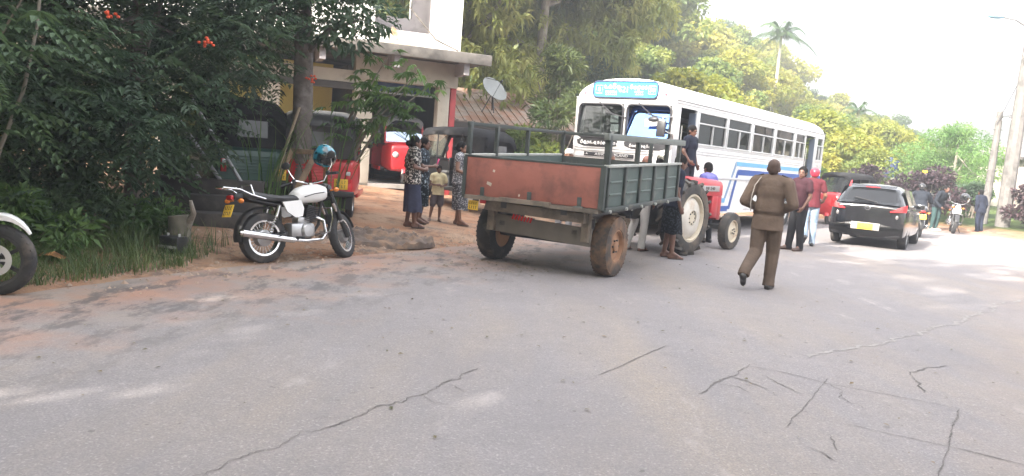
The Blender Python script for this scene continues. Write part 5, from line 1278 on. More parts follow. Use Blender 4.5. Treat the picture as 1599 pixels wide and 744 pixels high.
helmet('helmet', 'black helmet resting on the handlebar of the motorcycle by the purple hedge', (15.25, 26.6, 1.24), BKP, (.2, -1), 0, 1.1)

# ------------------------------------------------------------------ three wheelers
def tuktuk(label, pos, heading, body, hood=HIDE, open_side=True, group='three wheelers', windscreen=None, name='three_wheeler', rear_w=True):
    o = thing(name, label, 'three wheeler', pos, heading=heading, group=group)
    L2 = 1.3; W_ = .62
    # nose: rounded front shield
    rings = []
    for y, w, zb, zt in ((1.22, .30, .40, .92), (1.19, .38, .33, 1.01), (1.10, .44, .30, 1.06), (.95, .50, .30, 1.06), (.75, .56, .30, 1.04)):
        rg = []
        for k in range(16):
            a = 2 * PI * k / 16; cx, cz = math.cos(a), math.sin(a); rg.append((w * math.copysign(abs(cx) ** .4, cx), y, (zb + zt) / 2 + (zt - zb) / 2 * math.copysign(abs(cz) ** .4, cz)))
        rings.append(rg)
    MB().loft(rings).build('nose', body, o, 50)
    # windscreen posts, glass
    mb = MB()
    for s_ in (-1, 1): mb.tube([(s_ * .50, .92, 1.02), (s_ * .50, .80, 1.35), (s_ * .48, .66, 1.62)], .032, 8)
    mb.tube([(-.48, .66, 1.62), (0, .70, 1.67), (.48, .66, 1.62)], .03, 8); mb.tube([(-.5, .93, 1.03), (0, 1.0, 1.05), (.5, .93, 1.03)], .03, 8); ws = mb.build('windscreen_frame', body, o)
    MB().prism([(-.48, .92, 1.06), (0, .98, 1.07), (.48, .92, 1.06), (.46, .68, 1.61), (0, .72, 1.65), (-.46, .68, 1.61)], (0, .008, .003)).build('windscreen', windscreen or GLASSC, ws)
    MB().tube([(-.1, .99, 1.1), (.25, .90, 1.35)], .008, 5).build('wiper', BLK, ws)
    # canopy
    rings = []
    for y, zt, w in ((.78, 1.66, .48), (.70, 1.72, .53), (.3, 1.76, .58), (-.5, 1.77, .60), (-.95, 1.74, .60), (-1.12, 1.66, .58), (-1.22, 1.52, .56)):
        rg = []
        for k in range(13):
            a = PI * k / 12; c, s_ = math.cos(a), math.sin(a); rg.append((w * math.copysign(abs(c) ** .45, c), y, zt - .20 + .20 * s_ ** .7))
        rg += [(-w + .03, y, zt - .20), (w - .03, y, zt - .20)][::1]
        rings.append(rg[:13] + [(-w + .03, y, zt - .205), (-w * .5, y, zt - .035), (w * .5, y, zt - .035), (w - .03, y, zt - .205)])
    cn = MB().loft(rings).build('canopy', hood, o, 45)
    # rear canvas with window
    mb = MB()
    mb.prism([(-.58, -1.13, .98), (.58, -1.13, .98), (.56, -1.16, 1.56), (-.56, -1.16, 1.56)], (0, .02, 0))
    for s_ in (-1, 1): mb.prism([(s_ * .60, -1.12, .98), (s_ * .60, -.55, .98), (s_ * .60, -.70, 1.56), (s_ * .58, -1.15, 1.56)], (-s_ * .02, 0, 0))
    rc = mb.build('rear_canvas', hood, o)
    MB().prism([(-.26, -1.143, 1.14), (.26, -1.143, 1.14), (.24, -1.157, 1.40), (-.24, -1.157, 1.40)], (0, -.006, 0)).build('rear_window', M('plastic_window', (.16, .17, .18), .25), rc)
    # body tub
    rings = []
    for y, w, zt in ((-1.28, .56, .86), (-1.25, .60, .93), (-1.1, .62, .98), (-.5, .63, .98), (-.35, .63, .80)):
        rings.append([(-w, y, .40), (-w, y, zt - .06), (-w * .93, y, zt), (w * .93, y, zt), (w, y, zt - .06), (w, y, .40)])
    MB().loft(rings).build('body', body, o, 40)
    mb = MB(); mb.box((0, .25, .36), (1.18, 1.2, .06)); mb.box((0, .2, .33), (1.0, 1.5, .06)); mb.build('floor', BLK, o)
    for s_ in (-1, 1): MB().box((s_ * .60, .25, .36), (.05, 1.2, .10), bev=.01).build('sill', body, o)
    mb = MB()
    for s_ in (-1, 1): mb.tube([(s_ * .59, -.5, .95), (s_ * .59, -.52, 1.6)], .02, 6); mb.tube([(s_ * .58, .2, .9), (s_ * .58, .2, 1.62)], .015, 6)
    mb.tube([(-.58, .12, 1.0), (.58, .12, 1.0)], .018, 6); mb.build('side_bar', BLK, o)
    mb = MB(); mb.box((0, -.65, .72), (1.1, .5, .12), bev=.04); mb.box((0, -.92, 1.0), (1.1, .12, .5), bev=.04); mb.build('rear_seat', SEATV, o)
    mb = MB(); mb.box((0, .25, .70), (.5, .34, .1), bev=.04); mb.box((0, .25, .5), (.4, .3, .3)); mb.box((0, .10, .9), (.5, .06, .3), bev=.02); mb.build('driver_seat', SEATV, o)
    mb = MB(); mb.tube([(-.32, .62, 1.02), (0, .78, 1.0), (.32, .62, 1.02)], .014, 6); mb.cyl((0, .78, 1.0), (0, 1.0, .6), .03, seg=8); mb.build('handlebar', BLK, o)
    # wheels, guard
    wheel(o, (0, 1.02, .215), .215, .10, (1, 0, 0), .52, RUB, ALU, dish=.4)
    for s_ in (-1, 1): wheel(o, (s_ * .54, -.82, .225), .225, .11, (s_, 0, 0), .52, RUB, ALU, dish=.4)
    rings = []
    for k in range(9):
        a = R(15 + 150 * k / 8); rr_ = .27; rings.append([(-.09, 1.02 + (rr_ - .03) * math.cos(a), .215 + (rr_ - .03) * math.sin(a)), (-.06, 1.02 + rr_ * math.cos(a), .215 + rr_ * math.sin(a)), (.06, 1.02 + rr_ * math.cos(a), .215 + rr_ * math.sin(a)), (.09, 1.02 + (rr_ - .03) * math.cos(a), .215 + (rr_ - .03) * math.sin(a)), (0, 1.02 + (rr_ - .02) * math.cos(a), .215 + (rr_ - .02) * math.sin(a))])
    MB().loft(rings).build('front_mudguard', body, o, 50)
    # lamps
    for s_ in (-1, 1):
        mb = MB(); mb.lathe([(.05, -.06), (.085, -.01), (.09, .02)], (s_ * .27, 1.21, .74), (0, 1, 0), 18); mb.ell((s_ * .27, 1.222, .74), (.078, .03, .078)); mb.build('headlight', CLL, o)
        MB().box((s_ * .53, -1.275, .70), (.09, .04, .20), bev=.015).build('tail_light', REDL, o)
        MB().box((s_ * .53, -1.30, .76), (.07, .012, .06), bev=.004).build('indicator', CLL, o)
        mb = MB(); mb.tube([(s_ * .52, .9, 1.1), (s_ * .66, .95, 1.2)], .01, 5); mb.ell((s_ * .69, .95, 1.25), (.06, .02, .08)); mb.build('mirror', BLK, o)
    mb = MB()
    for k in range(6): mb.box((0, -1.283, .60 + k * .05), (.66, .012, .018), bev=.004)
    mb.build('louvre', body, o)
    mb = MB(); mb.box((0, -1.30, .42), (1.28, .10, .10), bev=.02); mb.build('rear_bumper', BLK, o)
    for s_ in (-1, 1): MB().prism([(s_ * .40, -1.18, .38), (s_ * .60, -1.18, .38), (s_ * .60, -1.18, .16), (s_ * .42, -1.18, .18)], (0, .012, 0)).build('mud_flap', BLK, o)
    plate(o, (.42, -1.292, .58), .22, .17, (0, -1, 0))
    return o
TRED = M('three_wheeler_red', (.52, .022, .03), .35, var=.07, coat=.4)
TGRN = M('three_wheeler_green', (.02, .055, .043), .45, var=.12)
TBLK = M('three_wheeler_black', (.03, .03, .033), .4, coat=.3)
# headings point to the nose
tuktuk('red three wheeler parked inside the shop opening with sky reflected in its windscreen', (-3.32, 21.35, .52), (.34, -.94), TRED, M('hood_grey', (.16, .16, .17), .6), windscreen=glass('pale_screen', (.2, .22, .25), .42, (.62, .74, .9), .03))  # pale blue gloss puts the sky's reflection into the screen colour
tuktuk('dark three wheeler with black canopy standing behind the women', (-1.38, 18.35, .27), (-.83, .56), TBLK)
tuktuk('red three wheeler seen from behind, with black hood, at the thick trunk', (-3.42, 13.9, .24), (-.12, .99), TRED, M('hood_lighter', (.045, .045, .05), .4, var=.35, scale=3, bump=.8, spec=.6))  # hood colour lightened in place of its pale highlights
tuktuk('green three wheeler with black hood half hidden by dark leaves and pipes', (-5.0, 12.9, .33), (-.75, .66), TGRN)
tuktuk('red three wheeler with black canopy parked between bus and black hatchback', (11.15, 26.6, 0), (-.70, -.71), TRED)

# ------------------------------------------------------------------ black hatchback
def hatchback():
    o = thing('hatchback_car', 'black hatchback car seen from behind on the road, right of the bus', 'car', (8.60, 18.78, 0), heading=(.54, .84))
    P = M('car_black', (.012, .012, .014), .18, var=.1, coat=.8); G = glass('car_glass', (.10, .12, .13), .10)
    # stations along y (rear bumper -.68 .. front 3.2): half width at belt, zs bottom, belt z, crown
    def ring(y, w, zb, zbelt, n=.2, zmid=None):
        zm = zb + (zbelt - zb) * .45
        return [(-w * .90, y, zb), (-w * .985, y, zb + .08), (-w, y, zm), (-w * .975, y, zbelt - .08), (-w * .93, y, zbelt), (-w * .5, y, zbelt + .03), (0, y, zbelt + .04), (w * .5, y, zbelt + .03), (w * .93, y, zbelt), (w * .975, y, zbelt - .08), (w, y, zm), (w * .985, y, zb + .08), (w * .90, y, zb)]
    st = [(-.75, .60, .34, .76), (-.742, .74, .27, .93), (-.72, .81, .24, .99), (-.50, .835, .22, 1.0), (-.2, .845, .2, .99), (.4, .845, .2, .975), (1.2, .845, .2, .945), (1.9, .84, .2, .93), (2.4, .83, .2, .90), (2.85, .80, .21, .80), (3.08, .70, .24, .68), (3.16, .55, .3, .58)]
    body = MB().loft([ring(*s_) for s_ in st])
    bmesh.ops.subdivide_edges(body.bm, edges=[], cuts=1)
    me = body.mesh('body', 60); b_ = link('body', me, P, o)
    md = b_.modifiers.new('s', 'SUBSURF'); md.levels = 2; md.render_levels = 2
    # greenhouse
    gh = [(-.64, .66, .98, .99), (-.44, .68, .97, 1.17), (-.16, .61, .96, 1.40), (.14, .585, .95, 1.475), (.6, .60, .95, 1.485), (1.1, .585, .94, 1.45), (1.5, .60, .93, 1.26), (1.95, .64, .92, .96)]
    rings = []
    for y, w, zb, zt in gh:
        rings.append([(-.80, y, zb - .05), (-.79 + (.79 - w) * .05, y, zb), (-(w + (.78 - w) * .35), y, zb + (zt - zb) * .6), (-w, y, zt - .05 * min(1, (zt - zb) * 3)), (-w * .6, y, zt), (0, y, zt + .012), (w * .6, y, zt), (w, y, zt - .05 * min(1, (zt - zb) * 3)), (w + (.78 - w) * .35, y, zb + (zt - zb) * .6), (.79 - (.79 - w) * .05, y, zb), (.80, y, zb - .05)])
    c_ = link('cabin', MB().loft(rings).mesh('cabin', 60), P, o)
    md = c_.modifiers.new('s', 'SUBSURF'); md.levels = 2; md.render_levels = 2
    # rear glass: curved panel proud of the cabin
    rows = []
    for t in np.linspace(0, 1, 6):
        y = -.655 + .47 * t; z = 1.02 + .36 * t - .0 * t * t; w = .68 - .12 * t
        rows.append([(w * s_, y - .03 - .045 * (1 - s_ * s_) + .10 * (abs(s_) > .85) * (abs(s_) - .85) / .15, z + .015 * (1 - s_ * s_)) for s_ in np.linspace(-1, 1, 13)])
    mb = MB(); mb.loft(rows, closed=False); bmesh.ops.solidify(mb.bm, geom=mb.bm.faces[:], thickness=.012)
    GR = M('rear_glass', (.03, .032, .037), .05, var=.02, spec=.6); rg = mb.build('rear_window', GR, o, 60)
    mb = MB(); mb.tube([(.16, -.70, 1.07), (-.34, -.60, 1.16)], .014, 6); mb.cyl((.17, -.74, 1.05), (.16, -.70, 1.07), .03, seg=10); mb.build('rear_wiper', BLK, rg)
    # side windows
    for s_ in (-1, 1):
        for a, b, nm in ((-.12, .62, 'rear'), (.68, 1.42, 'front')):
            pts = []
            for y, t in ((a, 0), (b, 0), (b if b < 1 else b - .18, 1), (a + .0, 1)):
                zb, zt = .985, 1.39 if y < 1.2 else 1.36; pts.append((s_ * (.795 - .145 * t), y, zb + (zt - zb) * t))
            MB().prism(pts, (s_ * .012, 0, 0)).build('side_window', GR, o)
    # hatch, lights, trims
    for s_ in (-1, 1):
        lamp = MB(); rows = []
        for t in np.linspace(0, 1, 5):
            rows.append([(s_ * (.48 + .345 * u), -.785 + .03 * u + .30 * max(0, u - .6) ** 2 + .05 * t, .86 + .03 * u + t * (.04 + .13 * u)) for u in np.linspace(0, 1, 7)])
        lamp.loft(rows, closed=False); bmesh.ops.solidify(lamp.bm, geom=lamp.bm.faces[:], thickness=.05 * -s_ * s_); lamp.build('tail_light', REDL, o, 50)
        MB().ell((s_ * .64, -.742, .76), (.035, .02, .05)).build('reverse_light', M('reverse_lens', (.16, .15, .15), .3, coat=.4), o)
        mb = MB(); mb.box((s_ * .90, 1.28, 1.0), (.2, .1, .13), bev=.04); mb.build('door_mirror', P, o)
        MB().beam((s_ * .852, .35, .80), (s_ * .852, .52, .80), .02, .03, bev=.008).build('door_handle', P, o)
        wheel(o, (s_ * .74, 0, .295), .295, .19, (s_, 0, 0), .64, RUB, M('car_rim', (.42, .42, .43), .35, .8), spokes=7, ribs=False)
        wheel(o, (s_ * .73, 2.4, .295), .295, .19, (s_, 0, 0), .64, RUB, M('car_rim', (.42, .42, .43), .35, .8), spokes=7, ribs=False)
    # bumper with plate recess
    mb = MB(); mb.loft([[(x * k, -.68 - .115 * math.cos(x * 1.4) + (0 if 0 < i < 3 else .05), z) for x in np.linspace(-.80, .80, 11)] for i, (k, z) in enumerate(((.97, .26), (1, .36), (1, .50), (.96, .60)))], closed=False); bmesh.ops.solidify(mb.bm, geom=mb.bm.faces[:], thickness=.05); mb.build('bumper', P, o, 60)
    MB().box((0, -.805, .50), (.62, .02, .17), bev=.02).build('plate_recess', M('recess_grey', (.28, .27, .26), .6), o)
    plate(o, (0, -.822, .50), .34, .15, (0, -1, 0))
    mb = MB(); mb.lathe([(.05, -.006), (.058, 0), (.05, .006), (.045, 0)], (0, -.748, .93), (0, -1, .2), 24, closed=True); mb.tube([(-.035, -.752, .95), (-.012, -.756, .925), (0, -.756, .94), (.012, -.756, .925), (.035, -.752, .95)], .006, 6); mb.build('emblem', STEEL, o)
    MB().box((-.42, -.722, .90), (.12, .006, .022)).build('badge', STEEL, o)
    mb = MB()
    for x in np.linspace(-.5, .5, 7): mb.box((x, .02, .33), (.1, .9, .06))
    mb.build('underbody', BLK, o)
    rows = [[(x, y, z) for x in np.linspace(-.50, .50, 7)] for y, z in ((-.12, 1.46), (-.22, 1.435), (-.30, 1.405))]
    mb = MB(); mb.loft(rows, closed=False); bmesh.ops.solidify(mb.bm, geom=mb.bm.faces[:], thickness=.02); sp = mb.build('spoiler', P, o)
    MB().box((0, -.305, 1.41), (.3, .02, .02)).build('brake_light', REDL, sp)
hatchback()
#PART4
# ------------------------------------------------------------------ people
SKIN = M('skin_brown', (.19, .095, .06), .45, var=.08, scale=20); SKIND = M('skin_dark', (.145, .074, .052), .42, var=.08, scale=20); HAIR = M('hair_black', (.010, .009, .009), .85, var=.2, scale=40, spec=.12); EYE = M('eye_dark', (.05, .04, .035), .4); LIP = M('lip', (.14, .05, .045), .5)
def person(label, pos, heading, H=1.7, skin=SKIN, pose=None, lean=0, face=0, top=None, bottom=None, hair='short', shoes=None, group=None, vox=.011, nod=0, curlR=35, curlL=35):
    s = H / 1.7
    o = thing('person', label, 'person', pos, heading=heading, group=group); o.scale = (s, s, s)
    J = dict(pelvis=(0, 0, .95), chest=(0, 0, 1.27), neck=(0, 0, 1.45), head=(0, .02, 1.585))
    for k, v in dict(sh=(.185, 0, 1.405), el=(.235, -.03, 1.12), wr=(.22, .07, .88), hd=(.21, .12, .80), hip=(.09, 0, .90), kn=(.10, .02, .49), an=(.10, -.03, .09), toe=(.115, .13, .03)).items():
        J[k + 'R'] = v; J[k + 'L'] = (-v[0], v[1], v[2])
    J.update(pose or {})
    J = {k: Vector(v) for k, v in J.items()}
    if lean:
        Q = Matrix.Rotation(R(-lean), 3, 'X'); pv = J['pelvis'].copy()
        for k in ('chest', 'neck', 'head', 'shR', 'shL') + (() if pose and pose.get('fixarms') else ('elR', 'elL', 'wrR', 'wrL', 'hdR', 'hdL')): J[k] = pv + Q @ (J[k] - pv)
    P_, Cc, Nk, Hd = J['pelvis'], J['chest'], J['neck'], J['head']
    lat = (J['shR'] - J['shL']).normalized()
    def rot(a, b):
        z = (b - a).normalized(); y = z.cross(lat).normalized(); x = y.cross(z); return Matrix((x, y, z)).transposed()
    def torso(mb, f, hips=True):
        if hips: mb.ell(P_ + Vector((0, 0, -.02)), (.158 + f, .108 + f, .13 + f), rot(P_, Cc))
        mb.ell(P_.lerp(Cc, .45), (.138 + f, .100 + f, .16 + f), rot(P_, Cc)); mb.ell(Cc, (.162 + f, .112 + f, .18 + f), rot(Cc, Nk)); mb.ell(Cc.lerp(Nk, .55), (.168 + f, .095 + f, .10 + f), rot(Cc, Nk))
        mb.cap(J['shR'] - lat * .02, J['shL'] + lat * .02, .058 + f); mb.cap(J['shR'].lerp(Nk, .25), Nk, .05 + f, .052 + f); mb.cap(J['shL'].lerp(Nk, .25), Nk, .05 + f, .052 + f)
    hq = Matrix.Rotation(R(face), 3, 'Z') @ Matrix.Rotation(R(-nod), 3, 'X')
    hv = lambda x, y, z: Hd + hq @ Vector((x, y, z))
    mb = MB(); torso(mb, 0)
    mb.cap(Nk - Vector((0, 0, .03)), hv(0, -.02, -.05), .056, .052)
    mb.ell(hv(0, -.008, .02), (.076, .096, .095), hq); mb.ell(hv(0, .022, -.045), (.058, .068, .07), hq); mb.cap(hv(0, .045, -.09), hv(0, .06, -.085), .032, .028)
    mb.cap(hv(0, .085, .012), hv(0, .103, -.028), .011, .017); mb.ell(hv(0, .082, .03), (.05, .016, .012), hq); mb.ell(hv(.0, .082, -.062), (.026, .014, .012), hq)
    for q in (-1, 1): mb.ell(hv(q * .078, -.012, -.008), (.012, .024, .034), hq)
    for q, sx in (('R', 1), ('L', -1)):
        sh, el, wr, hd = J['sh' + q], J['el' + q], J['wr' + q], J['hd' + q]
        mb.cap(sh, el, .052, .040); mb.cap(el, wr, .041, .027)
        d = (hd - wr).normalized(); nrm = (d.cross((el - wr).normalized())); 
        pn = Vector((-sx, .15, 0)) - d * Vector((-sx, .15, 0)).dot(d)
        if pn.length < .2: pn = Vector((0, 1, 0)) - d * d.y
        pn.normalize(); sd_ = d.cross(pn) * sx         # pn: palm normal, sd_: towards thumb side or away
        if sd_.y + sd_.z * .3 < 0: sd_ = -sd_
        pc = wr + d * .045; mb.ell(pc, (.040, .017, .052), Matrix((sd_, pn, d)).transposed()); mb.cap(wr, pc, .026, .026)
        cv = R(curlR if q == 'R' else curlL)
        for k, ln in enumerate((.072, .080, .074, .058)):
            b = pc + d * .036 + sd_ * (.030 - .020 * k); d1 = (d * math.cos(cv * .5) + pn * math.sin(cv * .5)); m_ = b + d1 * ln * .55; d2 = d * math.cos(cv * 1.4) + pn * math.sin(cv * 1.4)
            mb.cap(b - d * .02, m_, .0098, .009, 8); mb.cap(m_, m_ + d2 * ln * .5, .009, .0078, 8)
        tb = wr + d * .025 + sd_ * .022; t1 = tb + (d * .6 + sd_ * .7 + pn * .3).normalized() * .038; mb.cap(tb, t1, .013, .011, 8); mb.cap(t1, t1 + (d * .9 + pn * .4 + sd_ * .1).normalized() * .032, .011, .009, 8)
        hp, kn, an, to = J['hip' + q], J['kn' + q], J['an' + q], J['toe' + q]
        mb.cap(hp, kn, .083, .057); mb.cap(kn, kn.lerp(an, .35), .056, .057); mb.cap(kn.lerp(an, .3), an, .057, .037)
        fd = (to - an); fd.z = 0; fd.normalize(); heel = an - fd * .035 + Vector((0, 0, -.05))
        mb.cap(heel, an, .036, .036); mb.cap(heel + Vector((0, 0, -.008)), to, .032, .027); mb.cap(an + fd * .03, to, .036, .026); mb.cap(to - fd * .01, to + fd * .04 + Vector((0, 0, -.008)), .028, .018)
    body = remesh(mb, 'body', vox, 2, skin, o)
    for q in (-1, 1): MB().ell(hv(q * .032, .079, .012), (.012, .007, .006), hq, 8, 6).build('eye', EYE, o); 
    MB().ell(hv(0, .096, -.062), (.022, .006, .007), hq, 8, 6).build('mouth', LIP, o)
    # hair
    if hair in ('short', 'bun', 'cropped', 'grey', 'long'):
        mb = MB(); f = .004 if hair in ('cropped', 'grey') else .014
        mb.ell(hv(0, -.022, .036), (.077 + f, .090 + f, .088 + f), hq); mb.ell(hv(0, -.045, -.01), (.070 + f, .06 + f, .075 + f), hq)
        if hair in ('bun',): mb.ell(hv(0, -.145, -.01), (.055, .05, .055), hq)
        if hair == 'long': mb.cap(hv(0, -.09, -.02), Nk + (Nk - Vector((0, .12, .12)) - Nk), .06, .035)
        remesh(mb, 'hair', .012, 2, M('hair_grey', (.10, .09, .085), .8) if hair == 'grey' else (M('hair_cropped', (.075, .046, .036), .75) if hair == 'cropped' else HAIR), o)
    elif isinstance(hair, tuple) and hair[0] == 'cap':
        mb = MB(); mb.ell(hv(0, -.03, .0), (.078, .078, .08), hq); remesh(mb, 'hair', .012, 2, HAIR, o)
        mb = MB(); mb.ell(hv(0, -.01, .055), (.088, .104, .072), hq); mb.cap(hv(-.03, .08, .045), hv(.03, .08, .045), .022); mb.ell(hv(0, .10, .045), (.06, .06, .012), hq) if hair[2] else None
        remesh(mb, 'cap', .011, 2, hair[1], o)
    elif isinstance(hair, tuple) and hair[0] == 'helmet':
        mb = MB(); mb.ell(hv(0, -.015, .035), (.104, .120, .105), hq, 24, 16); mb.ell(hv(0, -.045, .0), (.092, .085, .08), hq)
        remesh(mb, 'helmet', .012, 2, hair[1], o)
    # clothing
    if top:
        tm, sleeve, hem = top[:3]; f = top[3] if len(top) > 3 else .016
        mb = MB(); torso(mb, f, False)
        hz = Vector((0, 0, hem)); b = P_ + Vector((0, 0, hem - .95))
        mb.ell(P_ + Vector((0, 0, max(-.02, hem - .95 + .08))), (.160 + f, .112 + f, .12), rot(P_, Cc))
        if hem < .9:
            x, y, z = Vector((1, 0, 0)), Vector((0, 1, 0)), None
            rings = [[Vector((c.x + math.cos(2 * PI * i / 24) * rx, c.y + math.sin(2 * PI * i / 24) * ry, c.z)) for i in range(24)] for c, rx, ry in ((P_.lerp(Cc, .9), .15 + f * .8, .105 + f * .8), (P_.lerp(Cc, .5), .15 + f, .112 + f), (P_ + Vector((0, 0, .06)), .158 + f, .118 + f), (P_, .172 + f, .125 + f), (P_ + Vector((0, 0, hem - .95)), .18 + f, .135 + f))]
            mb.loft(rings)
        for q in ('R', 'L'):
            sh, el, wr = J['sh' + q], J['el' + q], J['wr' + q]
            if sleeve == 'short': mb.cap(sh, sh.lerp(el, .60), .056 + f * .6, .056 + f * .75)
            elif sleeve == 'cap': mb.cap(sh, sh.lerp(el, .22), .058 + f, .054 + f)
            elif sleeve == 'long': mb.cap(sh, el, .058 + f, .050 + f * .8); mb.cap(el, el.lerp(wr, .97), .050 + f * .8, .036 + f * .5)
        remesh(mb, 'shirt' if len(top) < 5 else top[4], .012, 2, tm, o)
    if bottom:
        kind, bm_, *rest = bottom
        mb = MB()
        if kind == 'trousers' or kind == 'shorts':
            w = rest[0] if rest else .0
            mb.ell(P_ + Vector((0, 0, -.02)), (.168 + w * .3, .120 + w * .3, .135), rot(P_, Cc)); mb.ell(P_ + Vector((0, 0, .05)), (.155, .112, .10), rot(P_, Cc))
            for q in ('R', 'L'):
                hp, kn, an = J['hip' + q], J['kn' + q], J['an' + q]; kn2 = kn
                if kind == 'trousers': mb.cap(hp, kn, .098 + w, .072 + w); mb.cap(kn, an + (kn - an) * .04, .072 + w, .058 + w); mb.cyl(an + (kn - an) * .10, an + Vector((0, 0, -.045)), .060 + w, .064 + w, 14)
                else: mb.cap(hp, hp.lerp(kn, .9), .10 + w, .085 + w)
            remesh(mb, kind, .012, 2, bm_, o)
        elif kind in ('skirt', 'sarong'):
            hem, rx, ry = rest
            ax_ = (J['anR'] + J['anL']) / 2; n = 48; rings = []
            zs = np.linspace(P_.z + .10, hem, 12); cz = P_.z - .05
            for z in zs:
                t = (P_.z + .10 - z) / (P_.z + .10 - hem); r0, r1 = (.148, .112) if z > P_.z else (None, None)
                tt = max(0, (cz - z) / (cz - hem)) if z < cz else 0
                wx = .148 + (.178 - .148) * min(1, t * 4) + (rx - .178) * tt; wy = .115 + (.140 - .115) * min(1, t * 4) + (ry - .140) * tt
                c = Vector((P_.x + (ax_.x - P_.x) * tt, P_.y + (ax_.y + .03 - P_.y) * tt, z))
                rings.append([(c.x + math.cos(2 * PI * i / n) * wx * (1 + .055 * tt * math.sin(7 * 2 * PI * i / n + 1)), c.y + math.sin(2 * PI * i / n) * wy * (1 + .07 * tt * math.sin(6 * 2 * PI * i / n)), z + .012 * math.sin(5 * 2 * PI * i / n) * tt) for i in range(n)])
            mb.loft(rings, cap=False); bmesh.ops.solidify(mb.bm, geom=mb.bm.faces[:], thickness=.008); mb.build('skirt' if kind == 'skirt' else 'sarong', bm_, o, 70)
    if shoes:
        sm, kind = shoes
        for q in ('R', 'L'):
            an, to = J['an' + q], J['toe' + q]; fd = (to - an); fz = fd.z; fd.z = 0; fd.normalize(); up = Vector((0, 0, 1))
            heel = an - fd * .045 + Vector((0, 0, -.052)) 
            mb = MB()
            if kind == 'shoe':
                mb.cap(heel, to + fd * .04, .046, .040); mb.cap(an + Vector((0, 0, -.02)), to - fd * .02, .052, .038); mb.cap(heel, an, .044, .046); remesh(mb, 'shoe', .011, 2, sm, o)
            else:
                pts = heel - Vector((0, 0, .028)); tip = to + fd * .045 - Vector((0, 0, .022)); mb.beam(pts, tip, .085, .018, up, .006); sv = fd.cross(up)
                for s_ in (-1, 1): mb.tube([to - Vector((0, 0, .02)) + fd * .01, (an + to) / 2 + sv * s_ * .035 + Vector((0, 0, .02)), (an + to) / 2 + sv * s_ * .046 - Vector((0, 0, .05))], .007, 6)
                mb.build('sandal', sm, o)
    return o
SHOEB = M('shoe_black', (.02, .018, .018), .35, var=.2); SHOEN = M('shoe_brown', (.07, .04, .03), .5); SAND = M('sandal_dark', (.05, .035, .03), .6)
def pattern(name, a, b, scale, thr=.5, detail=2, voronoi=False):
    m = bpy.data.materials.new(name); m.use_nodes = True; nt = m.node_tree; N = nt.nodes; L = nt.links; p = N['Principled BSDF']; p.inputs['Roughness'].default_value = .85; p.inputs['Specular IOR Level'].default_value = .2
    tc = N.new('ShaderNodeTexCoord'); n = N.new('ShaderNodeTexNoise'); n.inputs['Scale'].default_value = scale; n.inputs['Detail'].default_value = detail; L.new(tc.outputs['Object'], n.inputs['Vector'])
    r = N.new('ShaderNodeMapRange'); r.inputs['From Min'].default_value = thr - .02; r.inputs['From Max'].default_value = thr + .02; L.new(n.outputs['Fac'], r.inputs['Value'])
    x = N.new('ShaderNodeMix'); x.data_type = 'RGBA'; L.new(r.outputs['Result'], x.inputs['Factor']); x.inputs['A'].default_value = (*a, 1); x.inputs['B'].default_value = (*b, 1); L.new(x.outputs['Result'], p.inputs['Base Color'])
    return m
def cloth(name, c, **k): return M(name, c, .88, var=.2, scale=7, spec=.2, bump=.9, detail=3, **k)

# officer
UNI = cloth('khaki_uniform', (.128, .093, .072)); UNT = cloth('khaki_trousers', (.105, .077, .060))
of = person('man in brown khaki police uniform walking away with arms bent before him', (3.40, 10.42, 0), (.42, .9), 1.73, SKIND, dict(
    shR=(.20, 0, 1.41), shL=(-.20, 0, 1.41), elR=(.30, -.06, 1.14), wrR=(.15, .14, 1.04), hdR=(.06, .20, 1.05), elL=(-.31, -.07, 1.14), wrL=(-.16, .13, 1.05), hdL=(-.07, .19, 1.07),
    hipR=(.09, .0, .90), knR=(.10, .06, .48), anR=(.10, -.02, .09), toeR=(.12, .13, .03), hipL=(-.09, 0, .90), knL=(-.10, -.06, .49), anL=(-.17, -.44, .24), toeL=(-.18, -.32, .08)),
    top=(UNI, 'long', .78, .027, 'tunic'), bottom=('trousers', UNT, .016), hair='cropped', shoes=(SHOEB, 'shoe'), vox=.010)
mb = MB(); mb.tube([(-.13, -.10, 1.47), (-.19, -.145, 1.36), (-.215, -.155, 1.22), (-.22, -.155, 1.10), (-.22, -.09, 1.02)], .007, 6); mb.build('lanyard', M('cord_white', (.42, .38, .34), .8), of)
for s_ in (-1, 1): MB().box((s_ * .165, -.005, 1.492), (.11, .06, .014), (0, R(18 * s_), 0), .005).build('epaulette', M('epaulette', (.03, .025, .02), .7), of)
rings = [[(math.cos(2 * PI * i / 32) * .200, math.sin(2 * PI * i / 32) * .152, z) for i in range(32)] for z in (.985, 1.03)]
mb = MB(); mb.loft(rings, cap=False); bmesh.ops.solidify(mb.bm, geom=mb.bm.faces[:], thickness=.008); mb.build('belt', UNI, of)
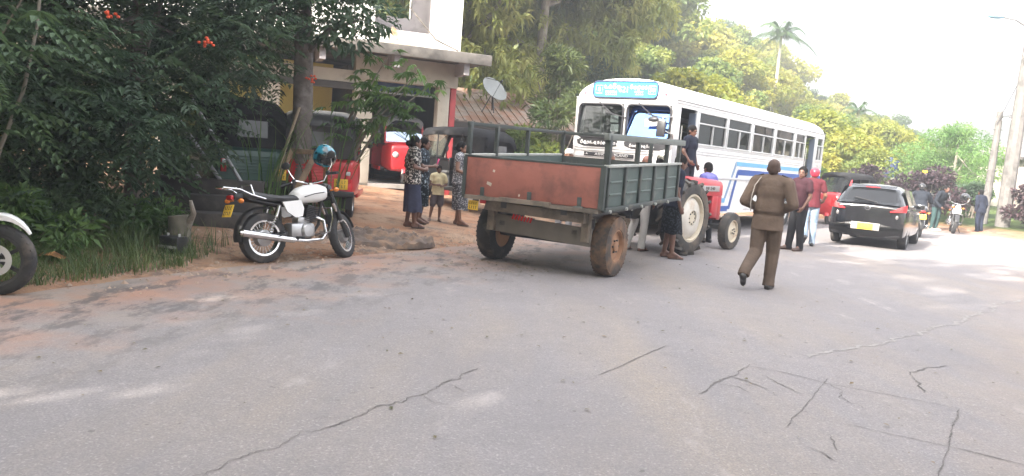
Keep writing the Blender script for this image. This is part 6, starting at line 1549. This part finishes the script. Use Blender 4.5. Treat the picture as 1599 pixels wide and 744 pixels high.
# man in dark shirt, man with red cap
person('man in dark maroon shirt and black trousers standing at the road centre, looking left', (5.83, 16.0, 0), (-.86, -.5), 1.72, SKIND, dict(elL=(-.24, .0, 1.12), wrL=(-.20, .12, .90), hdL=(-.18, .17, .82), anR=(.13, .04, .09), toeR=(.19, .18, .03)), face=24,
    top=(cloth('maroon_dark', (.045, .018, .024)), 'short', .84, .02), bottom=('trousers', cloth('black_trousers', (.022, .022, .025)), .012), hair='short', shoes=(SHOEN, 'shoe'))
person('man in red cap, maroon tee shirt and pale blue jeans walking away along the bus', (6.58, 17.35, 0), (.2, .95), 1.72, SKIN, dict(elR=(.27, -.02, 1.13), wrR=(.26, .16, .98), hdR=(.22, .24, .96), anL=(-.11, -.34, .26), toeL=(-.12, -.24, .10), knL=(-.10, -.02, .50)),
    top=(cloth('maroon_tee', (.105, .022, .03)), 'short', .86, .02), bottom=('trousers', cloth('pale_jeans', (.20, .26, .34), col2=(.33, .38, .44), scale2=6), .006), hair=('helmet', M('cap_red', (.38, .025, .05), .4, coat=.3)), shoes=(SHOEB, 'shoe'))
# women and children
FL1 = pattern('floral_blouse', (.03, .028, .03), (.55, .52, .48), 28, .54); FL2 = pattern('floral_dress_dark', (.015, .022, .03), (.25, .30, .34), 24, .60); FL3 = pattern('leaf_print_dress', (.10, .10, .115), (.50, .49, .50), 34, .55)
person('woman in black and white floral blouse and slate blue skirt, standing nearest the motorcycle', (-1.80, 13.5, zg(-1.8, 13.5)), (.90, .42), 1.58, SKIND, dict(elR=(.27, -.06, 1.14), wrR=(.17, .17, 1.10), hdR=(.11, .26, 1.13), elL=(-.27, -.06, 1.14), wrL=(-.10, .18, 1.08), hdL=(0, .23, 1.10), anR=(.09, .06, .09), toeR=(.10, .21, .03)), nod=-4,
    top=(FL1, 'short', .82, .03, 'blouse'), bottom=('skirt', cloth('slate_skirt', (.085, .095, .16)), .30, .205, .17), hair='bun', shoes=(SAND, 'sandal'))
w3 = person('woman in dark patterned dress behind the one in the slate blue skirt', (-1.72, 14.2, zg(-1.72, 14.2)), (.85, -.1), 1.55, SKIND, dict(elR=(.24, .04, 1.14), wrR=(.12, .24, 1.16), hdR=(.05, .30, 1.2)),
    top=(FL2, 'short', .80, .022, 'dress_top'), bottom=('skirt', FL2, .36, .20, .17), hair='bun', shoes=(SAND, 'sandal'))
MB().box((.03, .31, 1.26), (.06, .02, .12), (R(-15), 0, 0), .008).build('pink_phone', M('pink_case', (.75, .07, .25), .4), w3)
person('small child in yellow tee shirt and grey shorts standing between the women', (-1.5, 15.0, zg(-1.5, 15)), (.25, -.95), 1.06, SKIND, dict(head=(0, .02, 1.60), elR=(.25, .02, 1.14), wrR=(.10, .20, 1.13), hdR=(.04, .24, 1.15), elL=(-.25, .02, 1.14), wrL=(-.10, .20, 1.10), hdL=(-.04, .24, 1.12), anR=(.2, .03, .09), toeR=(.24, .18, .03), knR=(.14, .03, .49)), nod=12,
    top=(cloth('yellow_tee', (.60, .52, .33)), 'short', .82, .03), bottom=('shorts', cloth('grey_shorts', (.10, .085, .095)), .02), hair='short', shoes=(SAND, 'sandal'), vox=.014)
person('woman in grey leaf print dress holding a baby beside the trailer tailgate', (-1.09, 14.85, zg(-1.09, 14.85)), (.93, -.18), 1.57, SKIN, dict(elR=(.27, .02, 1.13), wrR=(.10, .26, 1.04), hdR=(.0, .30, 1.03), elL=(-.27, .03, 1.13), wrL=(-.10, .27, 1.07), hdL=(-.02, .31, 1.06), anR=(.10, .10, .09), toeR=(.12, .25, .03)),
    top=(FL3, 'cap', .85, .02, 'dress_top'), bottom=('skirt', FL3, .32, .20, .18), hair='bun', shoes=(SAND, 'sandal'))
person('baby in pale blue shirt held on the arm of the woman in grey print dress', (-.88, 14.98, zg(-1.09, 14.85) + .60), (-.5, .86), .82, SKIND, dict(head=(0, .02, 1.62), hipR=(.09, .0, .95), knR=(.17, .25, .88), anR=(.16, .26, .58), toeR=(.16, .36, .5), knL=(-.17, .25, .88), anL=(-.16, .26, .58), toeL=(-.16, .36, .5), wrR=(.2, .2, 1.1), hdR=(.18, .28, 1.12)),
    top=(cloth('baby_blue_shirt', (.48, .58, .66)), 'short', .9, .03), bottom=('shorts', cloth('baby_shorts', (.25, .25, .3)), .02), hair='short', vox=.016)
# onlookers round the tractor
WSH = cloth('white_shirt', (.72, .70, .68)); GSH = cloth('grey_shirt', (.22, .22, .24)); NVY = cloth('navy_tee', (.018, .022, .038)); LAV = cloth('lavender_shirt', (.13, .13, .36)); CHK = pattern('dark_check_sarong', (.015, .017, .022), (.07, .08, .10), 30, .56)
person('man in white cap behind the trailer by the left side of the bus front', (.95, 14.75, 0), (-.2, -.95), 1.70, SKIN, top=(WSH, 'short', .86), bottom=('trousers', GSH), hair=('cap', M('cap_white', (.7, .68, .65), .8), False), shoes=(SAND, 'sandal'), vox=.014)
person('grey haired balding man with bowed head behind the trailer rail', (1.52, 14.5, 0), (.8, -.35), 1.72, SKIN, lean=14, nod=25, top=(GSH, 'short', .86), bottom=('trousers', cloth('black_trousers', (.022, .022, .025))), hair='grey', shoes=(SAND, 'sandal'), vox=.014)
person('bald man in white shirt seen over the trailer with one white trouser leg below it', (2.22, 13.75, 0), (.6, .8), 1.69, M('skin_ruddy', (.26, .12, .085), .5), dict(anL=(-.15, -.12, .09), toeL=(-.16, .04, .03)), lean=5, top=(WSH, 'short', .88), bottom=('trousers', M('white_trousers', (.62, .60, .58), .85), .004), hair='none', shoes=(SAND, 'sandal'), vox=.014)
person('dark haired bearded man in checked sarong standing between trailer and tractor wheel', (2.62, 12.98, 0), (.85, .1), 1.72, SKIND, dict(anR=(.12, .03, .09), toeR=(.14, .18, .03)), nod=12, lean=6, top=(NVY, 'short', .86), bottom=('sarong', CHK, .42, .20, .17), hair='short', shoes=(SAND, 'sandal'), vox=.013)
person('young man in navy tee shirt standing on the step of the front bus door', (3.50, 16.12, .79 - .03), (.72, -.7), 1.62, SKIND, dict(elR=(.28, .02, 1.14), wrR=(.22, .14, .95), hdR=(.2, .2, .9)), nod=14, top=(NVY, 'short', .84, .02), bottom=('trousers', cloth('dark_jeans', (.03, .035, .05))), hair='short', shoes=(SHOEB, 'shoe'), vox=.012)
person('tractor driver with camouflage cap bending over the steering wheel', (2.42, 14.0, .11), (.59, .807), 1.68, SKIND, dict(pelvis=(0, 0, .97), chest=(0, .10, 1.25), neck=(0, .20, 1.40), head=(0, .28, 1.50), shR=(.185, .16, 1.37), shL=(-.185, .16, 1.37), hipR=(.09, .03, .95), knR=(.20, .42, .92), anR=(.28, .50, .50), toeR=(.30, .65, .45), hipL=(-.09, .03, .95), knL=(-.20, .42, .92), anL=(-.28, .50, .50), toeL=(-.30, .65, .45), elR=(.28, .30, 1.15), wrR=(.17, .46, 1.30), hdR=(.14, .52, 1.33), elL=(-.28, .30, 1.15), wrL=(-.17, .46, 1.30), hdL=(-.14, .52, 1.33)), nod=25,
    top=(NVY, 'short', .9), bottom=('trousers', cloth('dark_jeans', (.03, .035, .05))), hair=('cap', pattern('camouflage', (.10, .10, .075), (.36, .36, .30), 30, .52), True), shoes=(SAND, 'sandal'), vox=.013)
person('man in lavender shirt standing beyond the tractor bonnet with his back turned', (4.02, 16.25, 0), (-.5, .75), 1.66, SKIND, nod=14, lean=8, top=(LAV, 'short', .86), bottom=('trousers', cloth('black_trousers', (.022, .022, .025))), hair='short', shoes=(SHOEB, 'shoe'), vox=.013)
# riders at the right
DJ = cloth('dark_jacket', (.022, .026, .035)); DN = cloth('dark_teal_jeans', (.04, .075, .075))
RID = dict(pelvis=(0, 0, .88), chest=(0, .10, 1.17), neck=(0, .17, 1.34), head=(0, .22, 1.47), shR=(.185, .15, 1.30), shL=(-.185, .15, 1.30), elR=(.30, .28, 1.10), elL=(-.30, .28, 1.10), wrR=(.34, .50, 1.04), wrL=(-.34, .50, 1.04), hdR=(.34, .58, 1.03), hdL=(-.34, .58, 1.03), hipR=(.10, .02, .85), hipL=(-.10, .02, .85), knR=(.22, .38, .68), knL=(-.22, .38, .68), anR=(.24, .18, .36), anL=(-.24, .18, .36), toeR=(.25, .34, .31), toeL=(-.25, .34, .31))
person('rider in dark jacket and black helmet on the motorcycle beyond the hatchback', (12.02, 23.18, 0), (.35, .94), 1.68, SKIND, RID, top=(DJ, 'long', .84, .025, 'jacket'), bottom=('trousers', cloth('black_trousers', (.022, .022, .025))), hair=('helmet', M('helmet_black', (.02, .02, .022), .25, coat=.5)), shoes=(SHOEB, 'shoe'), vox=.014)
person('person in dark jacket and teal trousers bending beside the motorcycle at the purple hedge', (14.75, 27.35, 0), (.35, -.95), 1.66, SKIND, dict(elR=(.28, .1, 1.12), wrR=(.15, .3, 1.0), hdR=(.1, .38, .98)), lean=28, top=(DJ, 'long', .84, .025, 'jacket'), bottom=('trousers', DN, .006), hair='short', shoes=(M('shoe_pale', (.6, .58, .55), .6), 'shoe'), vox=.014)
person('person in dark navy clothes at the hedge, farthest right of the group', (16.55, 27.75, 0), (-.3, .9), 1.55, SKIND, lean=10, top=(NVY, 'long', .80, .03), bottom=('trousers', cloth('navy_trousers', (.02, .025, .045)), .01), hair='short', shoes=(SHOEB, 'shoe'), vox=.016)

# ------------------------------------------------------------------ small things in the yard
def frame_board():
    o = thing('old_window_frame', 'weathered empty wooden window frame leaning at the thick trunk', 'window frame', (-3.75, 12.25, zg(-3.75, 12.25))); m = M('old_timber', (.24, .17, .11), .9, var=.3, scale=8, bump=.4, col2=(.14, .10, .07))
    mb = MB(); a = Vector((-.28, -.1, .0)); b = Vector((.14, -.22, .0)); up = Vector((.42, .35, 1.12)).normalized()
    mb.beam(a, a + up * 1.25, .09, .06, (0, -1, 0), .008); mb.beam(b, b + up * 1.25, .09, .06, (0, -1, 0), .008); mb.beam(a + up * 1.22, b + up * 1.22, .08, .055, (0, -1, 0), .008); mb.beam(a + up * .12, b + up * .12, .08, .055, (0, -1, 0), .008); mb.build('frame', m, o)
frame_board()
for i, (a, b, lb) in enumerate([((-4.75, 11.3, 1.95), (-4.15, 11.6, .9), 'leaning grey pipe in the dark leaves, topmost of three'), ((-5.0, 11.3, 1.75), (-4.35, 11.6, .75), 'leaning grey pipe in the dark leaves, middle of three'), ((-5.2, 11.3, 1.6), (-4.5, 11.6, .55), 'leaning grey pipe in the dark leaves, lowest of three')]):
    a = Vector(a); b = Vector(b); d = (b - a); b = a + d * ((a.z - zg(b.x, b.y) + .0) / (a.z - b.z)); b.z = zg(b.x, b.y) - .02
    tag(MB().cyl(a, b, .028, seg=10).build('leaning_pipe', M('pipe_grey', (.26, .26, .28), .5, .5), None), lb, 'pipe', 'leaning pipes')
o = MB().tube([(-4.0, 12.1, zg(-4, 12.1) - .03), (-3.75, 12.35, 1.1), (-3.55, 12.55, 2.0)], .025, 8).build('leaning_stick', M('stick_tan', (.27, .22, .16), .9)); tag(o, 'thin tan stick leaning on the thick trunk', 'stick')
def steps():
    o = thing('concrete_steps', 'low dark concrete steps behind the rear wheel of the white motorcycle', 'steps', (-4.35, 11.0, zg(-4.35, 11.0)), heading=(-.3, .95)); m = M('old_concrete_dark', (.055, .05, .048), .95, var=.25, scale=5, bump=.4, col2=(.09, .08, .072))
    for k in range(3): MB().box((0, .32 * k, .12 + .22 * k - .06), (1.5, .36, .24), bev=.015).build('step', m, o)
steps()
def stump():
    o = thing('tree_stump', 'short mossy tree stump at the right end of the grass verge', 'stump', (-4.02, 9.3, zg(-4.02, 9.3))); mb = MB(); mb.tube([(0, 0, -.1), (0, 0, .1), (.02, 0, .25), (.0, 0, .40)], [.2, .15, .13, .12], 12); mb.build('stump_wood', M('stump_bark', (.13, .12, .095), .95, var=.3, scale=10, bump=.7, col2=(.20, .19, .15)), o)
    mb = MB(); mb.tube([(.1, 0, .25), (.2, -.05, .45), (.18, -.1, .6)], [.05, .035, .02], 8); mb.build('side_shoot', BARK, o)
stump()
o = thing('car_battery', 'old black battery box beside the stump', 'battery', (-3.95, 9.02, zg(-3.95, 9.02)), heading=(.3, .95)); MB().box((0, 0, .10), (.26, .18, .20), bev=.012).build('case', BLK, o); mb = MB(); mb.cyl((-.08, 0, .2), (-.08, 0, .23), .015); mb.cyl((.08, 0, .2), (.08, 0, .23), .015); mb.box((0, -.092, .08), (.26, .004, .03)); mb.build('terminal', M('lead_grey', (.35, .35, .35), .5), o)
def mound():
    mb = MB(); n = 40; rows = []
    for i in range(n):
        r = i / (n - 1); rows.append([((r * .75) * math.cos(2 * PI * k / 72) * 1.3, (r * .75) * math.sin(2 * PI * k / 72), max(-.02, .10 * (1 - r * r) + .07 * mnoise.noise(Vector((r * 5 * math.cos(2 * PI * k / 72), r * 5 * math.sin(2 * PI * k / 72), 3))) + .055 * mnoise.noise(Vector((r * 14 * math.cos(2 * PI * k / 72), r * 14 * math.sin(2 * PI * k / 72), 7))) + .035 * abs(mnoise.noise(Vector((r * 31 * math.cos(2 * PI * k / 72), r * 31 * math.sin(2 * PI * k / 72), 1))))) if i < n - 1 else -.06) for k in range(72)])
    mb.loft(rows, cap=False); o = mb.build('dirt_mound', M('dark_soil', (.13, .10, .085), .95, var=.3, scale=8, bump=.6, col2=(.24, .16, .11), scale2=4), None, 60); o.location = (-2.15, 11.9, zg(-2.15, 11.9)); tag(o, 'dark mound of loose soil by the front wheel of the white motorcycle', 'soil mound')
mound()
o = MB().loft([[(-.14, -.05, 0), (-.1, .06, .02), (.0, .09, .035), (.14, .06, .0)], [(-.15, -.06, .012), (-.08, .0, .05), (.02, .02, .065), (.15, .0, .015)], [(-.12, -.10, .0), (-.05, -.07, .03), (.04, -.07, .035), (.15, -.06, .0)]], closed=False)
bmesh.ops.solidify(o.bm, geom=o.bm.faces[:], thickness=.006); o = o.build('dry_leaf', M('dry_leaf', (.48, .25, .12), .8, var=.15)); o.location = (-4.62, 7.75, zg(-4.62, 7.75) + .06); tag(o, 'large dry orange leaf lying on the grass verge', 'leaf')
# loose leaf litter, pebbles and soil crumbs: countless
def litter():
    n = 420; P, T, Nn = [], [], []
    while len(P) < n:
        if random.random() < .4: x, y = random.gauss(-.1, .55), random.gauss(10.35, .35)
        else: x, y = random.uniform(-4, 4.5), random.uniform(4, 13)
        d = float(sd(np.array([x]), np.array([y]))[0][0])
        P.append((x, y, zg(x, y) * (d > 0) + .014)); a = random.random() * 6.28; T.append((math.cos(a), math.sin(a), random.uniform(-.1, .25))); Nn.append((random.gauss(0, .2), random.gauss(0, .2), 1))
    ln = rng.uniform(.015, .05, n); stuff(link('leaf_litter', leaf_mesh('leaf_litter', np.array(P), np.array(T), np.array(Nn), ln, ln * .3, rng.random(n), [leafmat('litter', (.05, .06, .025), (.12, .10, .05), (.22, .15, .08), .1)])))
    mb = MB()
    for k in range(1700):
        y = random.uniform(7, 15) if k < 1300 else random.gauss(11.7, .5); t = random.random(); 
        x = float(np.interp(y, EDGE[:, 1][:60], EDGE[:, 0][:60])) + random.gauss(-.25, .45) - (.55 + random.random() * .6 if k >= 1300 else 0); r_ = (2.2 if k >= 1500 else 1) * random.uniform(.006, .022) * (1 + 1.2 * (random.random() < .06))
        c = Vector((x, y, max(zg(x, y), .004))); v = [mb.bm.verts.new(c + Vector((r_ * math.cos(a + t) * random.uniform(.7, 1.2), r_ * math.sin(a + t) * random.uniform(.7, 1.2), 0))) for a in (0, 1.25, 2.5, 3.8, 5.0)]; top = mb.bm.verts.new(c + Vector((0, 0, r_ * .8)))
        for i in range(5): mb._f((v[i], v[(i + 1) % 5], top))
    stuff(mb.build('pebbles', M('pebble', (.30, .22, .17), .9, var=.3, scale=2), None, 0))
litter()
# red flowers in the dark trees
for (x, y, z, lb) in ((-4.62, 8.75, 2.72, 'cluster of orange red flowers high in the dark tree, left one'), (-3.75, 9.3, 2.55, 'small orange red flower in the dark tree, right of the larger cluster'), (-3.35, 12.5, 2.45, 'orange red flower cluster hanging against the thick trunk')):
    mb = MB()
    for k in range(9): mb.ell((random.gauss(0, .045), random.gauss(0, .04), random.gauss(0, .03)), (.022, .02, .016), Matrix.Rotation(random.random() * 3, 3, 'X'), 8, 6)
    o = mb.build('red_flower', M('petal_red', (.75, .10, .04), .6)); o.location = (x, y, z); tag(o, lb, 'flower', 'red flowers')

# ------------------------------------------------------------------ air, light, camera
def haze():
    mb = MB(); mb.box((100, 130, 44), (1500, 900, 130))
    m = bpy.data.materials.new('haze_air'); m.use_nodes = True; nt = m.node_tree; nt.nodes.clear(); o = nt.nodes.new('ShaderNodeOutputMaterial'); v = nt.nodes.new('ShaderNodeVolumePrincipled')
    v.inputs['Color'].default_value = (.95, .98, 1, 1); v.inputs['Density'].default_value = HAZE; v.inputs['Anisotropy'].default_value = .3
    nt.links.new(v.outputs[0], o.inputs['Volume']); m.volume_intersection_method = 'FAST' if hasattr(m, 'volume_intersection_method') else m.volume_intersection_method
    stuff(mb.build('haze', m, None, 0))
HAZE = .0055
SUN_AZ = (-.72, -.69); SUN_EL = 34; SUN_E = 5.0; SKY = .12; EXPO = 3.15
haze()
w = bpy.data.worlds.new('World'); S.world = w; w.use_nodes = True; nt = w.node_tree; bg = nt.nodes['Background']
sky = nt.nodes.new('ShaderNodeTexSky'); sky.sky_type = 'NISHITA'; sky.sun_disc = False; sky.sun_elevation = R(SUN_EL); sky.sun_rotation = math.atan2(SUN_AZ[0], SUN_AZ[1]); sky.air_density = 1.0; sky.dust_density = 4.0; sky.ozone_density = 1.0
hz = nt.nodes.new('ShaderNodeMix'); hz.data_type = 'RGBA'; hz.inputs['Factor'].default_value = .4     # thin bright cloud veil over the blue
nt.links.new(sky.outputs[0], hz.inputs['A']); hz.inputs['B'].default_value = (6.2, 5.9, 5.7, 1); nt.links.new(hz.outputs['Result'], bg.inputs['Color']); bg.inputs['Strength'].default_value = SKY
sl = bpy.data.lights.new('sun', 'SUN'); sl.energy = SUN_E; sl.angle = R(.6); sl.color = (1, .94, .84); so = bpy.data.objects.new('sun', sl); COL.objects.link(so)
dv = Vector((SUN_AZ[0] * math.cos(R(SUN_EL)), SUN_AZ[1] * math.cos(R(SUN_EL)), math.sin(R(SUN_EL))))
so.rotation_euler = dv.to_track_quat('Z', 'Y').to_euler(); so.location = (-30, 30, 40)
cam = bpy.data.cameras.new('camera'); co = bpy.data.objects.new('camera', cam); COL.objects.link(co); S.camera = co
pitch, roll = .1097, .0791
f_ = Vector((0, math.cos(pitch), -math.sin(pitch))); u0 = Vector((0, math.sin(pitch), math.cos(pitch))); r0 = Vector((1, 0, 0))
r_ = r0 * math.cos(roll) + u0 * math.sin(roll); u_ = -r0 * math.sin(roll) + u0 * math.cos(roll)
Mx = Matrix((r_, u_, -f_)).transposed().to_4x4(); Mx.translation = (0, 0, 1.56); co.matrix_world = Mx
cam.sensor_width = 36; cam.lens = 36 * 1215 / 1599; cam.clip_end = 3000; cam.clip_start = .05
S.view_settings.view_transform = 'Standard'; S.view_settings.look = 'None'; S.view_settings.gamma = 1; S.view_settings.exposure = EXPO
S.render.engine = 'CYCLES'
S.cycles.max_bounces = 7; S.cycles.diffuse_bounces = 3; S.cycles.glossy_bounces = 3; S.cycles.transparent_max_bounces = 12; S.cycles.transmission_bounces = 3; S.cycles.volume_bounces = 0
S.cycles.use_denoising = True; S.cycles.sample_clamp_indirect = 8
